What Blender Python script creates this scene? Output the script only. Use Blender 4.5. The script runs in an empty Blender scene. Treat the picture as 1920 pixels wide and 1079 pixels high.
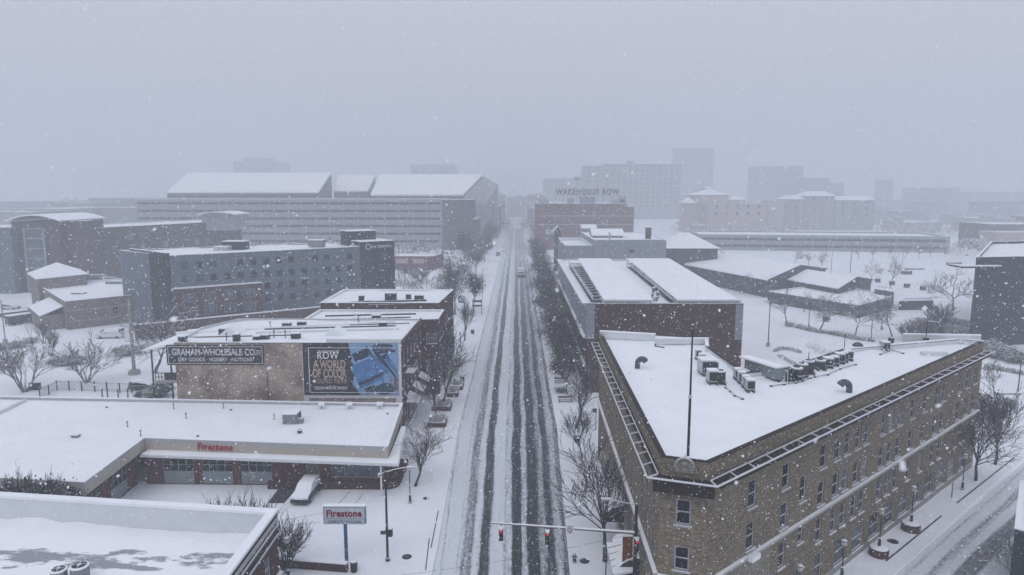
import bpy, bmesh, math, random
import numpy as np
from mathutils import Vector, Matrix, noise

# ------------------------------------------------------------------ camera, world, light, exposure
S = bpy.context.scene
COL = S.collection
R = math.radians
CAM_H = 33.0
FPX = 1280.0
PITCH = math.atan(177.5 / FPX)
YAW = math.atan(8 / FPX)
cam_d = bpy.data.cameras.new('camera')
cam = bpy.data.objects.new('camera', cam_d); COL.objects.link(cam)
cam.location = (0, 0, CAM_H)
cam.rotation_euler = (math.pi / 2 - PITCH, 0, YAW)
cam_d.sensor_width = 36.0
cam_d.lens = 36.0 * FPX / 1920.0
cam_d.clip_start = 0.1
cam_d.clip_end = 8000
cam_d.dof.use_dof = True
cam_d.dof.focus_distance = 70
cam_d.dof.aperture_fstop = 2.2
S.camera = cam

SUN_EL, SUN_ROT = R(52), R(200)
W = bpy.data.worlds.new('World'); S.world = W; W.use_nodes = True
nt = W.node_tree; nt.nodes.clear()
wo = nt.nodes.new('ShaderNodeOutputWorld'); bg = nt.nodes.new('ShaderNodeBackground')
sky = nt.nodes.new('ShaderNodeTexSky'); sky.sky_type = 'NISHITA'; sky.sun_disc = False
sky.sun_elevation = SUN_EL; sky.sun_rotation = SUN_ROT; sky.air_density = 1.0; sky.dust_density = 5.0
mixw = nt.nodes.new('ShaderNodeMix'); mixw.data_type = 'RGBA'
mixw.inputs[0].default_value = 0.9
mixw.inputs[7].default_value = (5.6, 5.75, 6.4, 1)      # thick grey snow cloud over the blue sky
nt.links.new(sky.outputs[0], mixw.inputs[6])
gco = nt.nodes.new('ShaderNodeTexCoord'); gsx = nt.nodes.new('ShaderNodeSeparateXYZ'); gmr = nt.nodes.new('ShaderNodeMapRange')
gmr.inputs[1].default_value = 0.0; gmr.inputs[2].default_value = 1.0; gmr.inputs[3].default_value = 0.92; gmr.inputs[4].default_value = 1.75
vmul = nt.nodes.new('ShaderNodeVectorMath'); vmul.operation = 'SCALE'      # an overcast dome is brighter overhead
nt.links.new(gco.outputs['Generated'], gsx.inputs[0]); nt.links.new(gsx.outputs[2], gmr.inputs[0])
nt.links.new(mixw.outputs[2], vmul.inputs[0]); nt.links.new(gmr.outputs[0], vmul.inputs['Scale']); nt.links.new(vmul.outputs[0], bg.inputs[0])
bg.inputs[1].default_value = 0.085
nt.links.new(bg.outputs[0], wo.inputs[0])

sun_d = bpy.data.lights.new('sun', 'SUN'); sun_d.energy = 0.5; sun_d.angle = R(40); sun_d.color = (1, 0.97, 0.93)
sun = bpy.data.objects.new('sun', sun_d); COL.objects.link(sun)
sun.rotation_euler = (math.pi / 2 - SUN_EL, 0, R(-20)); sun.location = (0, 0, 90)

S.view_settings.view_transform = 'Standard'; S.view_settings.look = 'None'
S.view_settings.exposure = 0.27; S.view_settings.gamma = 1.0
S.cycles.use_denoising = True
S.cycles.max_bounces = 8; S.cycles.diffuse_bounces = 3; S.cycles.glossy_bounces = 2
S.cycles.transmission_bounces = 2; S.cycles.volume_bounces = 2; S.cycles.transparent_max_bounces = 4
S.cycles.caustics_reflective = False; S.cycles.caustics_refractive = False

# ------------------------------------------------------------------ projection helpers (survey of the site)
def ray(px, py):
    x = (px - 960) / FPX; u = -(py - 539.5) / FPX
    fy = math.cos(PITCH) + u * math.sin(PITCH); fz = -math.sin(PITCH) + u * math.cos(PITCH)
    return x * math.cos(YAW) - fy * math.sin(YAW), x * math.sin(YAW) + fy * math.cos(YAW), fz
def G(px, py, z=0.0):
    X, Y, Z = ray(px, py); t = (z - CAM_H) / Z
    return (X * t, Y * t)
def D(px, py, Y0):
    X, Y, Z = ray(px, py); t = Y0 / Y
    return (X * t, CAM_H + Z * t)
def ZT(p, py):                      # height of a point above ground spot p that is seen at row py
    Y0 = p[1]
    for _ in range(1):
        X, Y, Z = ray(960 + FPX * (p[0] + Y0 * math.sin(YAW)) / Y0, py)
    return CAM_H + Z * Y0 / Y
def wallhit(px, py, P0, P1):        # (distance along the wall, height)
    X, Y, Z = ray(px, py)
    dx, dy = P1[0] - P0[0], P1[1] - P0[1]; L = math.hypot(dx, dy); dx /= L; dy /= L
    t = (P0[0] * dy - P0[1] * dx) / (X * dy - Y * dx)
    x, y = X * t, Y * t
    return ((x - P0[0]) * dx + (y - P0[1]) * dy, CAM_H + Z * t)

# ------------------------------------------------------------------ materials
MATS = {}
def mat(name, col, rough=0.8, noise_amt=0.0, noise_scale=1.0, metal=0.0, snow=0.0, spec=0.3, col2=None, thr=None, emit=None, bump=0.0):
    m = bpy.data.materials.new(name); m.use_nodes = True
    t = m.node_tree; b = t.nodes['Principled BSDF']
    b.inputs['Roughness'].default_value = rough; b.inputs['Metallic'].default_value = metal
    b.inputs['Specular IOR Level'].default_value = spec
    b.inputs['Base Color'].default_value = (*col, 1)
    out = None
    if noise_amt or col2:
        tc = t.nodes.new('ShaderNodeTexCoord')
        nz = t.nodes.new('ShaderNodeTexNoise'); nz.inputs['Scale'].default_value = noise_scale; nz.inputs['Detail'].default_value = 6
        t.links.new(tc.outputs['Object'], nz.inputs['Vector'])
        rp = t.nodes.new('ShaderNodeValToRGB')
        a, c = (thr if thr else (0.3, 0.7))
        rp.color_ramp.elements[0].position = a; rp.color_ramp.elements[1].position = c
        k = 1 - noise_amt
        rp.color_ramp.elements[0].color = (*(col2 if col2 else [v * k for v in col]), 1)
        rp.color_ramp.elements[1].color = (*col, 1)
        t.links.new(nz.outputs['Fac'], rp.inputs['Fac']); out = rp.outputs['Color']
        if bump:
            bp = t.nodes.new('ShaderNodeBump'); bp.inputs['Strength'].default_value = bump; bp.inputs['Distance'].default_value = 0.3
            t.links.new(nz.outputs['Fac'], bp.inputs['Height']); t.links.new(bp.outputs[0], b.inputs['Normal'])
    if snow:                         # snow lying on the faces that look up
        g = t.nodes.new('ShaderNodeNewGeometry'); sx = t.nodes.new('ShaderNodeSeparateXYZ')
        t.links.new(g.outputs['True Normal'], sx.inputs[0])
        mr = t.nodes.new('ShaderNodeMapRange'); mr.inputs[1].default_value = 0.35; mr.inputs[2].default_value = 0.65
        mr.inputs[4].default_value = snow
        t.links.new(sx.outputs[2], mr.inputs[0])
        mx = t.nodes.new('ShaderNodeMix'); mx.data_type = 'RGBA'
        t.links.new(mr.outputs[0], mx.inputs[0])
        if out: t.links.new(out, mx.inputs[6])
        else: mx.inputs[6].default_value = (*col, 1)
        mx.inputs[7].default_value = (0.80, 0.83, 0.88, 1); out = mx.outputs[2]
    if out: t.links.new(out, b.inputs['Base Color'])
    if emit:
        b.inputs['Emission Color'].default_value = (*emit[0], 1); b.inputs['Emission Strength'].default_value = emit[1]
    MATS[name] = m
    return m
def brick(name, c1, c2, mortar, stain=None, bw=0.24, bh=0.08, stain_scale=0.35):
    m = bpy.data.materials.new(name); m.use_nodes = True; t = m.node_tree; b = t.nodes['Principled BSDF']
    b.inputs['Roughness'].default_value = 0.9; b.inputs['Specular IOR Level'].default_value = 0.2
    uv = t.nodes.new('ShaderNodeUVMap'); uv.uv_map = 'UV'
    br = t.nodes.new('ShaderNodeTexBrick'); br.inputs['Scale'].default_value = 1.0
    br.inputs['Brick Width'].default_value = bw; br.inputs['Row Height'].default_value = bh; br.inputs['Mortar Size'].default_value = 0.012
    br.inputs['Color1'].default_value = (*c1, 1); br.inputs['Color2'].default_value = (*c2, 1); br.inputs['Mortar'].default_value = (*mortar, 1)
    br.inputs['Bias'].default_value = -0.1
    t.links.new(uv.outputs[0], br.inputs['Vector'])
    nz = t.nodes.new('ShaderNodeTexNoise'); nz.inputs['Scale'].default_value = stain_scale; nz.inputs['Detail'].default_value = 9; nz.inputs['Roughness'].default_value = 0.65
    t.links.new(uv.outputs[0], nz.inputs['Vector'])
    rp = t.nodes.new('ShaderNodeMapRange'); rp.inputs[1].default_value = 0.42; rp.inputs[2].default_value = 0.62
    t.links.new(nz.outputs['Fac'], rp.inputs[0])
    mx = t.nodes.new('ShaderNodeMix'); mx.data_type = 'RGBA'
    mx2 = t.nodes.new('ShaderNodeMix'); mx2.data_type = 'RGBA'; mx2.blend_type = 'MULTIPLY'; mx2.inputs[0].default_value = 0.6
    nz2 = t.nodes.new('ShaderNodeTexNoise'); nz2.inputs['Scale'].default_value = 5; nz2.inputs['Detail'].default_value = 5
    t.links.new(uv.outputs[0], nz2.inputs['Vector'])
    r2 = t.nodes.new('ShaderNodeMapRange'); r2.inputs[3].default_value = 0.35; r2.inputs[4].default_value = 1.35
    r2.inputs[1].default_value = 0.25; r2.inputs[2].default_value = 0.75
    t.links.new(nz2.outputs['Fac'], r2.inputs[0])
    s = stain if stain else [v * 0.72 for v in c1]
    t.links.new(rp.outputs[0], mx.inputs[0]); t.links.new(br.outputs['Color'], mx.inputs[6]); mx.inputs[7].default_value = (*s, 1)
    if not stain:
        m2 = t.nodes.new('ShaderNodeMath'); m2.operation = 'MULTIPLY'; m2.inputs[1].default_value = 0.5
        t.links.new(rp.outputs[0], m2.inputs[0]); t.links.new(m2.outputs[0], mx.inputs[0])
    t.links.new(mx.outputs[2], mx2.inputs[6]); t.links.new(r2.outputs[0], mx2.inputs[7]); t.links.new(mx2.outputs[2], b.inputs['Base Color'])
    MATS[name] = m; return m
SN = (0.80, 0.83, 0.88)
mat('snow', SN, 0.75, 0.06, 0.35, spec=0.1, bump=0.45)
mat('snow_ground', (0.78, 0.81, 0.87), 0.8, 0.10, 0.12, spec=0.1, bump=0.6)
mat('asphalt', (0.06, 0.065, 0.075), 0.5, 0.3, 3.0)
mat('concrete', (0.34, 0.33, 0.32), 0.9, 0.25, 1.2)
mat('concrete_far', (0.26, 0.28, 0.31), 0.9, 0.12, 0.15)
mat('membrane', (0.62, 0.65, 0.69), 0.7, 0.08, 0.5)
mat('fascia', (0.43, 0.40, 0.35), 0.75, 0.12, 0.9)
mat('fascia_top', (0.40, 0.41, 0.43), 0.6, 0.12, 0.9)
mat('white_paint', (0.66, 0.68, 0.72), 0.5, 0.1, 2.0)
mat('stone', (0.42, 0.41, 0.38), 0.85, 0.35, 3.0, snow=0.75)
mat('crest_stone', (0.24, 0.23, 0.205), 0.9, 0.5, 7.0, snow=0.45)
mat('stone_trim', (0.40, 0.40, 0.40), 0.8, 0.25, 3.0, snow=0.95)
mat('steel_snowy', (0.10, 0.08, 0.075), 0.6, snow=1.0)
mat('dark_soffit', (0.018, 0.011, 0.011), 0.8, 0.3, 2.0)
mat('dark_metal', (0.025, 0.028, 0.032), 0.5, 0.2, 4.0, metal=0.3, snow=0.85)
mat('black_pole', (0.018, 0.02, 0.022), 0.5, 0.3, 4.0, snow=0.8)
mat('grey_metal', (0.23, 0.25, 0.27), 0.5, 0.2, 2.0, metal=0.4, snow=0.95)
mat('grille', (0.03, 0.035, 0.04), 0.6, 0.4, 12.0)
mat('light_metal', (0.45, 0.47, 0.50), 0.45, 0.12, 1.5, metal=0.3, snow=0.95)
mat('duct_pale', (0.22, 0.25, 0.28), 0.5, 0.3, 2.0)
mat('duct', (0.075, 0.095, 0.115), 0.5, 0.3, 4.0, metal=0.2)
mat('glass_dark', (0.010, 0.014, 0.022), 0.2, spec=0.2, noise_amt=0.5, noise_scale=0.7)
mat('glass_blue', (0.025, 0.042, 0.06), 0.2, spec=0.3, noise_amt=0.5, noise_scale=0.5)
mat('glass_pale', (0.10, 0.135, 0.165), 0.25, spec=0.5, noise_amt=0.5, noise_scale=0.5)
mat('glass_blind', (0.20, 0.20, 0.19), 0.4, spec=0.4, noise_amt=0.3, noise_scale=0.9)
mat('frame_grey', (0.30, 0.31, 0.35), 0.6, snow=0.9)
mat('frame_dark', (0.05, 0.055, 0.06), 0.6)
mat('door_panel', (0.24, 0.29, 0.31), 0.6, 0.1, 1.0)
mat('red_paint', (0.36, 0.012, 0.025), 0.5)
mat('red_paint2', (0.17, 0.012, 0.03), 0.5)
mat('blue_pole', (0.03, 0.11, 0.25), 0.5, 0.35, 3.0)
mat('blue_frame', (0.13, 0.22, 0.32), 0.5, snow=0.9)
mat('sign_white', (0.50, 0.53, 0.60), 0.5, 0.1, 2.0)
mat('sign_blue_text', (0.05, 0.12, 0.24), 0.5)
mat('sign_black', (0.016, 0.019, 0.025), 0.6, 0.4, 1.5)
mat('letter_white', (0.62, 0.63, 0.66), 0.7, 0.35, 2.5)
mat('letter_clean', (0.8, 0.82, 0.85), 0.7)
mat('letter_tan', (0.50, 0.36, 0.27), 0.7, 0.45, 1.3, col2=(0.28, 0.23, 0.20))
mat('letter_dim', (0.42, 0.45, 0.5), 0.7)
mat('poster_pale', (0.22, 0.37, 0.60), 0.6, 0.3, 0.5)
mat('poster_blue', (0.07, 0.22, 0.50), 0.6, 0.5, 0.9)
mat('poster_navy', (0.010, 0.030, 0.085), 0.6, 0.5, 1.5)
mat('poster_teal', (0.03, 0.08, 0.14), 0.6, 0.6, 3.0)
mat('poster_brown', (0.16, 0.09, 0.09), 0.6)
mat('board_orange', (0.22, 0.075, 0.03), 0.8, 0.5, 6.0)
mat('red_lamp', (0.5, 0.01, 0.02), 0.4, emit=((1.0, 0.02, 0.06), 0.55))
mat('lens_dark', (0.01, 0.012, 0.014), 0.3)
mat('bark', (0.042, 0.038, 0.038), 0.9, 0.3, 4.0, snow=0.35)
mat('bark_grey', (0.10, 0.098, 0.10), 0.9, 0.3, 4.0, snow=0.75)
mat('bark_frost', (0.13, 0.125, 0.13), 0.9, 0.3, 4.0, snow=0.9)
mat('bark_hazy', (0.10, 0.10, 0.10), 0.9, 0.3, 4.0, snow=0.6)
mat('leaf_dark', (0.022, 0.028, 0.026), 0.9, 0.5, 0.6, snow=0.18)
mat('leaf_brown', (0.042, 0.042, 0.038), 0.9, 0.5, 0.6, snow=0.22)
mat('hedge_leaf', (0.035, 0.045, 0.038), 0.9, 0.5, 2.0, snow=0.55)
mat('siding_blue', (0.11, 0.14, 0.18), 0.8, 0.12, 0.4)
mat('siding_side', (0.22, 0.255, 0.31), 0.8, 0.1, 0.4)
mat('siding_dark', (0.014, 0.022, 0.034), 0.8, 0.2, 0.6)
mat('siding_night', (0.018, 0.026, 0.034), 0.7, 0.35, 0.25)
mat('stucco_grey', (0.23, 0.255, 0.295), 0.85, 0.1, 0.3)
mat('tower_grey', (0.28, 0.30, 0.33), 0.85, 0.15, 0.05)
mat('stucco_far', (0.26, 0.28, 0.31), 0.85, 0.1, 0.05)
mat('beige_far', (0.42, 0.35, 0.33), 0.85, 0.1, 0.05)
mat('block_wall', (0.20, 0.18, 0.17), 0.9, 0.2, 0.5)
mat('barn_dark', (0.055, 0.06, 0.068), 0.9, 0.25, 0.5)
mat('car_white', (0.62, 0.64, 0.68), 0.35, snow=1.0)
mat('car_dark', (0.035, 0.04, 0.05), 0.3, snow=1.0)
mat('car_silver', (0.2, 0.21, 0.23), 0.35, snow=1.0)
mat('tyre', (0.015, 0.015, 0.016), 0.9)
mat('rim', (0.25, 0.26, 0.27), 0.4, metal=0.6)
mat('lamp_glass', (0.45, 0.46, 0.45), 0.3)
mat('pool_dark', (0.02, 0.022, 0.025), 0.5)
mat('copper', (0.12, 0.05, 0.03), 0.6)
brick('brick_red', (0.15, 0.038, 0.032), (0.09, 0.024, 0.024), (0.10, 0.08, 0.075))
brick('brick_maroon', (0.075, 0.025, 0.025), (0.042, 0.015, 0.016), (0.07, 0.055, 0.055))
brick('brick_brown', (0.085, 0.050, 0.042), (0.06, 0.036, 0.034), (0.09, 0.075, 0.07))
brick('brick_tan', (0.30, 0.255, 0.185), (0.105, 0.085, 0.066), (0.045, 0.040, 0.034), bw=0.26, bh=0.1)
brick('brick_painted', (0.50, 0.42, 0.34), (0.30, 0.25, 0.21), (0.36, 0.32, 0.28), stain=(0.20, 0.14, 0.125), stain_scale=0.3)
brick('ashlar', (0.26, 0.245, 0.21), (0.20, 0.19, 0.165), (0.06, 0.055, 0.05), bw=1.1, bh=.42)
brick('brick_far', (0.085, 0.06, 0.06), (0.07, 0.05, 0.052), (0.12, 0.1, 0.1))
brick('brick_warehouse', (0.16, 0.065, 0.06), (0.13, 0.055, 0.05), (0.14, 0.1, 0.1))

# main road: snow with bare wheel tracks worn into it
def road_material(name, stops, warp_y=True, gain=1.0):
    m = bpy.data.materials.new(name); m.use_nodes = True; t = m.node_tree; b = t.nodes['Principled BSDF']
    N = t.nodes.new; L = t.links.new
    def math_(op, a, b_, clamp=False):
        n = N('ShaderNodeMath'); n.operation = op; n.use_clamp = clamp
        for i, v in enumerate((a, b_)):
            if v is None: continue
            if isinstance(v, (int, float)): n.inputs[i].default_value = v
            else: L(v, n.inputs[i])
        return n.outputs[0]
    tc = N('ShaderNodeTexCoord'); sx = N('ShaderNodeSeparateXYZ'); L(tc.outputs['Object'], sx.inputs[0])
    x, y = sx.outputs[0], sx.outputs[1]
    if warp_y:
        mr = N('ShaderNodeMapRange'); mr.inputs[1].default_value = 52; mr.inputs[2].default_value = 92
        mr.inputs[3].default_value = 0.815; mr.inputs[4].default_value = 1.0; L(y, mr.inputs[0])
        x = math_('DIVIDE', x, mr.outputs[0])
    def noise_(sxv, syv, scale, det=6, rough=0.6):
        mp = N('ShaderNodeMapping'); mp.inputs['Scale'].default_value = (sxv, syv, 1); L(tc.outputs['Object'], mp.inputs[0])
        n = N('ShaderNodeTexNoise'); n.inputs['Scale'].default_value = scale; n.inputs['Detail'].default_value = det; n.inputs['Roughness'].default_value = rough
        L(mp.outputs[0], n.inputs[0]); return n.outputs['Fac']
    w = math_('MULTIPLY', math_('SUBTRACT', noise_(0.8, 0.14, 0.32, 4), 0.5), 1.1)
    w2 = math_('MULTIPLY', math_('SUBTRACT', noise_(1, 0.35, 3.5, 4), 0.5), 0.22)
    x = math_('ADD', math_('ADD', x, w), w2)
    f = math_('DIVIDE', math_('ADD', x, 9.0), 18.0)
    rp = N('ShaderNodeValToRGB'); cr = rp.color_ramp
    cr.elements[0].position = 0; cr.elements[0].color = (0, 0, 0, 1)
    cr.elements[1].position = 1; cr.elements[1].color = (0, 0, 0, 1)
    for p, v in stops:
        e = cr.elements.new((p + 9) / 18.0); e.color = (v, v, v, 1)
    L(f, rp.inputs[0])
    # break the tracks up: streaks along the road and fine speckle of slush
    st = noise_(1.6, 0.07, 1.7, 8, 0.75); sp = noise_(1, 0.7, 9.0, 4, 0.8)
    dk = math_('ADD', rp.outputs[0], math_('MULTIPLY', math_('SUBTRACT', st, 0.5), 1.25))
    dk = math_('ADD', dk, math_('MULTIPLY', math_('SUBTRACT', sp, 0.5), 1.5))
    n3 = math_('MULTIPLY', math_('SUBTRACT', noise_(1, 0.5, 2.6, 6, 0.75), 0.5), 1.3); dk = math_('ADD', dk, n3)
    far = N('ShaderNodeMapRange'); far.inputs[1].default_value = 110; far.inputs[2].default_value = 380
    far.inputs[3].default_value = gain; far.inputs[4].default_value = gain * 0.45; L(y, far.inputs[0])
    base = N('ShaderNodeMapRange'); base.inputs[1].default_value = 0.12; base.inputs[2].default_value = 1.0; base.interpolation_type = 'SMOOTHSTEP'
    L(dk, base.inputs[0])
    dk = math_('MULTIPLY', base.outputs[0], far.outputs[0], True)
    mx = N('ShaderNodeMix'); mx.data_type = 'RGBA'; L(dk, mx.inputs[0])
    mx.inputs[6].default_value = (0.60, 0.64, 0.70, 1); mx.inputs[7].default_value = (0.020, 0.024, 0.031, 1)
    L(mx.outputs[2], b.inputs['Base Color'])
    rr = N('ShaderNodeMapRange'); rr.inputs[3].default_value = 0.85; rr.inputs[4].default_value = 0.5; L(dk, rr.inputs[0]); L(rr.outputs[0], b.inputs['Roughness'])
    b.inputs['Specular IOR Level'].default_value = 0.08
    MATS[name] = m
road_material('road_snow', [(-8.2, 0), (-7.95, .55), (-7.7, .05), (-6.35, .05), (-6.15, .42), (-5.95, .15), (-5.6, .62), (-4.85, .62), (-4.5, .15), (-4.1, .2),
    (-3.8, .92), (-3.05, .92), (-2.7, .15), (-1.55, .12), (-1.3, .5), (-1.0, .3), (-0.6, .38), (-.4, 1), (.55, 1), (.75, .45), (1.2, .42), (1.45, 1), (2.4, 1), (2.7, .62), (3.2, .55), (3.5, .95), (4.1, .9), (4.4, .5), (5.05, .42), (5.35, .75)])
road_material('road_side', [(-7.2, .05), (-6.7, .08), (-6.4, .5), (-6.1, .12), (-5.5, .12), (-5.2, .62), (-4.8, .55), (-4.5, .2), (-3.9, .2), (-3.6, .85), (-2.5, .85), (-2.2, .2), (-1.2, .2), (-0.8, .35), (-0.3, .15), (1.6, .15), (2.2, .4), (3.0, .35), (3.6, .1)], warp_y=False, gain=0.85)

# ------------------------------------------------------------------ mesh builder
class MB:
    def __init__(s): s.v = []; s.f = []; s.m = []; s.cur = 0
    def quad(s, *p):
        i = len(s.v); s.v += [tuple(q) for q in p]; s.f.append(tuple(range(i, i + len(p)))); s.m.append(s.cur)
    def box(s, x0, x1, y0, y1, z0, z1):
        s.prism([(x0, y0), (x1, y0), (x1, y1), (x0, y1)], z0, z1)
    def prism(s, poly, z0, z1, z1b=None):
        n = len(poly); i = len(s.v)
        if sum(poly[k][0] * poly[(k + 1) % n][1] - poly[(k + 1) % n][0] * poly[k][1] for k in range(n)) < 0: poly = poly[::-1]
        s.v += [(x, y, z0) for x, y in poly] + [(x, y, z1) for x, y in poly]
        s.f.append(tuple(range(i + n - 1, i - 1, -1))); s.m.append(s.cur)
        s.f.append(tuple(range(i + n, i + 2 * n))); s.m.append(s.cur)
        for k in range(n):
            a, b = i + k, i + (k + 1) % n
            s.f.append((a, b, b + n, a + n)); s.m.append(s.cur)
    def obox(s, P0, P1, o0, o1, z0, z1):      # box along P0-P1, offsets o0..o1 to the right (outward)
        dx, dy = P1[0] - P0[0], P1[1] - P0[1]; L = math.hypot(dx, dy); nx, ny = dy / L, -dx / L
        s.prism([(P0[0] + nx * o1, P0[1] + ny * o1), (P1[0] + nx * o1, P1[1] + ny * o1), (P1[0] + nx * o0, P1[1] + ny * o0), (P0[0] + nx * o0, P0[1] + ny * o0)], z0, z1)
    def tube(s, p, q, r0, r1=None, n=6, caps=True):
        r1 = r0 if r1 is None else r1
        p = Vector(p); q = Vector(q); d = (q - p)
        if d.length < 1e-6: return
        d.normalize(); a = d.orthogonal().normalized(); b = d.cross(a); i = len(s.v)
        for c, r in ((p, r0), (q, r1)):
            for k in range(n):
                t = 2 * math.pi * k / n; s.v.append(tuple(c + a * (r * math.cos(t)) + b * (r * math.sin(t))))
        for k in range(n):
            s.f.append((i + k, i + (k + 1) % n, i + n + (k + 1) % n, i + n + k)); s.m.append(s.cur)
        if caps:
            s.f.append(tuple(range(i + n - 1, i - 1, -1))); s.m.append(s.cur)
            s.f.append(tuple(range(i + n, i + 2 * n))); s.m.append(s.cur)
    def lathe(s, c, prof, n=12):              # prof: list of (r, z)
        i = len(s.v)
        for r, z in prof:
            for k in range(n):
                t = 2 * math.pi * k / n; s.v.append((c[0] + r * math.cos(t), c[1] + r * math.sin(t), c[2] + z))
        for j in range(len(prof) - 1):
            for k in range(n):
                a = i + j * n + k; b = i + j * n + (k + 1) % n
                s.f.append((a, b, b + n, a + n)); s.m.append(s.cur)
        s.f.append(tuple(range(i + n - 1, i - 1, -1))); s.m.append(s.cur)
        s.f.append(tuple(range(i + (len(prof) - 1) * n, i + len(prof) * n))); s.m.append(s.cur)
    def mesh(s, name, mats, org=(0, 0, 0)):
        me = bpy.data.meshes.new(name)
        v = [(a - org[0], b - org[1], c - org[2]) for a, b, c in s.v]
        me.from_pydata(v, [], s.f)
        for m in (mats if isinstance(mats, (list, tuple)) else [mats]): me.materials.append(MATS[m])
        if isinstance(mats, (list, tuple)): me.polygons.foreach_set('material_index', s.m)
        uvl = me.uv_layers.new(name='UV'); nl = len(me.loops)
        if nl:
            co = np.array(s.v); li = np.zeros(nl, int); me.loops.foreach_get('vertex_index', li)
            nor = np.zeros(len(me.polygons) * 3); me.polygons.foreach_get('normal', nor); nor = nor.reshape(-1, 3)
            lt = np.zeros(len(me.polygons), int); me.polygons.foreach_get('loop_total', lt)
            pn = np.repeat(nor, lt, axis=0); c = co[li]
            h = np.hypot(pn[:, 0], pn[:, 1]) + 1e-9; tx, ty = -pn[:, 1] / h, pn[:, 0] / h
            flat = np.abs(pn[:, 2]) > 0.7
            u = np.where(flat, c[:, 0], c[:, 0] * tx + c[:, 1] * ty); w = np.where(flat, c[:, 1], c[:, 2])
            uvl.data.foreach_set('uv', np.stack([u, w], 1).ravel())
        return me
    def build(s, name, mats, parent=None, org=None):
        if not s.f: return None
        if parent is None and org is None: org = (0, 0, 0)
        o_abs = worldloc(parent) if parent is not None else org
        o = bpy.data.objects.new(name, s.mesh(name, mats, o_abs)); COL.objects.link(o)
        if parent is not None: o.parent = parent
        else: o.location = org
        return o
def worldloc(o):
    p = Vector((0, 0, 0))
    while o is not None: p = p + o.location; o = o.parent
    return p
def tag(o, label=None, cat=None, group=None, kind=None):
    if label: o['label'] = label
    if cat: o['category'] = cat
    if group: o['group'] = group
    if kind: o['kind'] = kind
    return o
def thing(name, loc, label, cat, group=None):
    o = bpy.data.objects.new(name, None); COL.objects.link(o); o.location = (loc[0], loc[1], loc[2] if len(loc) > 2 else 0)
    o.empty_display_size = 0.5
    return tag(o, label, cat, group)
def struct(name, mb, m): return tag(mb.build(name, m), kind='structure')
def put(name, me, parent, loc, rz=0, sc=1.0):      # link a (shared) mesh as a part at a world place
    o = bpy.data.objects.new(name, me); COL.objects.link(o)
    if parent is not None:
        o.parent = parent; o.location = Vector(loc) - worldloc(parent)
    else: o.location = loc
    o.rotation_euler[2] = rz; o.scale = (sc, sc, sc) if isinstance(sc, (int, float)) else sc
    return o
def copy_tree(o, parent=None):
    c = o.copy(); COL.objects.link(c); c.parent = parent
    for ch in list(o.children): copy_tree(ch, c)
    return c
ORD = 'first second third fourth fifth sixth seventh eighth ninth tenth eleventh twelfth thirteenth fourteenth fifteenth'.split()
def offset_poly(poly, d):            # inward offset of a CCW polygon
    n = len(poly); out = []
    for i in range(n):
        p0, p1, p2 = Vector(poly[i - 1]), Vector(poly[i]), Vector(poly[(i + 1) % n])
        e1 = (p1 - p0).normalized(); e2 = (p2 - p1).normalized()
        n1 = Vector((-e1.y, e1.x)); n2 = Vector((-e2.y, e2.x)); b = (n1 + n2)
        if b.length < 1e-6: b = n1
        b.normalize(); k = d / max(0.35, b.dot(n1)); out.append((p1.x + b.x * k, p1.y + b.y * k))
    return out
def ring(mb, poly, inner, z0, z1):   # a closed strip between two polygons
    n = len(poly)
    for i in range(n):
        j = (i + 1) % n
        a, b, c, d = poly[i], poly[j], inner[j], inner[i]
        mb.quad((*a, z1), (*b, z1), (*c, z1), (*d, z1)); mb.quad((*b, z0), (*a, z0), (*d, z0), (*c, z0))
        mb.quad((*a, z0), (*b, z0), (*b, z1), (*a, z1)); mb.quad((*c, z0), (*d, z0), (*d, z1), (*c, z1))
def facade(mb, P0, P1, z0, z1, ops=(), depth=0.18):
    dx, dy = P1[0] - P0[0], P1[1] - P0[1]; L = math.hypot(dx, dy); dx /= L; dy /= L; nx, ny = dy, -dx
    ops = [(max(0.02, a), min(L - 0.02, b), max(z0 + .001, c), min(z1 - .01, d)) for a, b, c, d in ops if b > 0.1 and a < L - 0.1]
    xs = sorted({0, L, *[o[0] for o in ops], *[o[1] for o in ops]}); zs = sorted({z0, z1, *[o[2] for o in ops], *[o[3] for o in ops]})
    P = lambda s, z, o=0: (P0[0] + dx * s - nx * o, P0[1] + dy * s - ny * o, z)
    for i in range(len(xs) - 1):
        zstart = None
        for j in range(len(zs) - 1):
            cx, cz = (xs[i] + xs[i + 1]) / 2, (zs[j] + zs[j + 1]) / 2
            hole = any(o[0] < cx < o[1] and o[2] < cz < o[3] for o in ops)
            if not hole and zstart is None: zstart = zs[j]
            if (hole or j == len(zs) - 2) and zstart is not None:
                ze = zs[j] if hole else zs[j + 1]
                if ze > zstart: mb.quad(P(xs[i], zstart), P(xs[i + 1], zstart), P(xs[i + 1], ze), P(xs[i], ze))
                zstart = None
    for a, b, c, d in ops:
        mb.quad(P(a, c), P(a, c, depth), P(a, d, depth), P(a, d)); mb.quad(P(b, c, depth), P(b, c), P(b, d), P(b, d, depth))
        mb.quad(P(a, c), P(b, c), P(b, c, depth), P(a, c, depth)); mb.quad(P(a, d, depth), P(b, d, depth), P(b, d), P(a, d))
WIN = {}
WR = random.Random(7)
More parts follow.
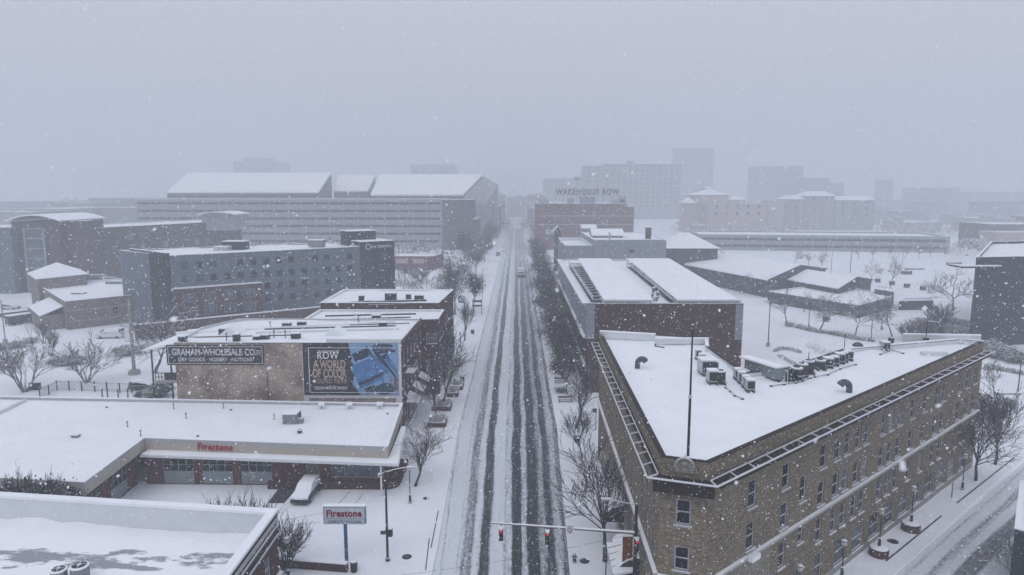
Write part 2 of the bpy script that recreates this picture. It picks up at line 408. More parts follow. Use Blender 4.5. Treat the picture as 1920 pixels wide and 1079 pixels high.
def window_mesh(w, h, fm, gm, bars, sill, fw=0.09, depth=0.18):
    key = (round(w, 2), round(h, 2), fm, gm, bars, sill, fw)
    if key in WIN: return WIN[key]
    f = MB(); y0, y1 = depth - 0.10, depth - 0.02
    f.box(-w / 2, -w / 2 + fw, y0, y1, 0, h); f.box(w / 2 - fw, w / 2, y0, y1, 0, h)
    f.box(-w / 2 + fw, w / 2 - fw, y0, y1, 0, fw); f.box(-w / 2 + fw, w / 2 - fw, y0, y1, h - fw, h)
    nv, nh = bars
    for k in range(nv): x = -w / 2 + w * (k + 1) / (nv + 1); f.box(x - fw * .35, x + fw * .35, y0 + .01, y1 - .01, fw, h - fw)
    for k in range(nh): z = h * (k + 1) / (nh + 1); f.box(-w / 2 + fw, w / 2 - fw, y0 + .013, y1 - .013, z - fw * .4, z + fw * .4)
    if sill: f.box(-w / 2 - .12, w / 2 + .12, -0.14, depth - 0.11, -0.12, -0.004)
    g = MB(); g.quad((-w / 2 + .02, depth - .045, .02), (w / 2 - .02, depth - .045, .02), (w / 2 - .02, depth - .045, h - .02), (-w / 2 + .02, depth - .045, h - .02))
    WIN[key] = (f.mesh('window', fm), g.mesh('pane', gm)); return WIN[key]
def add_windows(root, P0, P1, ops, fm='frame_grey', gm='glass_dark', bars=(0, 1), sill=True, fw=0.09, depth=0.18, name='window'):
    dx, dy = P1[0] - P0[0], P1[1] - P0[1]; L = math.hypot(dx, dy); a = math.atan2(dy, dx)
    for (s0, s1, z0, z1) in ops:
        if s1 < 0.1 or s0 > L - 0.1: continue
        s0 = max(s0, .02); s1 = min(s1, L - .02)
        g_ = gm
        if gm in ('glass_dark', 'glass_blue'): g_ = WR.choices(['glass_dark', 'glass_blue', 'glass_pale', 'glass_blind'], [6, 4, 1.2, 1.0] if gm == 'glass_dark' else [2, 6, 3, 1])[0]
        mf, mg = window_mesh(s1 - s0, z1 - z0, fm, g_, bars, sill, fw, depth)
        c = (s0 + s1) / 2
        o = put(name, mf, root, (P0[0] + dx / L * c, P0[1] + dy / L * c, z0), a)
        p = bpy.data.objects.new('pane', mg); COL.objects.link(p); p.parent = o
def grid(L, z_list, w, h, n=None, step=None, m=1.0, skip=()):
    if n is None: n = max(1, int((L - 2 * m) / step))
    st = (L - 2 * m) / n; out = []
    for j, z in enumerate(z_list):
        for i in range(n):
            if (i, j) in skip: continue
            c = m + st * (i + .5); out.append((c - w / 2, c + w / 2, z, z + h))
    return out
def building(name, label, cat, poly, h, wall, z0=0.0, win={}, parapet=0.6, pw=0.3, coping='snow', roofmat='snow', inner='membrane', group=None, style={}, coping_t=0.12, cop_out=0.05):
    """poly is CCW from above; win: {edge: [openings]}"""
    root = thing(name, (poly[0][0], poly[0][1], z0), label, cat, group)
    mb = MB(); n = len(poly)
    for i in range(n):
        facade(mb, poly[i], poly[(i + 1) % n], z0, h, win.get(i, ()))
    mb.build('wall', wall, root)
    inn = offset_poly(poly, pw); m2 = MB()
    for i in range(n):
        j = (i + 1) % n; m2.quad((*inn[j], h - parapet), (*inn[i], h - parapet), (*inn[i], h), (*inn[j], h))
    m2.build('parapet', inner, root)
    m3 = MB(); m3.v = [(x, y, h - parapet) for x, y in inn]; m3.f = [tuple(range(n))]; m3.m = [0]
    m3.build('roof', roofmat, root)
    if parapet >= .3 and roofmat in ('snow', 'wet_snow_roof'):
        dr = MB(); rd = random.Random(n * 7 + int(h * 10))
        for i in range(n):
            a, b2 = Vector(inn[i]), Vector(inn[(i + 1) % n]); L = (b2 - a).length
            if L < 3: continue
            d = (b2 - a) / L; nn_ = Vector((-d.y, d.x)); kk = max(3, int(L / 1.6)); zr = h - parapet; prev = None
            for k in range(kk + 1):
                e_ = .02 if k in (0, kk) else 1
                q = a + d * (L * k / kk); hh = min(parapet * .85, rd.uniform(.08, .42) * (.6 + .4 * math.sin(k * .5 + i))) * e_; w_ = rd.uniform(.5, 1.5) * e_
                cur = (q + nn_ * .01, q + nn_ * (w_ * .4 + .012), q + nn_ * (w_ + .014), hh)
                if prev:
                    dr.quad((*prev[0], zr + prev[3]), (*cur[0], zr + cur[3]), (*cur[1], zr + cur[3] * .45 + .005), (*prev[1], zr + prev[3] * .45 + .005))
                    dr.quad((*prev[1], zr + prev[3] * .45 + .005), (*cur[1], zr + cur[3] * .45 + .005), (*cur[2], zr + .004), (*prev[2], zr + .004))
                prev = cur
        o_ = dr.build('snow_drift', 'snow', root)
        if o_: o_.data.polygons.foreach_set('use_smooth', [True] * len(o_.data.polygons))
    m4 = MB(); ring(m4, offset_poly(poly, -cop_out), offset_poly(poly, pw + 0.05), h + 0.003, h + coping_t); m4.build('coping', coping, root)
    for i, o in win.items():
        st = style.get(i, style.get('all', {}))
        add_windows(root, poly[i], poly[(i + 1) % n], o, **st)
    return root
# lettering: glyph outlines turned into thin solid mesh, fitted to a width and height
def text(name, s, w, h, loc, rz, m, parent, bold=0.0, ext=0.03, spacing=1.0, shear=0.0):
    cu = bpy.data.curves.new('lettering', 'FONT'); cu.body = s; cu.extrude = 0.02; cu.offset = bold; cu.space_character = spacing; cu.shear = shear
    cu.resolution_u = 4
    ob = bpy.data.objects.new('tmp', cu); COL.objects.link(ob)
    dg = bpy.context.evaluated_depsgraph_get(); me = bpy.data.meshes.new_from_object(ob.evaluated_get(dg))
    bpy.data.objects.remove(ob); n = len(me.vertices); co = np.zeros(n * 3); me.vertices.foreach_get('co', co); co = co.reshape(-1, 3)
    mn, mxx = co.min(0), co.max(0); k = (co - mn) / (mxx - mn + 1e-9)
    co2 = np.stack([(k[:, 0] - .5) * w, (k[:, 2] - .5) * -ext, (k[:, 1] - .5) * h], 1)
    me.vertices.foreach_set('co', co2.ravel()); me.materials.clear(); me.materials.append(MATS[m]); me.update()
    o = bpy.data.objects.new(name, me); COL.objects.link(o)
    if parent is not None: o.parent = parent; o.location = Vector(loc) - worldloc(parent)
    else: o.location = loc
    o.rotation_euler[2] = rz
    return o

# ================================================================== GROUND, ROADS
mb = MB(); mb.quad((-2300, -70, 0), (2300, -70, 0), (2300, 2550, 0), (-2300, 2550, 0)); struct('ground', mb, 'snow_ground')
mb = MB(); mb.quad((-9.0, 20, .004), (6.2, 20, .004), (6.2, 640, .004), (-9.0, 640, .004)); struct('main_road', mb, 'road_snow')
def side_kerb(name, pts, w, z=0.12):           # raised pavement with a kerb
    mb = MB(); mb.prism(pts, 0.0, z); struct(name, mb, 'snow_ground')
side_kerb('pavement_west', [(-13.2, 25), (-7.2, 25), (-7.35, 60), (-8.1, 92), (-8.1, 560), (-13, 560), (-12.4, 150), (-13.2, 120)], 0)
side_kerb('pavement_east', [(4.25, 40), (9.6, 40), (10.6, 110), (10.6, 560), (5.75, 560), (5.75, 92)], 0)
# the diagonal street on the right
FA, FB = (27.6, 55.8), (56.3, 80.2)            # foot of the flatiron's long wall
fd = Vector((FB[0] - FA[0], FB[1] - FA[1])).normalized(); fn = Vector((fd.y, -fd.x))
def FP(s, o): return (FA[0] + fd.x * s + fn.x * o, FA[1] + fd.y * s + fn.y * o)
side_kerb('pavement_diagonal', [FP(-30, 0.1), FP(-30, 4.2), FP(-10, 3.6), FP(70, 2.9), FP(70, 0.1)], 0)
me_ = MB(); me_.quad((-7, -40, 0), (7.5, -40, 0), (7.5, 90, 0), (-7, 90, 0))
o = me_.build('side_road', 'road_side'); tag(o, kind='structure')
o.location = (*FP(0, 10.6), 0.004); o.rotation_euler[2] = math.atan2(fd.y, fd.x) - math.pi / 2
# dark kerb faces swept clear of snow
for i, (p, q) in enumerate([((808, 1030), (822, 960)), ((798, 1072), (805, 1012))]):
    a, b = G(*p), G(*q); mb = MB(); mb.obox(a, b, -.045, .045, .122, .15); tag(mb.build('kerb_strip', 'asphalt'), kind='structure')
for p, q in [((1661, 1055), (1765, 970)), ((1794, 946), (1902, 860))]:
    a, b = G(*p), G(*q); mb = MB(); mb.obox(a, b, -.07, .07, .122, .17); tag(mb.build('kerb_strip', 'asphalt'), kind='structure')
# bare asphalt rectangle left by a parked car
mb = MB(); pts = [G(*p) for p in ((503, 944), (508, 935), (524, 914), (552, 911), (556, 917), (538, 938), (533, 944))]
mb.v = [(x, y, .006) for x, y in pts]; mb.f = [tuple(range(len(pts)))]; mb.m = [0]; mb.cur = 0
tag(mb.build('bare_parking_bay', 'asphalt'), kind='structure')
# wheel tracks in the lot: shallow grey ruts
def rut(pts, w, m='rut'):
    mb = MB()
    P = [Vector((*G(*p), .006)) for p in pts]
    for a, b in zip(P, P[1:]):
        d = (b - a).normalized(); n = Vector((-d.y, d.x, 0)) * w / 2
        mb.quad(a - n, b - n, b + n, a + n)
    tag(mb.build('wheel_track', m), kind='structure')
mat('rut', (0.56, 0.59, 0.64), 0.8, 0.1, 2.0)
for pts in [[(655, 922), (645, 935), (633, 946)], [(681, 925), (672, 938), (662, 948)], [(748, 979), (790, 981), (815, 986)], [(752, 995), (792, 998)],
            [(536, 975), (575, 968), (606, 962)], [(540, 985), (600, 980)]]:
    rut(pts, 0.25)
for k, (p, w) in enumerate([((763, 1047), 1.0), ((799, 937), 0.75), ((1096, 1055), 1.0), ((1674, 1018), 1.1)]):
    c = G(*p); mb = MB(); mb.lathe((c[0], c[1], .122), [(w * .45, 0), (w * .45, .03), (w * .38, .035)], 20)
    t = tag(mb.build('manhole_cover', 'pool_dark', org=(c[0], c[1], .12)), ['dark round manhole cover on the pavement corner near the blue sign', 'small dark manhole cover beside the kerb near the auto shop tree',
        'dark round manhole cover beside the hydrant by the flatiron', 'dark round manhole cover between lamps beside the diagonal street'][k], 'manhole cover', 'manhole covers melted clear of snow')

# ================================================================== FLATIRON BUILDING
ZC = 14.4      # level of the open cornice frame
ZP = 15.5      # parapet top
ZR = 14.95     # snow on the roof
A_ = G(1240, 858, ZP); B_ = G(1330, 869, ZP); C_ = G(1845, 641, ZP); D_ = G(1125, 627, ZP)
# the foot of the long wall fixes its direction
FL = [A_, B_, C_, G(1835, 636, ZP), G(1690, 635, ZP), G(1580, 656, ZP), G(1477, 690, ZP), G(1436, 703, ZP), G(1393, 700, ZP), G(1381, 698, ZP), G(1328, 651, ZP), G(1326, 640, ZP), G(1228, 638, ZP)]
FL = [A_, B_, C_, G(1800, 636, ZP), G(1581, 655, ZP), G(1477, 690, ZP), G(1396, 699, ZP), G(1329, 651, ZP), G(1326, 638, ZP), D_]
LONG = math.hypot(C_[0] - B_[0], C_[1] - B_[1]); LEFT = math.hypot(D_[0] - A_[0], D_[1] - A_[1])
FRONT = math.hypot(B_[0] - A_[0], B_[1] - A_[1])
rows = [(10.7, 2.05), (7.5, 2.05), (4.25, 2.1), (1.3, 2.2)]     # sill heights of the four storeys
def hitx(px, py): return wallhit(px, py, B_, C_)[0]
top_px = [(1411, 925), (1474, 890), (1544, 855), (1571, 840), (1589, 830), (1609, 820), (1625, 810), (1657, 792), (1672, 785), (1688, 777), (1712, 763), (1735, 752), (1757, 742), (1770, 735), (1800, 720), (1815, 712), (1829, 704)]
sec_px = [(1405, 1003), (1467, 967), (1540, 922), (1565, 908), (1584, 896), (1602, 888), (1619, 880), (1652, 860), (1668, 852), (1683, 843), (1708, 830), (1731, 817), (1750, 808), (1763, 800), (1786, 757), (1806, 775), (1822, 767)]
ops_r = []
s_top = [hitx(*p) for p in top_px]
for s in s_top: ops_r += [(s - .55, s + .55, rows[0][0], rows[0][0] + rows[0][1]), (s - .55, s + .55, rows[1][0], rows[1][0] + rows[1][1])]
s6 = hitx(1506, 912); ops_r += [(s6 - .5, s6 + .5, 8.8, 10.9), (s6 - .45, s6 + .45, 5.3, 6.9)]
for s in s_top[1:]: ops_r.append((s - .5, s + .5, rows[2][0], rows[2][0] + rows[2][1]))
low = []
sg = 5.0
while sg < LONG - 3:
    big = sg > 18
    wdt = 2.2 if big else 1.3
    if sg > 9.5 or abs(sg - 5) < .1: low.append((sg, sg + wdt, 0.8, 3.1 if sg > 9 else 3.9))
    sg += wdt + (1.3 if big else 2.4)
ops_l = []
k = 0; s = 1.6
while s < LEFT - 1:
    for z, hh in rows[:3]: ops_l.append((s - .45, s + .45, z, z + hh))
    s += 2.1 if k % 2 else 2.9; k += 1
ops_l = [(LEFT - b, LEFT - a, c, d) for a, b, c, d in ops_l]
low_l = [(LEFT - (2 + i * 4.2) - 3, LEFT - (2 + i * 4.2), 0.7, 3.4) for i in range(9) if 2 + i * 4.2 + 3 < LEFT - .5]
zf0 = wallhit(1280, 985, A_, B_)[1]; zf1 = wallhit(1280, 937, A_, B_)[1]; zg0 = wallhit(1276, 1070, A_, B_)[1]; zg1 = wallhit(1276, 1025, A_, B_)[1]
sf = wallhit(1281, 960, A_, B_)[0]
ops_f = [(sf - .5, sf + .5, zf0, zf1), (sf - .5, sf + .5, zg0, zg1), (sf - .6, sf + .6, 4.6, 6.2), (sf - .6, sf + .6, 0.3, 2.8)]
n = len(FL)
fl = building('flatiron_building', 'tan brick flatiron building with pointed corner, snowy flat roof and open cornice frame', 'building', FL, ZP, 'brick_tan',
    win={0: ops_f, 1: ops_r + low, n - 1: ops_l + low_l}, parapet=ZP - ZR, pw=0.30, coping='dark_soffit', inner='membrane',
    style={'all': dict(fw=0.1), n - 1: dict(fw=0.09, sill=False)}, coping_t=0.05, cop_out=0.04)
# snow lies on the copings of the rear parapets and on the two raised stretches of rear wall
for i in (2, 3, 7, 8): mb = MB(); mb.obox(FL[i], FL[(i + 1) % n], -.34, .06, ZP + .054, ZP + .16); mb.build('coping_snow', 'snow', fl)
mb = MB()
for a, b, hh in [(G(1328, 638, ZP), G(1228, 638, ZP), .02), (G(1229, 633, ZP), G(1125, 627, ZP), .22), (G(1836, 637, ZP), G(1692, 635, ZP), .35)]:
    mb = MB(); mb.obox(a, b, -.34, -.02, ZP - .4, ZP + .15 + hh); mb.build('raised_parapet', 'membrane', fl)
mb = MB()
for a, b, hh in [(G(1328, 638, ZP), G(1228, 638, ZP), .02), (G(1229, 633, ZP), G(1125, 627, ZP), .22), (G(1836, 637, ZP), G(1692, 635, ZP), .35)]:
    mb = MB(); mb.obox(a, b, -.40, .04, ZP + .153 + hh, ZP + .30 + hh); mb.build('parapet_snow', 'snow', fl)
# string course: stone ledge with snow, running round above the second storey
mb = MB()
for (p, q) in ((D_, A_), (A_, B_), (B_, C_)): mb.obox(p, q, -.02, .30, 7.02, 7.22)
mb.build('string_course', 'stone_trim', fl)
mb = MB(); u0 = Vector((C_[0] - B_[0], C_[1] - B_[1])).normalized(); n0_ = Vector((u0.y, -u0.x))
BB = lambda s_, o_=0: (B_[0] + u0.x * s_ + n0_.x * o_, B_[1] + u0.y * s_ + n0_.y * o_)
facade(mb, BB(0, .05), BB(8.6, .05), 0, 7.0, [(s_[0], s_[1], s_[2], s_[3]) for s_ in low if s_[1] < 8.4], .04)
facade(mb, (A_[0] - .01, A_[1] - .05), BB(0, .05), 0, 7.0, [(sf - .5, sf + .5, 4.6, 6.2), (sf - .6, sf + .6, .3, 2.8)], .04)
mb.build('ashlar_base', 'ashlar', fl)
mb = MB(); mb.prism([BB(5.0, .25), BB(6.1, .25), BB(6.1, .62), BB(5.0, .62)], 6.9, 7.3); mb.build('keystone_block', 'snow', fl)
mb = MB(); pv_ = None
for k in range(13):
    a_ = math.pi * k / 12; q_ = (*BB(5.65 + 1.0 * math.cos(a_), .16), 3.9 + 1.0 * math.sin(a_))
    if pv_: mb.tube(pv_, q_, .13, n=6)
    pv_ = q_
for s_ in (4.65, 6.65): mb.tube((*BB(s_, .16), 0), (*BB(s_, .16), 3.9), .13, n=6)
mb.build('door_surround', 'stone_trim', fl)
mb = MB()
for k in range(10):
    z_ = 7.5 + k * .62; mb.obox(BB(0, .002), BB(1.25 if k % 2 else .85), .002, .035, z_, z_ + .5)
mb.build('quoins', 'brick_tan', fl)
mb = MB()
mb.obox(B_, C_, .002, .035, 0, .75); mb.obox(D_, A_, .002, .035, 0, .6)
mb.build('base_course', 'concrete', fl)
# dark closed part of the cornice and the open ladder frame projecting from it
mb = MB()
mb.obox(D_, A_, 0.002, .32, ZC - .55, ZC - .1); mb.obox(B_, C_, 0.002, 1.0, ZC - .34, ZC - .14)
ux_ = Vector((B_[0] - A_[0], B_[1] - A_[1])).normalized() * .42; mb.obox((A_[0] - ux_.x, A_[1] - ux_.y), (B_[0] + ux_.x, B_[1] + ux_.y), 0.003, .80, ZC - 1.0, ZC - .115)
mb.build('soffit', 'dark_soffit', fl)
def off_line(P, Q, o):
    d = Vector((Q[0] - P[0], Q[1] - P[1])).normalized(); nn = Vector((d.y, -d.x)); return (P[0] + nn.x * o, P[1] + nn.y * o), (Q[0] + nn.x * o, Q[1] + nn.y * o)
corner = offset_poly([D_, A_, B_, C_, (C_[0], 90), (D_[0], 90)], -1.05); cin = offset_poly([D_, A_, B_, C_, (C_[0], 90), (D_[0], 90)], -.22)
mb = MB()
def rail(p, q, r=.045): mb.tube((*p, ZC), (*q, ZC), r, n=4); mb.tube((p[0], p[1], ZC + r), (q[0], q[1], ZC + r), r * .9, n=4)
for a, b in ((0, 1), (1, 2), (2, 3)):
    rail(corner[a], corner[b], .05)
    if a != 1: rail(cin[a], cin[b], .04)
for a, b, st in ((0, 1, 2.0), (2, 3, 2.25)):
    L1 = math.hypot(cin[b][0] - cin[a][0], cin[b][1] - cin[a][1]); kk = int(L1 / st)
    for i in range(kk + 1):
        t = i / kk
        p = [cin[a][j] + (cin[b][j] - cin[a][j]) * t for j in (0, 1)]; q = [corner[a][j] + (corner[b][j] - corner[a][j]) * t for j in (0, 1)]
        rail(p, q, .04)
for t in (.35, .68):
    p = [cin[1][j] + (cin[2][j] - cin[1][j]) * t for j in (0, 1)]; q = [corner[1][j] + (corner[2][j] - corner[1][j]) * t for j in (0, 1)]
    rail([(p[j] * .35 + q[j] * .65) for j in (0, 1)], q, .04)
mat('rail_snow', (0.62, 0.64, 0.68), 0.7)
mb.build('cornice_frame', 'rail_snow', fl)
# carved stone crest on the nose parapet
cx, cy = (A_[0] + B_[0]) / 2, (A_[1] + B_[1]) / 2; an = math.atan2(B_[1] - A_[1], B_[0] - A_[0])
mb = MB(); random.seed(5)
def crest_pt(u, w, d): return (cx + math.cos(an) * u + math.sin(an) * d, cy + math.sin(an) * u - math.cos(an) * d, ZP + w)
pr = [(-.62, -.75), (-.66, -.45), (-.40, -.28), (-.34, .02), (-.12, .12), (0, .26), (.12, .12), (.34, .02), (.40, -.28), (.66, -.45), (.62, -.75)]
for a, b in zip(pr, pr[1:]):
    mb.quad(crest_pt(a[0], -.8, .18), crest_pt(b[0], -.8, .18), crest_pt(b[0], b[1], .14), crest_pt(a[0], a[1], .14))
    mb.quad(crest_pt(a[0], a[1], .14), crest_pt(b[0], b[1], .14), crest_pt(b[0], b[1], -.3), crest_pt(a[0], a[1], -.3))
for s_ in ():
    mb.quad(crest_pt(s_ * .75, -.8, .18), crest_pt(s_ * .75, -.75, .14), crest_pt(s_ * .75, -.75, -.3), crest_pt(s_ * .75, -.8, -.3))
mb.quad(crest_pt(.75, -.8, -.3), crest_pt(-.75, -.8, -.3), crest_pt(-.34, .02, -.3), crest_pt(.34, .02, -.3))
for i in range(18):
    t = math.pi * i / 17; u, w = .52 * math.cos(t) * 1.1, -.42 + .6 * math.sin(t)
    c = Vector(crest_pt(u, w, .2)); mb.lathe((c.x, c.y, c.z - .07), [(.05, 0), (.13, .05), (.12, .13), (.04, .19)], 7)
for t in range(10):
    a1, a2 = 2 * math.pi * t / 10, 2 * math.pi * (t + 1) / 10
    mb.tube(crest_pt(.24 * math.cos(a1), -.36 + .3 * math.sin(a1), .2), crest_pt(.24 * math.cos(a2), -.36 + .3 * math.sin(a2), .2), .05, n=5)
for s_ in (-1, 1):
    for i in range(7): mb.tube(crest_pt(s_ * (.7 + .05 * i), -.45 - .28 * math.sin(i * .5), .16), crest_pt(s_ * (.75 + .05 * i), -.45 - .28 * math.sin((i + 1) * .5), .16), .05, n=5)
mb.build('stone_crest', 'crest_stone', fl)
# barrel awnings and flat entrance roofs on the street side
def awning(s, w, out, zb, zt, lab):
    d = Vector((A_[0] - D_[0], A_[1] - D_[1])).normalized(); nn = Vector((d.y, -d.x)); c = Vector(D_) + d * (LEFT - s)
    mb = MB(); N_ = 6
    for i in range(N_):
        t0, t1 = math.pi / 2 * i / N_, math.pi / 2 * (i + 1) / N_
        p = [c - d * w / 2 + nn * out * math.cos(t) for t in (t0, t1)]; q = [c + d * w / 2 + nn * out * math.cos(t) for t in (t0, t1)]
        z = [zb + (zt - zb) * math.sin(t) for t in (t0, t1)]
        mb.quad((*p[0], z[0]), (*q[0], z[0]), (*q[1], z[1]), (*p[1], z[1]))
        for pp in (p, q): mb.quad((*pp[0], z[0]), (*pp[1], z[1]), (*(pp[1] - nn * out * math.cos(t1)), z[1]), (*(pp[0] - nn * out * math.cos(t0)), z[0]))
    t = mb.build('awning', 'awning_cloth', fl); t['label'] = lab
mat('awning_cloth', (0.035, 0.03, 0.032), 0.9, 0.3, 2.0, snow=0.95)
awning(9.5, 4.6, 1.9, 2.6, 4.2, 'dark barrel awning with snow on its crown'); awning(18.5, 4.2, 1.9, 2.6, 4.2, 'dark barrel awning with snow on its crown')

# roof plant on the flatiron
def condenser(px, py, wpx, hpx, label, z=ZR, round_=False, top='light'):
    c = G(px, py, z); dist = math.hypot(c[0], c[1]) ; k = FPX / math.sqrt(c[0] ** 2 + c[1] ** 2 + (CAM_H - z) ** 2)
    w = wpx / k * .95; h = max(.5, (hpx - wpx * .35) / k)
    r = thing('air_conditioner', (c[0], c[1] + w * .5, z), label, 'air conditioner', 'air conditioning units on the flat roofs')
    cy_ = c[1] + w * .5; lz = z + .28
    mb = MB()
    for sx in (-1, 1):
        mb.box(c[0] + sx * w * .36 - .05, c[0] + sx * w * .36 + .05, cy_ - w * .62, cy_ + w * .62, z - .02, z + .2)
    for sy in (-1, 1): mb.box(c[0] - w * .55, c[0] + w * .55, cy_ + sy * w * .36 - .05, cy_ + sy * w * .36 + .05, z + .201, z + .279)
    mb.build('stand', 'dark_metal', r)
    mb = MB()
    if round_:
        mb.lathe((c[0], cy_, lz), [(w * .5, 0), (w * .5, h)], 16); mb.build('casing', 'grille', r)
        mb = MB(); mb.lathe((c[0], cy_, lz + h), [(w * .53, .001), (w * .53, .12), (w * .36, .16)], 16); mb.build('top_cover', 'light_metal', r)
        mb = MB(); mb.lathe((c[0], cy_, lz + h), [(w * .30, .165), (w * .30, .18)], 14); mb.build('fan_grille', 'grille', r)
    else:
        a = w * .5
        mb.box(c[0] - a, c[0] + a, cy_ - a, cy_ + a, lz, lz + h); mb.build('casing', 'light_metal', r)
        mb = MB(); mb.box(c[0] - a * .86, c[0] + a * .86, cy_ - a - .03, cy_ - a - .002, lz + .1, lz + h - .1); mb.build('coil_grille', 'grille', r)
        mb = MB()
        mb.lathe((c[0], cy_, lz + h), [(a * .66, .002), (a * .66, .05), (a * .6, .055)], 14); mb.build('fan_grille', 'grille', r)
        mb = MB(); mb.prism([(c[0] - a, cy_ - a), (c[0] + a, cy_ - a), (c[0] + a, cy_ + a), (c[0] - a, cy_ + a)], lz + h + .001, lz + h + .001 + .1)
        mb.build('snow_cap', 'snow', r)
    return r
cl = [((1310, 676, 10, 17), 'small pale air conditioner farthest back behind the flagpole'), ((1317, 685, 11, 18), 'second small pale air conditioner right of the flagpole'),
      ((1353, 723, 19, 24), 'round dark air conditioner with a ring of snow, nearest in the flagpole group')]
condenser(*cl[0][0], cl[0][1]); condenser(*cl[1][0], cl[1][1])
condenser(1331, 706, 32, 34, 'largest boxy air conditioner with black coil, beside the flagpole')
condenser(1338, 722, 19, 26, 'pale boxy air conditioner between the large unit and the round dark one')
condenser(*cl[2][0], cl[2][1], round_=True)
for i, p in enumerate([(1385, 714, 13, 19), (1392, 721, 13, 20), (1400, 729, 13, 20), (1408, 737, 15, 22)]):
    condenser(*p, ['rearmost', 'second rearmost', 'second nearest', 'nearest'][i] + ' of four slim air conditioners stepping down in the middle of the roof')
for i, p in enumerate([(1497, 716, 21, 23), (1507, 710, 20, 24), (1519, 704, 20, 24), (1541, 696, 18, 17), (1555, 692, 15, 18), (1567, 688, 12, 16), (1577, 684, 14, 18), (1585, 681, 9, 16), (1593, 678, 13, 17)]):
    condenser(*p, ORD[i] + ' of nine dark condensers in the long row from the duct toward the rear parapet', round_=i in (0, 1, 2, 3))
condenser(1662, 660, 13, 16, 'pale boxy air conditioner by the rear parapet, left of its dark neighbour')
condenser(1672, 655, 9, 17, 'small dark air conditioner by the rear parapet, right of the pale one', round_=True)
def gooseneck(px, py, wpx, hpx, face, label, stub=False):
    c = G(px, py, ZR); k = FPX / math.sqrt(c[0] ** 2 + c[1] ** 2 + (CAM_H - ZR) ** 2); w = .74 * wpx / k; h = .85 * hpx / k
    mb = MB(); r = w * .24; n_ = 10; Rr = w * .40
    sgn = face; base = Vector((c[0] - sgn * w * .25, c[1], ZR)); hh = max(.25, h - Rr - r)
    mb.tube(base - Vector((0, 0, .05)), base + Vector((0, 0, hh)), r, n=12)
    cc = base + Vector((sgn * Rr, 0, hh)); prev = base + Vector((0, 0, hh))
    for i in range(1, 8):
        t = math.pi * (1 - i / 8 * .98); q = cc + Vector((sgn * Rr * math.cos(t), 0, Rr * math.sin(t)))
        mb.tube(prev - (q - prev) * .12, q + (q - prev) * .12, r * (1 + .03 * (i - 1)), r * (1 + .03 * i), n=12, caps=(i == 7)); prev = q
    tag(mb.build('gooseneck_vent', 'duct', org=(base.x, base.y, ZR)), label, 'roof vent', 'gooseneck roof vents')
gooseneck(1200, 691, 26, 26, 1, 'blue grey gooseneck vent standing alone on the left of the flatiron roof')
gooseneck(1586, 736, 28, 26, -1, 'blue grey gooseneck vent in front of the condenser row on the flatiron roof')
gooseneck(1610, 661, 21, 20, -1, 'blue grey gooseneck vent at the rear parapet of the flatiron roof')
# long duct unit
r = thing('duct_unit', (*G(1440, 712, ZR), ZR), 'long pale blue duct unit with piping at its end, on the flatiron roof', 'duct')
p, q = G(1404, 694, ZR), G(1462, 716, ZR); mb = MB()
mb.obox(p, q, -.55, .55, ZR + .25, ZR + 1.35); mb.build('casing', 'duct_pale', r)
mb = MB(); mb.obox((p[0] - .6, p[1] + .1), q, -.6, .6, ZR + 1.352, ZR + 1.5); mb.build('snow_cap', 'snow', r)
mb = MB()
for t in (.08, .5, .92):
    x, y = p[0] + (q[0] - p[0]) * t, p[1] + (q[1] - p[1]) * t; mb.box(x - .08, x + .08, y - .6, y + .6, ZR - .02, ZR + .25)
mb.build('stand', 'dark_metal', r)
mb = MB(); random.seed(3)
for i in range(9):
    x, y = q[0] + .3 + random.random() * 1.4, q[1] - .5 + random.random() * 1.1
    mb.tube((x, y, ZR), (x, y, ZR + .6 + random.random() * .9), .06 + .06 * random.random(), n=6)
    mb.tube((x, y, ZR + .6), (x + random.uniform(-.8, .8), y + random.uniform(-.5, .5), ZR + .7), .05, n=6)
mb.build('piping', 'dark_metal', r)
# pipes running over the snow
def pipe_run(pts, label, r_=0.05, z=ZR + .12, m='dark_metal'):
    P = [Vector((*G(a, b, z), z)) for a, b in pts]; mb = MB()
    for a, b in zip(P, P[1:]): mb.tube(a, b, r_, n=6)
    for a in P: mb.box(a.x - .12, a.x + .12, a.y - .1, a.y + .1, z - .14, z + .02)
    tag(mb.build('roof_pipe', m, org=tuple(P[0])), label, 'pipe', 'pipes lying on the flatiron roof')
pipe_run([(1361, 726), (1370, 733), (1378, 741), (1392, 747)], 'thin refrigerant pipe trailing from the round dark condenser')
pipe_run([(1446, 723), (1470, 720), (1492, 717), (1520, 708)], 'dark pipe run in front of the first three condensers of the row')
pipe_run([(1528, 706), (1552, 702), (1575, 691), (1604, 683)], 'dark pipe run beside the far half of the condenser row')
pipe_run([(1651, 664), (1672, 656), (1693, 662)], 'bent pipes beside the two units at the rear parapet')
mb = MB(); p = G(1751, 667, ZR); mb.box(p[0] - 1.4, p[0] + 1.4, p[1] - .3, p[1] + .3, ZR, ZR + .42)
tag(mb.build('roof_hatch', 'membrane', org=(*p, ZR)), 'low pale snow covered roof hatch near the far tip of the flatiron', 'roof hatch')
mb = MB(); a, b = G(1229, 650, ZR), G(1245, 653, ZR); mb.tube((*a, ZR + .12), (*b, ZR + .1), .09, n=6); mb.tube((a[0], a[1], ZR), (a[0], a[1] , ZR + .35), .09, n=6)
tag(mb.build('fallen_pipe', 'dark_metal', org=(*a, ZR)), 'short dark bent pipe lying by the rear left parapet', 'pipe')
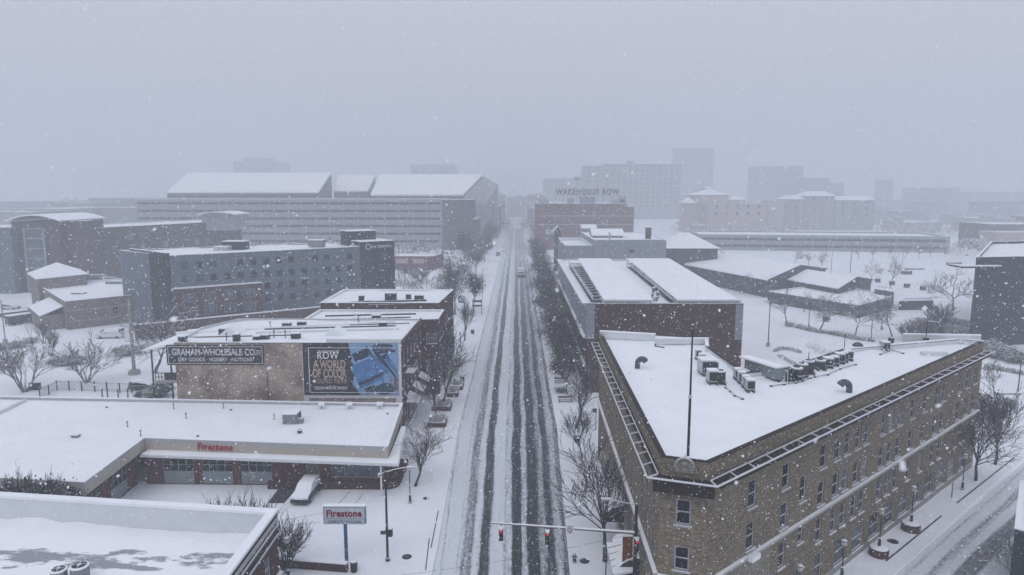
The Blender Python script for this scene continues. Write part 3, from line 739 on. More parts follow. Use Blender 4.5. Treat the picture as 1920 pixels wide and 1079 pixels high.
p = G(1735, 647, ZR); mb = MB(); mb.tube((*p, ZR - .02), (*p, ZR + 2.9), .06, n=6); mb.tube((*p, ZR + 2.9), (p[0] + 1.2, p[1], ZR + 2.75), .07, n=6); mb.box(p[0] - .2, p[0] + .3, p[1] - .2, p[1] + .2, ZR + .3, ZR + .9)
tag(mb.build('roof_mast', 'dark_metal', org=(*p, ZR)), 'thin mast with a snowy top arm at the rear parapet of the flatiron', 'mast')
# flagpole
p = G(1290, 855, ZR); zt = ZT(p, 613)
r = thing('flagpole', (*p, ZR), 'tall black bare flagpole standing behind the nose of the flatiron roof', 'flagpole')
mb = MB(); mb.tube((*p, ZR - .05), (*p, ZR + 4.2), .10, .09, n=10); mb.tube((*p, ZR + 4.2), (*p, zt), .075, .05, n=10); mb.build('pole', 'black_pole', r)
mb = MB(); mb.lathe((*p, zt), [(.03, 0), (.1, .05), (.1, .12), (.03, .18)], 8); mb.build('finial', 'black_pole', r)
mb = MB(); mb.lathe((*p, ZR + 4.15), [(.13, 0), (.13, .14), (.1, .2)], 10); mb.build('collar', 'light_metal', r)

# ================================================================== RED BRICK BUILDING WITH SNOWY ROOF ARRAYS
z15 = 15.0
ra, rb, rc, rd = G(1100, 570, z15), G(1414, 580, z15), G(1252, 487, z15), G(1059, 487, z15)
rb = (rb[0], ra[1]); RB = [ra, rb, (rb[0] + 1.0, rc[1]), (ra[0] + .2, rc[1])]
LR = rd[1] - ra[1]
ops = []
for z in (1.0, 5.0, 9.0):
    ops += grid(LR, [z], 2.4, 2.4, step=4.4, m=1.5)
rbg = building('brick_office_building', 'dark red brick office building behind the flatiron with snow covered roof arrays', 'building', RB, z15, 'brick_maroon', win={3: ops}, parapet=.5, coping='light_metal',
    style={'all': dict(fm='frame_dark', gm='glass_dark', bars=(1, 0), sill=False)})
mb = MB(); mb.obox(ra, (ra[0] + 1.35, ra[1]), .004, .06, 9.5, z15 - .1); mb.obox((rb[0] - 1.25, rb[1]), rb, .004, .06, 9.0, z15 - .1)
mb.obox((ra[0] + .2, rd[1]), ra, .004, .45, 13.9, z15 - .2); mb.obox((ra[0] + .2, rd[1]), ra, .004, .06, 9.6, 13.9)
mb.build('corner_panel', 'stucco_grey', rbg)
mb = MB(); mb.obox((ra[0] + .2, rd[1]), ra, .062, .55, 9.2, 9.5); mb.obox((ra[0] + .2, rd[1]), ra, .004, .5, 4.6, 4.9); mb.obox(ra, (ra[0] + 1.35, ra[1]), .062, .3, 9.2, 9.4)
mb.build('ledge', 'stone_trim', rbg)
mb = MB(); mb.obox((ra[0] + .2, rd[1]), ra, .004, .7, z15 - .2, z15 + .1); mb.build('eave', 'light_metal', rbg)
def roof_array(pa, pb, pc, pd, rows_, name, label):      # pa..pb near edge, pc..pd far edge
    z = 15.6; r = thing(name, (*pa, z15 - .5), label, 'roof array', 'snow covered roof arrays')
    for i in range(rows_):
        t0, t1 = i / rows_, (i + .97) / rows_
        L = lambda p, q, t: (p[0] + (q[0] - p[0]) * t, p[1] + (q[1] - p[1]) * t)
        l, rr = L(pa, pd, t0), L(pb, pc, t0); y0, y1 = l[1], L(pa, pd, t1)[1]
        mb = MB(); mb.v = [(l[0], y0, z), (rr[0], y0, z), (rr[0], y1, z + .22), (l[0], y1, z + .22), (l[0], y0, z - .16), (rr[0], y0, z - .16), (rr[0], y1, z + .06), (l[0], y1, z + .06)]
        mb.f = [(0, 1, 2, 3), (7, 6, 5, 4), (4, 5, 1, 0), (5, 6, 2, 1), (6, 7, 3, 2), (7, 4, 0, 3)]; mb.m = [0] * 6
        mb.build('panel_row', 'snow', r)
        if i % 2 == 0:
            mb = MB()
            for x in (l[0] + .4, (l[0] + rr[0]) / 2, rr[0] - .4): mb.box(x - .08, x + .08, y0 + .1, y0 + .25, z15 - .5, z - .155)
            mb.build('leg', 'dark_metal', r)
    mb = MB(); mb.box(pa[0] - .3, pb[0] + .3, pa[1] - .35, pa[1] - .15, z - .32, z - .1); mb.build('front_beam', 'light_metal', r)
a1, a2, a3, a4 = G(1132, 562, 15.6), G(1225, 562, 15.6), G(1145, 486, 15.6), G(1085, 486, 15.6)
roof_array(a1, a2, a3, a4, 10, 'roof_array', 'narrower snow covered array on the street side of the brick roof')
b1, b2, b3, b4 = G(1270, 562, 15.6), G(1385, 562, 15.6), G(1257, 486, 15.6), G(1177, 486, 15.6)
roof_array(b1, b2, b3, b4, 10, 'roof_array', 'wider snow covered array on the park side of the brick roof')
def rack(p0, p1, q0, q1, nr, label):
    z = 15.5; r = thing('roof_rack', (*p0, z15 - .5), label, 'metal rack', 'metal racks beside the roof arrays'); mb = MB()
    mb.tube((*p0, z), (*p1, z), .12, n=5); mb.tube((*p0, z + .5), (*p1, z + .5), .07, n=5); mb.build('rail', 'light_metal', r)
    mb = MB()
    for i in range(nr + 1):
        t = i / nr; a = [p0[j] + (p1[j] - p0[j]) * t for j in (0, 1)]; b = [q0[j] + (q1[j] - q0[j]) * t for j in (0, 1)]
        mb = MB(); mb.box(a[0], b[0], a[1] - .16, a[1] + .16, z - .1, z + .06)
        mb.box(a[0] - .06, a[0] + .06, a[1] - .06, a[1] + .06, z15 - .5, z + .5); mb.build('rung', 'grey_metal', r)
    mb = MB(); mb.quad((p0[0], p0[1], z15 - .44), (q0[0], q0[1], z15 - .44), (q1[0], q1[1], z15 - .44), (p1[0], p1[1], z15 - .44)); mb.build('deck', 'siding_dark', r)
rack(G(1112, 562, 15.5), G(1067, 494, 15.5), (a1[0] + .1, a1[1]), (a4[0] + .1, G(1067, 494, 15.5)[1]), 16, 'rack of snowy rungs along the street edge of the brick roof')
rack(G(1262, 562, 15.5), G(1176, 494, 15.5), (b1[0] + .1, b1[1]), (b4[0] + .1, G(1176, 494, 15.5)[1]), 9, 'rack of snowy rungs between the two roof arrays')
r = thing('vent_cluster', (*G(1228, 562, 14.6), 14.6), 'cluster of small pipes and valves between the roof arrays', 'roof vents'); random.seed(8)
for k in range(14):
    c = G(random.uniform(1222, 1245), random.uniform(545, 566), 14.55); mb = MB()
    hh = random.uniform(.4, 1.0); mb.lathe((*c, 14.5), [(.22, 0), (.22, hh), (.34, hh + .02), (.34, hh + .12), (.1, hh + .2)], 8); mb.build('vent', 'grey_metal', r)
for i, x in enumerate((1292, 1312, 1330, 1360)):
    c = G(x, 574, 14.6); mb = MB(); w = [.8, 1.2, 1.4, 1.8][i]; mb.box(c[0] - w / 2, c[0] + w / 2, c[1] - .3, c[1] + .3, 14.5, 14.95)
    tag(mb.build('roof_unit', 'grey_metal', org=(*c, 14.5)), ORD[i] + ' low grey unit from the left along the front edge of the brick office roof', 'roof unit', 'low units at the front of the brick roof')

# ================================================================== AUTO SHOP
zF = 5.3
fbL, fbR = G(0, 743, zF), G(755, 757, zF); fR = G(727, 838, zF); fIn = G(270, 822, zF); fOut = G(158, 905, zF); f0 = G(0, 897, zF)
fdx = (f0[0] - fOut[0], f0[1] - fOut[1])
FS = [(-95, f0[1] + (95 + f0[0]) * -fdx[1] / fdx[0] * -1), fOut, fIn, fR, fbR, (-95, fbL[1] + 1.2)]
FS[0] = (-95, fOut[1] + fdx[1] / fdx[0] * (-95 - fOut[0]))
root = thing('auto_shop', (*fIn, 0), 'low L-shaped auto repair shop with beige fascia, brick piers and snowy flat roof', 'auto shop')
# fascia box hanging around the roof, walls set back 1.3 m under it
inn = offset_poly(FS, .35)
mb = MB()
for i in range(6):
    j = (i + 1) % 6; mb.quad((*FS[i], 3.95), (*FS[j], 3.95), (*FS[j], zF - .55), (*FS[i], zF - .55))
mb.build('fascia', 'fascia', root)
mb = MB()
for i in range(6):
    j = (i + 1) % 6; mb.quad((*FS[i], zF - .55), (*FS[j], zF - .55), (*offset_poly(FS, -.03)[j], zF), (*offset_poly(FS, -.03)[i], zF))
    mb.quad((*inn[j], zF - .7), (*inn[i], zF - .7), (*inn[i], zF), (*inn[j], zF))
mb.build('fascia_cap', 'fascia_top', root)
mb = MB(); ring(mb, offset_poly(FS, -.05), offset_poly(FS, .4), zF + .002, zF + .07); mb.build('coping', 'snow', root)
mb = MB(); mb.v = [(x, y, zF - .35) for x, y in inn]; mb.f = [tuple(range(6))]; mb.m = [0]; mb.build('roof', 'snow', root)
ws = offset_poly(FS, 1.0)
# canopy ledge under the fascia along the front and the right-hand end
can = offset_poly(FS, -1.35)
mb = MB(); P_ = [fIn, fR, fbR]; Q_ = [(can[2][0] + 1.2, can[2][1]), (can[3]), (can[4][0], fbR[1] - 4)]
mb.v = []
def slab(a, b, c, d, z0, z1, mbx): mbx.prism([a, b, c, d], z0, z1)
slab((fIn[0] + .2, fIn[1]), (fIn[0] + .2, can[2][1]), can[3], (fR[0], fR[1]), 3.62, 3.86, mb)
slab((fR[0] + .01, fR[1]), (can[3][0] - .01, can[3][1] + .02), (can[4][0] - .01, fbR[1] - 5), (fR[0] - .3, fbR[1] - 5), 3.62, 3.86, mb)
mb.build('canopy', 'white_paint', root)
mb = MB()
slab((fIn[0] + .3, fIn[1] - .01), (fIn[0] + .3, can[2][1] + .12), (can[3][0] - .12, can[3][1] + .12), (fR[0], fR[1] - .01), 3.862, 3.95, mb)
slab((fR[0] + .02, fR[1]), (can[3][0] - .14, can[3][1] + .14), (can[4][0] - .13, fbR[1] - 5), (fR[0] - .25, fbR[1] - 5), 3.864, 3.952, mb)
mb.build('canopy_snow', 'snow', root)
# walls
y1 = ws[2][1]; xl, xr = fIn[0] + .2, fR[0] - .4
wF0, wF1 = (xl, G(300, 908)[1]), (xr, G(700, 912)[1])
Lf = math.hypot(wF1[0] - wF0[0], wF1[1] - wF0[1])
def sx(px, py=905): return wallhit(px, py, wF0, wF1)[0]
doors = [(306, 365), (379, 437), (452, 511)]
opsd = [(sx(a), sx(b), .05, 3.1) for a, b in doors]; opg = [(sx(575), sx(600), .05, 3.2)]; opw = [(sx(622), Lf - .4, .95, 3.3)]
mb = MB(); facade(mb, wF0, wF1, 0, 3.95, opsd + opg + opw, .25)
wing0, wing1 = (fOut[0] - .9, fOut[1] + .6), (fOut[0] - .9 + (fIn[0] - fOut[0]), wF0[1])
Lw = math.hypot(wing1[0] - wing0[0], wing1[1] - wing0[1])
sw = lambda px, py: wallhit(px, py, wing0, wing1)[0]
opl = [(Lw - 10.4, Lw - 7.2, .05, 3.1), (Lw - 5.6, Lw - 1.9, .05, 3.1)]
facade(mb, wing0, wing1, 0, 3.95, opl, .25)
facade(mb, (-95, FS[0][1] + .6), wing0, 0, 3.95, [(40, 44, .9, 3)], .25)
facade(mb, wF1, (fbR[0] - .4, fbR[1] - .3), 0, 3.95, (), .25); facade(mb, (fbR[0] - .4, fbR[1] - .3), (-95, fbL[1] + .9), 0, 3.95, (), .25)
mb.build('wall', 'brick_red', root)
def garage_door(P0, P1, o):
    a, b, z0, z1 = o; dx, dy = P1[0] - P0[0], P1[1] - P0[1]; L = math.hypot(dx, dy); ang = math.atan2(dy, dx); w = b - a
    d = put('garage_door', garage_mesh(w)[0], root, (P0[0] + dx / L * (a + b) / 2, P0[1] + dy / L * (a + b) / 2, z0), ang)
    g = bpy.data.objects.new('window_band', garage_mesh(w)[1]); COL.objects.link(g); g.parent = d
GD = {}
def garage_mesh(w):
    w = round(w, 1)
    if w in GD: return GD[w]
    f = MB(); f.box(-w / 2, w / 2, .16, .2, 0, 1.5)
    for k in range(4): f.box(-w / 2, w / 2, .14, .16, .35 * (k + 1) - .02, .35 * (k + 1) + .02)
    for k in range(5): x = -w / 2 + (w - .08) * k / 4; f.box(x, x + .08, .13, .2, 1.5, 3.05)
    for z in (2.25, 2.98): f.box(-w / 2 + .08, w / 2 - .08, .14, .195, z, z + .07)
    g = MB(); g.quad((-w / 2, .18, 1.5), (w / 2, .18, 1.5), (w / 2, .18, 3.05), (-w / 2, .18, 3.05))
    GD[w] = (f.mesh('garage_door', 'door_panel'), g.mesh('window_band', 'glass_dark')); return GD[w]
for o_ in opsd: garage_door(wF0, wF1, o_)
for o_ in opl: garage_door(wing0, wing1, o_)
add_windows(root, wF0, wF1, opg, 'frame_grey', 'glass_blue', (1, 0), False, .08, .2, name='glass_door')
add_windows(root, wF0, wF1, opw, 'frame_grey', 'glass_blue', (3, 0), False, .07, .2, name='shop_window')
mb = MB(); mb.box(*[G(447, 870)[0]] * 2, 0, 0, 0, 0) if False else None
# rounded planter wall at the corner
mb = MB(); pts = [(sx(515), .3), (Lf - 1, .3)]
base = [(wF0[0] + sx(508), wF1[1] - .9), (xr - .2, wF1[1] - .9)]
for i in range(7): t = -math.pi / 2 + math.pi / 2 * i / 6; base.append((xr - .2 + 1.6 * math.cos(t), wF1[1] + .7 + 1.6 * math.sin(t)))
base += [(xr + 1.4, wF1[1] + 6), (xr + .15, wF1[1] + 6), (xr + .1, wF1[1] - .32), (wF0[0] + sx(508), wF1[1] - .32)]
mb.prism(base, 0, .85); mb.build('planter_wall', 'brick_maroon', root)
mb = MB(); c = G(724, 912); mb.tube((c[0], can[3][1] + .5, 0), (c[0], can[3][1] + .5, 3.62), .11, n=8); mb.build('canopy_column', 'white_paint', root)
# lettering on the fascia
mid = wallhit(404, 838, fIn, fR); ang = math.atan2(fR[1] - fIn[1], fR[0] - fIn[0]); ux, uy = math.cos(ang), math.sin(ang)
def on(P, s, o, z): return (P[0] + ux * s + uy * o, P[1] + uy * s - ux * o, z)
text('shop_lettering', 'Firestone', 4.1, .82, on(fIn, mid[0], .08, mid[1]), ang, 'red_paint', root, bold=.012, ext=.12, spacing=1.15)
# small roof fittings
def vent_pipe(px, py, h, label, z=zF - .35):
    c = G(px, py, z); mb = MB(); mb.tube((*c, z - .05), (*c, z + h), .055, n=7); mb.tube((*c, z + h - .18), (*c, z + h), .11, n=7); mb.tube((*c, z), (*c, z + .12), .12, .08, n=7)
    tag(mb.build('vent_pipe', 'grey_metal', org=(*c, z)), label, 'vent pipe', 'vent pipes on the auto shop roof')
for k, (x, y) in enumerate([(239, 801), (264, 818), (326, 767), (349, 785), (419, 766), (514, 787)]):
    vent_pipe(x, y, .75, ORD[k] + ' thin vent pipe from the left on the auto shop roof')
for k, (x, y) in enumerate([(200, 765), (433, 770), (371, 819), (727, 777), (562, 807)]):
    c = G(x, y, zF - .35); mb = MB(); mb.lathe((*c, zF - .4), [(.1, 0), (.1, .15), (.16, .16), (.14, .24), (.02, .27)], 8)
    tag(mb.build('roof_drain', 'dark_metal', org=(*c, zF - .35)), ['tiny dark roof cap behind the left wing of the auto shop', 'tiny dark roof cap behind the middle vent pipes', 'tiny dark roof cap above the red shop lettering', 'tiny dark roof cap near the right end of the auto shop', 'tiny dark roof cap in front of the grey rooftop unit'][k], 'roof cap', 'small roof caps on the auto shop')
c = G(142, 820, zF - .35); mb = MB(); mb.box(c[0] - .35, c[0] + .35, c[1] - .3, c[1] + .3, zF - .36, zF - .1); mb.prism([(c[0] - .42, c[1] - .36), (c[0] + .42, c[1] - .36), (c[0] + .42, c[1] + .36), (c[0] - .42, c[1] + .36)], zF - .099, zF - .03)
tag(mb.build('roof_fan', 'grey_metal', org=(*c, zF - .35)), 'low snowy roof fan alone on the left wing of the auto shop', 'roof fan')
c = G(562, 812, zF - .35); mb = MB(); mb.lathe((*c, zF - .36), [(.28, 0), (.2, .2), (.32, .22), (.28, .34), (.05, .4)], 10)
tag(mb.build('roof_fan', 'dark_metal', org=(*c, zF - .35)), 'small dark mushroom fan in front of the grey rooftop unit', 'roof fan')
c = G(543, 796, zF - .35); r = thing('rooftop_unit', (*c, zF - .35), 'grey boxy rooftop unit with slanted side on the auto shop roof', 'rooftop unit')
mb = MB(); mb.box(c[0] - .85, c[0] + .85, c[1], c[1] + 1.9, zF - .3, zF + .85); mb.build('casing', 'grey_metal', r)
mb = MB(); mb.box(c[0] + .852, c[0] + 1.5, c[1] + .2, c[1] + .8, zF - .3, zF + .25); mb.build('intake_hood', 'grey_metal', r)
mb = MB(); mb.box(c[0] - .87, c[0] + .87, c[1] - .02, c[1] + 1.92, zF + .852, zF + .95); mb.build('snow_cap', 'snow', r)
mb = MB(); mb.box(c[0] + .853, c[0] + .9, c[1] + .95, c[1] + 1.7, zF, zF + .7); mb.build('louvre', 'grille', r)
for k, x in enumerate((603, 655, 712)):
    c = G(x, 762, zF); r = thing('floodlight', (*c, zF - .3), ['left', 'middle', 'right'][k] + ' floodlight panel tilted up at the foot of the billboard', 'floodlight', 'floodlights under the billboard')
    mb = MB(); mb.tube((*c, zF - .36), (*c, zF + .15), .05, n=6); mb.build('stem', 'dark_metal', r)
    mb = MB(); mb.v = [(c[0] - .42, c[1] - .35, zF + .12), (c[0] + .42, c[1] - .35, zF + .12), (c[0] + .42, c[1] + .35, zF + .42), (c[0] - .42, c[1] + .35, zF + .42), (c[0] - .42, c[1] - .35, zF + .2), (c[0] + .42, c[1] - .35, zF + .2), (c[0] + .42, c[1] + .35, zF + .5), (c[0] - .42, c[1] + .35, zF + .5)]
    mb.f = [(3, 2, 1, 0), (4, 5, 6, 7), (0, 1, 5, 4), (1, 2, 6, 5), (2, 3, 7, 6), (3, 0, 4, 7)]; mb.m = [0] * 6; mb.build('lamp_head', 'light_metal', r)
# raised kerb line across the far left of the roof
mb = MB(); a, b = G(-20, 782, zF - .1), G(46, 750, zF - .1); mb.obox(a, b, -.25, .25, zF - .36, zF - .02); mb.build('roof_kerb', 'membrane', root)

# ================================================================== PAINTED BRICK BUILDING WITH BILLBOARD
zG = 12.8
g0, g1 = (G(313, 649, zG)[0], 90.6), (G(752, 643, zG)[0], 90.6); gM = G(563, 649, zG)[0]
GB = [g0, g1, (g1[0] + .3, 108.5), (G(430, 607, zG)[0], 108.5), (g0[0] - 1.2, 101.5)]
Ls = 108.5 - 90.6
ops = [(1.4 + i * 2.9, 2.6 + i * 2.9, z, z + 2.0) for i in range(6) for z in (9.2, 5.3)] + [(1.2 + i * 4.2, 4.4 + i * 4.2, .6, 3.2) for i in range(4)]
gb = building('brick_commercial_building', 'long tan brick building with painted wall sign and billboard above the auto shop', 'building', GB, zG, 'brick_painted', win={1: ops}, parapet=.35, coping='dark_metal', pw=.3, coping_t=.05,
    style={'all': dict(fm='frame_grey', gm='glass_dark', bars=(0, 1))})
mb = MB(); mb.obox(g1, (g1[0] + .3, 108.5), .003, .12, 0.2, zG - .1)
# street face is dark red brick: a veneer with the same openings
gb_face = MB(); facade(gb_face, (g1[0] + .03, 90.6), (g1[0] + .33, 108.5), 0, zG + .3, ops, .02); gb_face.build('street_wall', 'brick_maroon', gb)
mb = MB(); mb.box(gM - .35, gM + .35, g0[1] - .07, g0[1] - .003, 4.2, zG - .02); mb.box(g1[0] - .75, g1[0] + .02, g0[1] - .07, g0[1] - .003, 4.2, zG - .02)
mb.box(gM + .35, g1[0] - .75, g0[1] - .07, g0[1] - .003, 5.1, 5.62); mb.box(gM + .35, g1[0] - .75, g0[1] - .07, g0[1] - .003, 12.28, zG - .02)
mb.box(gM + 3.0, g1[0] + .02, g0[1] - .07, g0[1] + .3, zG + .056, zG + .5); mb.build('pale_frame', 'white_paint', gb)
mb = MB(); mb.box(gM + 3.0, g1[0] + .02, g0[1] - .1, g0[1] + .35, zG + .503, zG + .6); mb.build('coping_snow', 'snow', gb)
# painted ghost sign
sx0, sz1 = D(311, 647, g0[1]); sx1, sz0 = D(496, 685, g0[1])
sg_ = MB(); sg_.box(sx0, sx1, g0[1] - .05, g0[1] - .002, sz0, sz1); sign = sg_.build('wall_sign', 'sign_black', gb); sign['label'] = 'black painted wall sign with white lettering'
mb = MB(); yb = g0[1] - .06
for (a, b, c, d) in ((sx0 + .2, sx1 - .2, sz1 - .28, sz1 - .2), (sx0 + .2, sx1 - .2, sz0 + .2, sz0 + .28), (sx0 + .2, sx0 + .28, sz0 + .28, sz1 - .28), (sx1 - .28, sx1 - .2, sz0 + .28, sz1 - .28)): mb.box(a, b, yb, yb + .008, c, d)
mb.build('border', 'letter_white', sign)
wS = sx1 - sx0; zc = (sz0 + sz1) / 2
text('lettering', 'GRAHAM-WHOLESALE CO.', wS * .87, .95, (sx0 + wS * .49, yb, zc + .42), 0, 'letter_white', sign, bold=.03, ext=.015)
text('lettering', 'DRY GOODS · HOSIERY · NOTIONS', wS * .76, .55, (sx0 + wS * .5, yb, zc - .62), 0, 'letter_white', sign, bold=.02, ext=.015)
mb = MB()
for k in range(3): mb.box(sx1 - 1.05, sx1 - .45, yb, yb + .01, zc + .18 + k * .2, zc + .28 + k * .2)
mb.build('lettering', 'letter_white', sign)
mb = MB(); xq = D(501, 700, g0[1])[0]; mb.tube((xq, g0[1] - .06, 4.6), (xq, g0[1] - .06, sz0), .05, n=6); mb.build('downpipe', 'dark_metal', gb)
# billboard
bx0, bz1 = D(567, 643, g0[1]); bx1, bz0 = D(749, 752, g0[1]); bz0 = max(bz0, 5.55)
bb = thing('billboard', ((bx0 + bx1) / 2, g0[1] - .2, bz0), 'large black and blue billboard with fashion items and tan lettering on brick wall', 'billboard')
BW, BH = bx1 - bx0, bz1 - bz0; ybb = g0[1] - .14
mb = MB(); mb.box(bx0, bx1, ybb, g0[1] - .075, bz0, bz1); mb.build('panel', 'sign_black', bb)
def bp(u, v, d=0): return (bx0 + BW * u, ybb - .006 - d, bz0 + BH * v)
def flat(name, pts, m, d, parent=bb):
    mb = MB(); mb.v = [bp(u, v, d) for u, v in pts] + [bp(u, v, d - .004) for u, v in pts]; n_ = len(pts)
    mb.f = [tuple(range(n_)), tuple(range(2 * n_ - 1, n_ - 1, -1))]; mb.m = [0, 0]
    return mb.build(name, m, parent)
flat('picture', [(1, 0), (1, 1), (.48, 1), (.505, .80), (.52, .62), (.545, .48), (.525, .30), (.51, .22), (.56, .10), (.60, 0)], 'poster_pale', .0)
def blob(cx_, cy_, rx, ry, a, n_=14, seed=0, rag=.12):
    random.seed(seed); out = []
    for k in range(n_):
        t = 2 * math.pi * k / n_; r_ = 1 + random.uniform(-rag, rag); x, y = rx * r_ * math.cos(t), ry * r_ * math.sin(t)
        out.append((cx_ + x * math.cos(a) - y * math.sin(a), cy_ + (x * math.sin(a) + y * math.cos(a)) * BW / BH))
    return [(min(.995, max(.5, u)), min(.995, max(.005, v))) for u, v in out][::-1]
def rect(cx_, cy_, rx, ry, a): 
    o = [];
    for x, y in ((-rx, -ry), (rx, -ry), (rx, ry), (-rx, ry)):
        o.append((cx_ + x * math.cos(a) - y * math.sin(a), cy_ + (x * math.sin(a) + y * math.cos(a)) * BW / BH))
    return [(min(.995, u), min(.995, max(.005, v))) for u, v in o][::-1]
flat('bag_shape', rect(.70, .46, .17, .13, .42), 'poster_blue', .010); flat('bag_shadow', rect(.735, .33, .17, .018, .42), 'poster_navy', .014)
flat('bag_flap', rect(.68, .52, .155, .05, .42), 'poster_teal', .013) if False else None
flat('purse_shape', rect(.61, .77, .085, .045, .40), 'poster_navy', .016); flat('shoe_shape', blob(.83, .90, .11, .055, .1, 12, 2), 'poster_teal', .018)
flat('shoe_strap', rect(.86, .83, .11, .012, .12), 'poster_navy', .021); flat('shoe_strap', rect(.70, .84, .01, .07, .5), 'poster_navy', .021)
flat('sandal_sole', rect(.90, .55, .022, .19, .72), 'poster_navy', .022); flat('sandal_strap', rect(.94, .60, .035, .13, .72), 'poster_blue', .024); flat('buckle', rect(.86, .75, .03, .022, .3), 'poster_navy', .026)
flat('watch_strap', blob(.88, .30, .055, .10, .2, 12, 4), 'poster_blue', .017); flat('watch_face', blob(.88, .30, .038, .08, .2, 12, 4), 'poster_pale', .019)
flat('wallet', rect(.70, .11, .055, .035, .4), 'poster_navy', .020); flat('hat_shape', blob(.85, .12, .10, .07, .1, 12, 6), 'poster_teal', .022); flat('tassel', rect(.97, .22, .02, .07, .1), 'poster_brown', .024)
mb = MB()
for (a, b, c, d) in ((.06, .97, .905, .913), (.06, .97, .05, .058), (.06, .066, .058, .905)): 
    p, q = bp(a, c, .03), bp(b, d, .03); mb.box(p[0], q[0], p[1] - .004, p[1], p[2], q[2])
mb.build('border', 'letter_clean', bb)
text('lettering', 'WAREHOUSE', BW * .22, .24, bp(.27, .845), 0, 'letter_clean', bb, ext=.02, spacing=1.15)
text('lettering', 'ROW', BW * .22, .98, bp(.265, .765), 0, 'letter_clean', bb, bold=-.0, ext=.02, spacing=1.1)
mb = MB()
for u in (.163, .185, .205, .232, .295, .305, .33, .352, .37): p = bp(u, .763 + .058); mb.box(p[0] - .16, p[0] + .16, p[1] - .012, p[1], p[2], p[2] + .05)
for u in (.170, .215): p = bp(u, .71); mb.box(p[0] - .16, p[0] + .16, p[1] - .012, p[1], p[2], p[2] + .05)
mb.build('serif', 'letter_clean', bb)
text('lettering', 'A WORLD', BW * .34, 1.22, bp(.275, .595), 0, 'letter_tan', bb, bold=.03, ext=.02)
text('lettering', 'OF COLOR', BW * .36, 1.32, bp(.275, .42), 0, 'letter_tan', bb, bold=.03, ext=.02)
text('lettering', 'FOUND HERE', BW * .34, .62, bp(.28, .27), 0, 'letter_tan', bb, bold=.0, ext=.02, spacing=1.1)
text('lettering', '2 BLOCKS AHEAD ON THE RIGHT', BW * .35, .42, bp(.285, .14), 0, 'letter_clean', bb, bold=.0, ext=.02)
# rear porch at the left end
pr = thing('covered_porch', (g0[0] - 4, 95, 0), 'snow roofed timber porch with balcony at the left end of the painted brick building', 'porch')
pc = [G(268, 656, 10.2), (g0[0] - .1, 94.6), (g0[0] - 1.2, 101.0), G(330, 630, 11.6)]
mb = MB(); zs_ = [10.2, 11.5, 12.6, 12.4]
pts3 = [(g0[0] - 6.6, 94.5, 10.9), (g0[0] - .05, 94.5, 12.3), (g0[0] - .9, 101.2, 12.72), (g0[0] - 3.0, 101.2, 12.5)]
mb.v = pts3 + [(x, y, z - .25) for x, y, z in pts3]; mb.f = [(0, 1, 2, 3), (7, 6, 5, 4), (4, 5, 1, 0), (5, 6, 2, 1), (6, 7, 3, 2), (7, 4, 0, 3)]; mb.m = [0] * 6; mb.build('roof', 'snow', pr)
for x in (-3.0, -5.7): mb = MB(); mb.tube((g0[0] + x, 95.2, 0), (g0[0] + x, 95.2, 11.2 if x > -4 else 10.9), .13, n=6); mb.build('post', 'frame_dark', pr)
mb = MB(); mb.box(g0[0] - 5.2, g0[0] - .02, 94.8, 99, 6.0, 6.3); mb.build('deck', 'stone_trim', pr)
mb = MB()
for z in (6.8, 7.4): mb.box(g0[0] - 5.2, g0[0] - .02, 94.8, 94.9, z, z + .08)
for i in range(12): x = g0[0] - 5.2 + i * .45; mb.box(x, x + .07, 94.8, 94.9, 6.3, 7.45)
mb.box(g0[0] - 4.1, g0[0] - .1, 95.2, 95.7, 6.3, 7.3); mb.build('railing', 'frame_dark', pr)
# neighbours of the row
zB = 12.6
b2 = [(g1[0] - 14.5, 108.75), (g1[0] + .35, 108.75), (G(826, 598, zB)[0], 111.2), (G(826, 588, zB)[0], 119.4), (G(600, 588, zB)[0], 119.4), (G(600, 590, zB)[0], 112.5)]
b2 = [(-34.5, 109.0), (g1[0] + .4, 109.0), (-12.7, 109.4), (-12.7, 118.2), (-34.5, 118.2)]
ops2 = [(.8 + i * 2.5, 2.0 + i * 2.5, z, z + 1.9) for i in range(3) for z in (8.8, 5.2)] + [(.8, 7.5, .6, 3.2)]
r2 = building('brick_row_building', 'middle brick building of the row, its snowy roof jutting toward the street', 'building', b2, zB, 'brick_maroon', win={2: ops2, 1: [(.6, 2.4, 8.6, 10.4)]}, parapet=.25, coping='snow', group=None)
b3 = [(-34.5, 118.5), (-13.6, 118.5), (-12.6, 135.2), (-34.5, 135.2)]
zB3 = 13.0
ops3 = [(.8 + i * 2.6, 2.0 + i * 2.6, z, z + 1.9) for i in range(6) for z in (8.8, 5.2)] + [(.8 + i * 4, 4 + i * 4, .6, 3.2) for i in range(4)]
r3 = building('brick_row_building', 'farthest brick building of the row, with a dark wall band under its snowy roof edge', 'building', b3, zB3 + .8, 'brick_maroon', win={1: ops3}, parapet=.3, coping='snow')
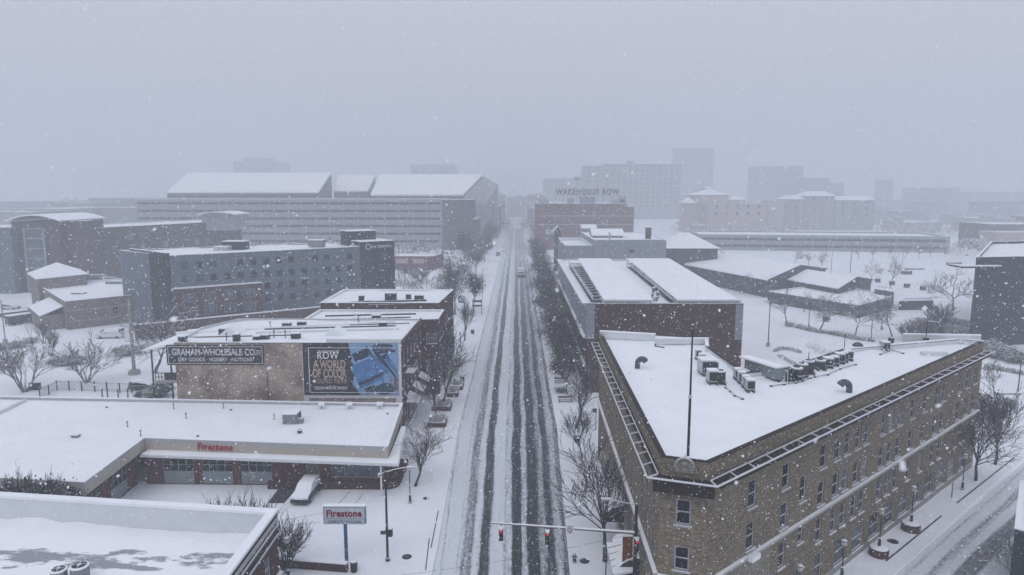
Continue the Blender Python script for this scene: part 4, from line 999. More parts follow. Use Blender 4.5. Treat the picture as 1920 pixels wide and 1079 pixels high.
# parapet steps and small fittings on the row roofs
def roof_box(px, py, z, w, d, h, label, m='dark_metal', cat='roof unit', snow=True, name='roof_unit'):
    c = G(px, py, z); r = thing(name, (*c, z), label, cat, 'units and chimneys on the brick row roofs')
    mb = MB(); mb.box(c[0] - w / 2, c[0] + w / 2, c[1] - d / 2, c[1] + d / 2, z - .05, z + h); mb.build('casing', m, r)
    if snow: mb = MB(); mb.box(c[0] - w / 2 - .04, c[0] + w / 2 + .04, c[1] - d / 2 - .04, c[1] + d / 2 + .04, z + h + .002, z + h + .14); mb.build('snow_cap', 'snow', r)
zr = zG - .35
for k, a in enumerate([(343, 643, .9, .9, .9), (444, 640, .8, .8, 1.0), (482, 637, .9, .8, .5), (498, 636, 1.0, .8, .6), (555, 635, 1.2, .8, .75), (418, 628, 1.0, .6, .9), (538, 613, 1.3, .7, .6), (566, 612, 1.3, .7, .7), (718, 612, 1.2, .8, .6)]):
    roof_box(a[0], a[1], zr, a[2], a[3], a[4], ['dark chimney box above the left end of the painted sign', 'dark square box right of the painted sign letters', 'low dark unit above the end of the painted sign', 'low dark unit just right of the painted sign', 'dark round-ended unit at the left edge of the billboard roof',
        'dark opening box on the white rooftop hump', 'left of two dark units at the back of the painted building roof', 'right of two dark units at the back of the painted building roof', 'small dark unit near the street end of the painted building roof'][k])
for k, a in enumerate([(768, 583, 14, .8), (669, 571, 0, 0)]): pass
for k, a in enumerate([(706, 598, 1.4, .8, .6), (678, 565, .9, .8, 1.0), (733, 563, 2.0, 1.2, 1.3), (766, 561, .9, .8, .9), (786, 563, 1.6, 1.0, .9), (690, 570, 1.2, .8, .6)]):
    z_ = zB - .25 if k == 0 else zB3 + .5
    roof_box(a[0], a[1], z_, a[2], a[3], a[4], ['dark unit in the middle of the middle row roof', 'small dark chimney at the left of the farthest row roof', 'largest dark unit on the farthest row roof', 'small unit right of the largest on the farthest row roof', 'rightmost dark unit on the farthest row roof', 'low dark unit at the left of the farthest row roof'][k])
# snow drift hump with gable on roof
for k, (x, y, w, h) in enumerate([(430, 630, 3.2, 1.3), (625, 630, 3.0, 1.0)]):
    c = G(x, y, zr); mb = MB(); mb.v = [(c[0] - w / 2, c[1], zr), (c[0] + w / 2, c[1], zr), (c[0], c[1] - .2, zr + h), (c[0] - w / 2, c[1] + 3, zr), (c[0] + w / 2, c[1] + 3, zr), (c[0], c[1] + 3, zr + h)]
    mb.f = [(0, 1, 2), (1, 4, 5, 2), (3, 0, 2, 5), (4, 3, 5)]; mb.m = [0] * 4
    tag(mb.build('roof_dormer', 'snow', org=(*c, zr)), ['snow covered gabled hump at the left of the painted building roof', 'snow covered gabled hump above the billboard'][k], 'roof dormer', 'gabled humps on the roof')
mb = MB()
for (p, q) in [((330, 627), (740, 606)), ((620, 618), (600, 634))][:1]:
    a, b = G(*p, zr), G(*q, zr); mb.obox(a, b, -.15, .15, zr - .02, zr + .35)
mb.build('roof_divider', 'snow', gb)
mb = MB(); a, b = G(480, 626, zr), G(748, 619, zr); mb.obox(a, b, -.12, .12, zr - .02, zr + .28); mb.build('roof_divider', 'membrane', gb)
for k, (x, y) in enumerate([(514, 634), (535, 634), (672, 604), (507, 617), (425, 640)]):
    c = G(x, y, zr); mb = MB(); mb.tube((*c, zr - .05), (*c, zr + 1.1), .07, n=6); mb.tube((*c, zr + 1.0), (*c, zr + 1.15), .12, n=6)
    tag(mb.build('vent_pipe', 'dark_metal', org=(*c, zr)), ['left of two dark pipes just right of the painted sign', 'right of two dark pipes just right of the painted sign', 'dark stub pipe at the back of the brick roof above the billboard', 'thin pipe at the back of the painted building roof', 'thin pipe above the painted sign lettering'][k], 'vent pipe', 'pipes on the brick row roofs')
for (p, q, h_) in [((345, 634), (560, 629), .16), ((440, 620), (742, 612), .2), ((600, 612), (768, 607), .14)]:
    mb = MB(); mb.obox(G(*p, zr), G(*q, zr), -.14, .14, zr - .02, zr + h_); mb.build('fire_wall', 'dark_metal', gb)
for (p, q, h_) in [((610, 594), (780, 590), .25), ((640, 600), (770, 596), .2)]:
    mb = MB(); mb.obox(G(*p, zB - .25), G(*q, zB - .25), -.14, .14, zB - .27, zB - .25 + h_); mb.build('fire_wall', 'dark_metal', r2)
for (p, q, h_) in [((655, 569), (800, 565), .3), ((690, 574), (760, 572), .2)]:
    mb = MB(); mb.obox(G(*p, zB3 + .5), G(*q, zB3 + .5), -.14, .14, zB3 + .48, zB3 + .5 + h_); mb.build('fire_wall', 'dark_metal', r3)
# street-side fittings of the row: sloped awnings and a steel landing
for y in (93, 98.5, 104): mb = MB(); mb.quad((g1[0] + .2, y, 4.6), (g1[0] + .2, y + 3.2, 4.6), (g1[0] + 1.9, y + 3.2, 3.6), (g1[0] + 1.9, y, 3.6)); mb.quad((g1[0] + 1.9, y, 3.6), (g1[0] + 1.9, y + 3.2, 3.6), (g1[0] + .2, y + 3.2, 4.55), (g1[0] + .2, y, 4.55)); mb.build('street_awning', 'awning_cloth', gb)
mb = MB()
for z in (4.2, 8.4): mb.box(g1[0] + .4, g1[0] + 1.7, 91.2, 94.0, z, z + .12)
for z in (4.2, 8.4):
    for y in (91.2, 92.1, 93, 93.9): mb.tube((g1[0] + 1.65, y, z), (g1[0] + 1.65, y, z + 1.1), .03, n=4)
    mb.tube((g1[0] + 1.65, 91.2, z + 1.1), (g1[0] + 1.65, 93.9, z + 1.1), .04, n=4); mb.tube((g1[0] + .4, 91.2, z + 1.1), (g1[0] + 1.65, 91.2, z + 1.1), .04, n=4)
mb.tube((g1[0] + 1.0, 94, 8.4), (g1[0] + 1.0, 98.4, 4.3), .08, n=5); mb.tube((g1[0] + 1.0, 94, 4.2), (g1[0] + 1.0, 98, .1), .08, n=5)
mb.build('fire_escape', 'grey_metal', gb)

# ================================================================== NEAR BRICK BUILDING, BOTTOM LEFT
zN = 8.0
nTL, nTR, nBR = G(0, 928, zN), G(518, 960, zN), G(430, 1079, zN)
dy_ = (nTR[1] - nTL[1]) / (nTR[0] - nTL[0])
NB = [(-75, 22), (nTR[0] + .15, 20), nTR, (-75, nTR[1] + dy_ * (-75 - nTR[0]))]
mat_wet = bpy.data.materials.new('wet_snow_roof'); mat_wet.use_nodes = True; MATS['wet_snow_roof'] = mat_wet
t = mat_wet.node_tree; b = t.nodes['Principled BSDF']; b.inputs['Roughness'].default_value = .7; b.inputs['Specular IOR Level'].default_value = .15
tc = t.nodes.new('ShaderNodeTexCoord'); mp = t.nodes.new('ShaderNodeMapping'); mp.inputs['Scale'].default_value = (.22, .5, 1); mp.inputs['Location'].default_value = (2.3, 5.7, 0)
nz = t.nodes.new('ShaderNodeTexNoise'); nz.inputs['Scale'].default_value = 1.6; nz.inputs['Detail'].default_value = 9; nz.inputs['Roughness'].default_value = .62
t.links.new(tc.outputs['Object'], mp.inputs[0]); t.links.new(mp.outputs[0], nz.inputs[0])
sx_ = t.nodes.new('ShaderNodeSeparateXYZ'); t.links.new(tc.outputs['Object'], sx_.inputs[0])
def band(v0, v1, v2, v3, out):
    a = t.nodes.new('ShaderNodeMapRange'); a.inputs[1].default_value = v0; a.inputs[2].default_value = v1; t.links.new(out, a.inputs[0])
    c = t.nodes.new('ShaderNodeMapRange'); c.inputs[1].default_value = v2; c.inputs[2].default_value = v3; c.inputs[3].default_value = 1; c.inputs[4].default_value = 0; t.links.new(out, c.inputs[0])
    m = t.nodes.new('ShaderNodeMath'); m.operation = 'MULTIPLY'; t.links.new(a.outputs[0], m.inputs[0]); t.links.new(c.outputs[0], m.inputs[1]); return m.outputs[0]
WET_Y = NB[0][1]
yb_ = band(22.6, 24.0, 26.2, 27.6, sx_.outputs[1])     # the melt shows in one strip a few metres in from the parapet
mt = t.nodes.new('ShaderNodeMath'); mt.operation = 'MULTIPLY_ADD'; mt.inputs[1].default_value = .30; mt.inputs[2].default_value = -.22; t.links.new(yb_, mt.inputs[0])
ad = t.nodes.new('ShaderNodeMath'); ad.operation = 'ADD'; t.links.new(mt.outputs[0], ad.inputs[0]); t.links.new(nz.outputs['Fac'], ad.inputs[1])
rp = t.nodes.new('ShaderNodeValToRGB'); rp.color_ramp.elements[0].position = .56; rp.color_ramp.elements[0].color = (*SN, 1); rp.color_ramp.elements[1].position = .63; rp.color_ramp.elements[1].color = (.27, .29, .33, 1)
t.links.new(ad.outputs[0], rp.inputs[0]); t.links.new(rp.outputs[0], b.inputs['Base Color'])
ops = [(12 + i * 3.2, 13.2 + i * 3.2, 3.4, 5.4) for i in range(6)]
nb = building('brick_storefront_building', 'dark red brick building in the near corner with deep snowy parapet and melt patches', 'building', NB, zN, 'brick_maroon', win={1: ops}, parapet=1.9, pw=.55, coping='snow', roofmat='wet_snow_roof', inner='membrane', coping_t=.22, cop_out=.12)
mb = MB(); P, Q = NB[1], NB[2]
for (o1, z0, z1) in ((.10, 7.30, 7.62), (.14, 6.1, 6.2), (.14, 6.9, 6.98), (.35, 2.7, 3.0)): mb.obox(P, Q, .004, o1, z0, z1)
mb.obox(NB[2], NB[3], .004, .1, 7.3, 7.62); mb.build('cornice_band', 'stone_trim', nb)
mb = MB(); mb.obox(P, Q, .003, .06, 7.63, 7.98); mb.obox(P, Q, .002, .05, 6.25, 6.85); mb.build('cornice_panel', 'dark_soffit', nb)
zNR = zN - 1.9
for k, (x, y, w) in enumerate([(110, 1084, 26), (149, 1077, 30)]):
    c = G(x, y - 12, zNR + .9); k_ = FPX / math.hypot(c[1], CAM_H - zNR); w_ = w / k_
    r = thing('air_conditioner', (*c, zNR), ['left of the two round-fan air conditioners at the lower left edge', 'right of the two round-fan air conditioners at the lower left edge'][k], 'air conditioner', 'condensers on the near brick roof')
    mb = MB(); mb.prism([(c[0] + w_ * .5 * math.cos(a), c[1] + w_ * .5 * math.sin(a)) for a in [math.pi / 4 * i + math.pi / 8 for i in range(8)]], zNR + .1, zNR + 1.0); mb.build('casing', 'grey_metal', r)
    mb = MB(); mb.lathe((*c, zNR + 1.001), [(w_ * .5, 0), (w_ * .5, .08), (w_ * .40, .12)], 16); mb.build('rim', 'snow', r)
    mb = MB(); mb.lathe((*c, zNR + 1.122), [(w_ * .40, 0), (w_ * .38, .01)], 16); mb.build('fan_grille', 'grille', r)
    mb = MB(); mb.lathe((*c, zNR + 1.134), [(w_ * .13, 0), (w_ * .10, .06)], 10)
    for i in range(4):
        a = math.pi / 2 * i + .3; mb.tube((c[0], c[1], zNR + 1.15), (c[0] + w_ * .36 * math.cos(a), c[1] + w_ * .36 * math.sin(a), zNR + 1.15), .03, n=4)
    mb.build('fan_blade', 'grey_metal', r)
# low wall at the lot edge
a, b = G(500, 1060), G(652, 1072); mb = MB(); mb.obox(a, b, -.2, .2, 0, .75); r = mb.build('low_wall', 'brick_maroon', org=(*a, 0)); tag(r, 'low dark brick wall at the near edge of the snowy parking lot', 'wall')
mb = MB(); mb.obox(a, b, -.24, .24, .753, .86); mb.build('snow_cap', 'snow', r)

# ================================================================== HOTEL WITH PALE BLUE WALLS
A = G(318, 480, 18.3); Bq = G(675, 463, 18.3); Cq = (-34.8, 193.5)
Dq = G(225, 470, 18.3); u_ = Vector((Cq[0] - A[0], Cq[1] - A[1])); u_.normalize(); v_ = Vector((-u_.y, u_.x)); W_ = Vector((Dq[0] - A[0], Dq[1] - A[1])).length
Cb = (Cq[0] + v_.x * 20, Cq[1] + v_.y * 20)
LQ = [A, Bq, Cb, Dq]
LQ = [A, Bq, (Bq[0] + v_.x * 20, Bq[1] + v_.y * 20), Dq]
Lq = math.hypot(Bq[0] - A[0], Bq[1] - A[1])
ops = grid(Lq, [15.0, 11.8, 8.6, 5.4], 1.5, 1.6, step=3.0, m=1.5)
hotel = building('hotel', 'pale blue grey five storey hotel with darker end towers behind the painted brick building', 'hotel', LQ, 18.3, 'siding_blue', win={0: ops}, parapet=.3, coping='snow', pw=.3,
    style={'all': dict(fm='siding_dark', gm='glass_blue', bars=(1, 0), sill=False, fw=.08)}, inner='siding_blue')
E1 = G(247, 471, 18.3)
mb = MB(); nrm = Vector((A[1] - Dq[1], -(A[0] - Dq[0]))).normalized()
mb.obox(E1, (A[0], A[1]), .01, .5, 0, 18.9); mb.build('end_tower', 'siding_dark', hotel)
mb = MB(); mb.obox(E1, A, .01, .55, 18.903, 19.02); mb.build('tower_snow', 'snow', hotel)
mb = MB(); mb.obox(Dq, E1, .01, .06, 0, 18.25); mb.build('end_wall', 'siding_side', hotel)
mb = MB(); L2 = math.hypot(Cq[0] - Bq[0], Cq[1] - Bq[1]); tops = [(2.8 + i * 3.0, 5.0 + i * 3.0, z, z + 1.9) for i in range(2) for z in (14.6, 11.6, 8.6, 5.4)]
TW = [Bq, Cq, (Cq[0] + v_.x * 12, Cq[1] + v_.y * 12), (Bq[0] + v_.x * 12, Bq[1] + v_.y * 12)]
TW[0] = (Bq[0] - u_.x * 0 + v_.x * -.4, Bq[1] + v_.y * -.4); TW[1] = (Cq[0] - v_.x * .4, Cq[1] - v_.y * .4)
for i in range(4): facade(mb, TW[i], TW[(i + 1) % 4], 0, 19.6, tops if i == 0 else ())
mb.build('corner_tower', 'siding_dark', hotel); add_windows(hotel, TW[0], TW[1], tops, 'frame_dark', 'glass_blue', (0, 0), False, .1)
mb = MB(); mb.prism(offset_poly(TW, -.05), 19.603, 19.72); mb.build('tower_snow', 'snow', hotel)
pent = [(-47.5, 192.5), (-40.5, 197.0), (-44.0, 202.5), (-51, 198.0)]; mb = MB(); mb.prism(pent, 18.0, 22.2); mb.build('penthouse', 'siding_dark', hotel)
mb = MB(); mb.prism(offset_poly(pent, -.2), 22.203, 22.35); mb.build('penthouse_snow', 'snow', hotel)
ang = math.atan2(u_.y, u_.x)
def onh(s, z, o=.12): return (TW[0][0] + u_.x * s - v_.x * o, TW[0][1] + u_.y * s - v_.y * o, z)
text('lettering', 'LA QUINTA', 6.0, .95, onh(6.3, 18.1), ang, 'letter_dim', hotel, bold=.02, ext=.2)
mb = MB(); c = onh(2.2, 18.2); 
for i in range(12):
    a0, a1_ = 2 * math.pi * i / 12, 2 * math.pi * (i + 1) / 12
    p0 = (c[0] + u_.x * .72 * math.cos(a0), c[1] + u_.y * .72 * math.cos(a0), c[2] + .72 * math.sin(a0)); p1 = (c[0] + u_.x * .72 * math.cos(a1_), c[1] + u_.y * .72 * math.cos(a1_), c[2] + .72 * math.sin(a1_))
    mb.tube(p0, p1, .16, n=5)
mb.build('emblem', 'letter_dim', hotel)
for k, (x, y, w, h, d) in enumerate([(443, 468, 5.6, 2.2, 4), (594, 464, 4.0, 2.0, 3), (418, 470, 3.6, 1.0, 3)]):
    c = G(x, y, 18.0); r = thing('rooftop_unit', (*c, 18), ['dark roof house on the left half of the hotel roof', 'pale roof unit with slanted dark side on the hotel roof', 'low pale unit just left of the dark roof house on the hotel'][k], 'rooftop unit'); mb = MB(); mb.box(c[0] - w / 2, c[0] + w / 2, c[1] - d / 2, c[1] + d / 2, 17.95, 18 + h); mb.build('casing', ['siding_dark', 'grey_metal', 'light_metal'][k], r)
    mb = MB(); mb.box(c[0] - w / 2 - .1, c[0] + w / 2 + .1, c[1] - d / 2 - .1, c[1] + d / 2 + .1, 18.003 + h, 18.15 + h); mb.build('snow_cap', 'snow', r)
# brick podium and low brick wing in front of the hotel
p0, p1 = G(316, 545, 8), G(460, 530, 8); pu = Vector((p1[0] - p0[0], p1[1] - p0[1])).normalized(); L_ = math.hypot(p1[0] - p0[0], p1[1] - p0[1])
p0 = (A[0] - v_.x * 2.2 + u_.x * .3, A[1] - v_.y * 2.2 + u_.y * .3); p1 = (p0[0] + u_.x * 20, p0[1] + u_.y * 20)
pod = [p0, p1, (p1[0] + v_.x * 2.15, p1[1] + v_.y * 2.15), (p0[0] + v_.x * 2.15, p0[1] + v_.y * 2.15)]
zp = ZT(p0, 543)
ops = [(1.5 + i * 4.6, 4.4 + i * 4.6, z, z + 2.2) for i in range(4) for z in (zp - 3.4, zp - 6.6)]
building('brick_wing', 'brown brick wing with large windows attached low on the hotel front', 'building wing', pod, zp, 'brick_brown', win={0: ops}, parapet=.3, coping='snow', style={'all': dict(fm='frame_grey', gm='glass_pale', bars=(1, 0), sill=False)})
q0 = G(478, 590, 3.4); q1 = (q0[0] + u_.x * 26, q0[1] + u_.y * 26)
lw = [q0, q1, (q1[0] + v_.x * 1.2, q1[1] + v_.y * 1.2), (q0[0] + v_.x * 1.2, q0[1] + v_.y * 1.2)]
o0 = (q0[0] - u_.x * 26, q0[1] - u_.y * 26)
building('brick_screen_wall', 'long low brown brick screen wall with snowy top in front of the hotel', 'wall', [o0, q1, lw[2], (o0[0] + v_.x * 1.2, o0[1] + v_.y * 1.2)], 3.6, 'brick_brown', parapet=.05, coping='snow', pw=.3)

# ================================================================== LEFT MIDDLE DISTANCE
F_, Rr_, Lf_ = G(122, 566, 7), G(225, 556, 7), G(72, 535, 7)
uu = Vector((Rr_[0] - F_[0], Rr_[1] - F_[1])).normalized(); ww = Vector((Lf_[0] - F_[0], Lf_[1] - F_[1])); 
bgp = [F_, (F_[0] + uu.x * 22, F_[1] + uu.y * 22), (F_[0] + uu.x * 22 + ww.x, F_[1] + uu.y * 22 + ww.y), Lf_]
bgb = building('block_building', 'small beige block building with flat snowy roof beside the hotel', 'building', bgp, 7, 'block_wall', win={0: [(7.0, 8.3, 2.6, 4.4), (10.2, 11.2, 2.8, 4.4)], 3: []}, parapet=.45, coping='snow', style={'all': dict(fm='frame_dark', bars=(1, 0), sill=False)})
mb = MB(); mb.obox(bgp[0], bgp[1], .003, .12, 4.55, 4.7); mb.obox(bgp[0], bgp[1], .003, .1, 1.9, 1.98); mb.build('ledge', 'stone_trim', bgb)
t0, t1, t2 = G(71, 521, 10), G(162, 512, 10), G(55, 511, 10)
apex = G(110, 497, 12.6); tc4 = (t1[0] + t2[0] - t0[0], t1[1] + t2[1] - t0[1])
tw = thing('hip_roof_block', (*t0, 0), 'taller beige block under a snowy pyramid roof behind the small beige building', 'building')
mb = MB(); mb.prism([t0, t1, tc4, t2], 0, 9.8); mb.build('wall', 'block_wall', tw)
mb = MB(); e = offset_poly([t0, t1, tc4, t2], -.6); cc = (sum(p[0] for p in e) / 4, sum(p[1] for p in e) / 4)
for i in range(4): mb.quad((*e[i], 9.803), (*e[(i + 1) % 4], 9.803), (*cc, 13.0))
for i in range(4): mb.quad((*e[i], 9.6), (*e[(i + 1) % 4], 9.6), (*e[(i + 1) % 4], 9.803), (*e[i], 9.803))
mb.quad(*[(*p, 9.6) for p in e[::-1]]); mb.build('roof', 'snow', tw)
# lean-to
la, lb = G(94, 578, 4.6), G(60, 552, 4.6); lt = thing('lean_to', (*la, 0), 'lean-to with sloping snowy roof against the left wall of the beige building', 'lean-to')
dirw = ww.normalized(); outw = Vector((dirw.y, -dirw.x)) * -1
pa = (F_[0] + dirw.x * 3, F_[1] + dirw.y * 3); pb = (F_[0] + dirw.x * 22, F_[1] + dirw.y * 22)
if outw.x > 0: outw = -outw
pa2, pb2 = (pa[0] + outw.x * 5, pa[1] + outw.y * 5), (pb[0] + outw.x * 5, pb[1] + outw.y * 5)
mb = MB(); mb.prism([pa2, (pa[0] + outw.x * .05, pa[1] + outw.y * .05), (pb[0] + outw.x * .05, pb[1] + outw.y * .05), pb2], 0, 3.6); mb.build('wall', 'block_wall', lt)
mb = MB(); z_ = [3.7, 5.6, 5.6, 3.7]; pp = [pa2, (pa[0] + outw.x * .05, pa[1] + outw.y * .05), (pb[0] + outw.x * .05, pb[1] + outw.y * .05), pb2]
mb.v = [(*p, z) for p, z in zip(pp, z_)] + [(*p, z - .2) for p, z in zip(pp, z_)]; mb.f = [(0, 1, 2, 3), (7, 6, 5, 4), (0, 4, 5, 1), (1, 5, 6, 2), (2, 6, 7, 3), (3, 7, 4, 0)]; mb.m = [0] * 6; mb.build('roof', 'snow', lt)
for k, (x, y, w) in enumerate([(184, 519, 4.5), (202, 524, 4.5), (216, 532, 4.5), (148, 551, 3.0)]):
    c = G(x, y, 6.6); mb = MB(); mb.box(c[0] - w / 2, c[0] + w / 2, c[1] - 1, c[1] + 1, 6.5, 7.3 if k < 3 else 6.9); tag(mb.build('roof_unit', 'grey_metal', org=(*c, 6.6)), ['farthest low unit on the beige building roof', 'middle low unit on the beige building roof', 'low unit at the right edge of the beige building roof', 'tiny curb alone in the middle of the beige building roof'][k], 'roof unit', 'units on the beige building roof')
# long brown brick building with curved roofs
zL = 20.5
l0, l1 = G(118, 431, zL), G(452, 414, zL); lu = Vector((l1[0] - l0[0], l1[1] - l0[1])).normalized(); lv = Vector((-lu.y, lu.x)); Ll = math.hypot(l1[0] - l0[0], l1[1] - l0[1])
LB = [l0, l1, (l1[0] + lv.x * 26, l1[1] + lv.y * 26), (l0[0] + lv.x * 26, l0[1] + lv.y * 26)]
ops = grid(Ll, [15.5, 11.5, 7.5], 2.2, 2.2, step=5.2, m=2)
lb_ = building('long_brick_building', 'long hazy brown brick building running away at the far left', 'building', LB, zL, 'brick_far', win={0: ops}, parapet=.4, coping='snow', style={'all': dict(fm='frame_grey', gm='glass_blue', bars=(1, 0), sill=False)})
def arched(px0, px1, py_e, zE, zA, depth, label, wallm='brick_far', Y0=None, base=0, bay=False):
    a = G(px0, py_e, zE); b_ = (G(px1, py_e, zE) if Y0 is None else None)
    ya = a[1] if Y0 is None else Y0
    xa, xb = D(px0, py_e, ya)[0], D(px1, py_e, ya)[0]; zE = D(px0, py_e, ya)[1]; zA = zE + zA
    r = thing('arched_roof_block', (xa, ya, 0), label, 'building'); mb = MB(); mb.box(xa + 1.2, xb - 1.2, ya, ya + depth, base, zE); mb.build('wall', wallm, r)
    mb = MB(); N_ = 10
    for i in range(N_):
        t0_, t1_ = i / N_, (i + 1) / N_; za, zb = zE + (zA - zE) * (1 - (2 * t0_ - 1) ** 2), zE + (zA - zE) * (1 - (2 * t1_ - 1) ** 2)
        x0_, x1_ = xa + (xb - xa) * t0_, xa + (xb - xa) * t1_
        mb.quad((x0_, ya - 1.5, za + .4), (x1_, ya - 1.5, zb + .4), (x1_, ya + depth, zb + .4), (x0_, ya + depth, za + .4)); mb.quad((x1_, ya - 1.5, zb), (x0_, ya - 1.5, za), (x0_, ya + depth, za), (x1_, ya + depth, zb))
        mb.quad((x0_, ya - 1.5, za), (x1_, ya - 1.5, zb), (x1_, ya - 1.5, zb + .4), (x0_, ya - 1.5, za + .4))
    mb.build('roof', 'snow', r)
    if bay:
        mb = MB(); xm = xa + (xb - xa) * .53
        mb.box(xm - 4.2, xm + 2.2, ya - .5, ya - .01, base, zE - 2.2); mb.build('glass_bay', 'glass_pale', r)
        mb = MB()
        for x in (xm - 4.2, xm + 2.2): mb.box(x - .35, x + .35, ya - .75, ya - .502, base, zE - 2.1)
        for k in range(7): z = zE - 2.2 - k * 3.3; mb.box(xm - 3.85, xm + 1.85, ya - .7, ya - .503, z - .2, z + .2)
        mb.build('bay_frame', 'stucco_grey', r)
    return r
arched(14, 118, 416, 21, 2.0, 24, 'brown brick block with bowed snowy roof and tall glass stair bay at far left', 'brick_far', Y0=225, bay=True)
arched(372, 446, 404, 22, 1.2, 14, 'small pavilion under a bowed snowy roof on the far end of the long brick building', 'concrete_far', Y0=292, base=17)
c = D(135, 422, 228); building('stair_block', 'pale little stair block beside the bowed roof at far left', 'building', [(c[0] - 3.5, 228), (c[0] + 3.5, 228), (c[0] + 3.5, 234), (c[0] - 3.5, 234)], D(135, 415, 228)[1], 'brick_far', parapet=.2)
c = D(0, 427, 222); building('grey_annex', 'grey annex cut by the left picture edge beside the bowed roof block', 'building', [(c[0] - 20, 222), (c[0] + 3.2, 222), (c[0] + 3.2, 240), (c[0] - 20, 240)], c[1], 'siding_blue', parapet=.3)
# small brick shop beyond the hotel
s0_, s1_ = (D(738, 505, 292)[0], 292), (D(812, 505, 292)[0], 292)
zS = ZT(s1_, 481)
sm = building('brick_shop', 'small hazy brick shop with pale bays beyond the hotel tower', 'shop', [s0_, s1_, (s1_[0] + 3, 306), (s0_[0], 306)], zS, 'brick_red', win={0: [(1.0, 6.2, 2.9, zS - 1), (8.3, 13.2, 2.9, zS - 1)]}, parapet=.4, style={'all': dict(fm='beige_far', gm='beige_far', sill=False, bars=(0, 0))})

# ================================================================== FAR BUILDINGS
def garage_deck(name, label, P0, P1, depth, z1, floors, fh, z0, m='concrete_far', open_h=1.4, bay=8.0, top_par=1.1):
    r = thing(name, (*P0, 0), label, 'parking garage'); u = Vector((P1[0] - P0[0], P1[1] - P0[1])); L = u.length; u.normalize(); v = Vector((-u.y, u.x))
    poly = [P0, P1, (P1[0] + v.x * depth, P1[1] + v.y * depth), (P0[0] + v.x * depth, P0[1] + v.y * depth)]
    ops = []; nb_ = int(L / bay)
    for f in range(floors):
        zt_ = z1 - top_par - .6 - f * fh
        for i in range(nb_): ops.append((1.0 + i * (L - 2) / nb_ + .25, 1.0 + (i + 1) * (L - 2) / nb_ - .25, zt_ - open_h, zt_))
    mb = MB(); facade(mb, poly[0], poly[1], 0, z1, ops, .8)
    for i in (1, 2, 3): facade(mb, poly[i], poly[(i + 1) % 4], 0, z1)
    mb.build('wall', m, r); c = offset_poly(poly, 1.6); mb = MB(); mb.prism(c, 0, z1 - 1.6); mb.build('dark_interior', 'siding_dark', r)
    mb = MB(); mb.prism(offset_poly(poly, .3), z1 - 1.55, z1 - .7); mb.build('roof', 'snow', r)
    mb = MB(); ring(mb, poly, offset_poly(poly, .35), z1 + .003, z1 + .2); mb.build('coping', 'snow', r)
    return r
Yg = 398
P0 = (D(252, 365, Yg + 45)[0], Yg + 45); P1 = (D(829, 374, Yg)[0], Yg)
P0 = (D(252, 365, Yg + 4)[0], Yg + 4)
garage_deck('parking_garage', 'wide hazy multi-level parking garage below the slanted white roofs', P0, P1, 40, D(829, 374, Yg)[1], 6, 4.4, 0)
x0_, x1_ = D(829.5, 376, Yg)[0], D(884, 376, Yg)[0]
building('garage_end_block', 'dark hazy brick end block at the right of the parking garage', 'building', [(x0_, Yg - 1), (x1_, Yg - 1), (x1_, Yg + 40), (x0_, Yg + 40)], D(829, 375, Yg)[1], 'barn_dark', parapet=.4)
x2_ = D(893, 410, Yg)[0]
building('stepped_block', 'lower hazy dark block stepping down to the street from the garage', 'building', [(x1_ + .1, Yg + 6), (x2_, Yg + 6), (x2_, Yg + 46), (x1_ + .1, Yg + 46)], D(890, 412, Yg + 6)[1], 'barn_dark', parapet=.4)
def slant(name, label, x0, x1, x0t, x1t, yb, yt, Yb, Yt, endm='barn_dark'):
    a, b_, c_, d_ = D(x0, yb, Yb), D(x1, yb, Yb), D(x1t, yt, Yt), D(x0t, yt, Yt)
    r = thing(name, (a[0], Yb, 0), label, 'building'); v = [(a[0], Yb, a[1]), (b_[0], Yb, b_[1]), (c_[0], Yt, c_[1]), (d_[0], Yt, d_[1])]
    mb = MB(); mb.v = v + [(x, y, z - 1.0) for x, y, z in v]; mb.f = [(0, 1, 2, 3), (7, 6, 5, 4), (0, 4, 5, 1), (1, 5, 6, 2), (2, 6, 7, 3), (3, 7, 4, 0)]; mb.m = [0] * 6; mb.build('roof', 'snow', r)
    mb = MB(); lo = [(x, y, z - 1.01) for x, y, z in v]; g_ = [(x, y, 0) for x, y, z in v]
    for i in range(4): j = (i + 1) % 4; mb.quad(g_[i], g_[j], lo[j], lo[i])
    mb.build('wall', endm, r)
    return r
slant('convention_hall', 'left and largest slanted white roof of the hazy convention hall', 313, 597, 352, 621, 360, 324, 450, 545)
slant('convention_hall', 'middle recessed slanted white roof of the hazy convention hall', 626, 690, 634, 704, 358, 328, 520, 600)
slant('convention_hall', 'right slanted white roof of the hazy convention hall, ending beside the street', 695, 868, 712, 905, 365, 327, 450, 545)
x0_, x1_ = D(868, 366, 452)[0], D(925, 366, 452)[0]
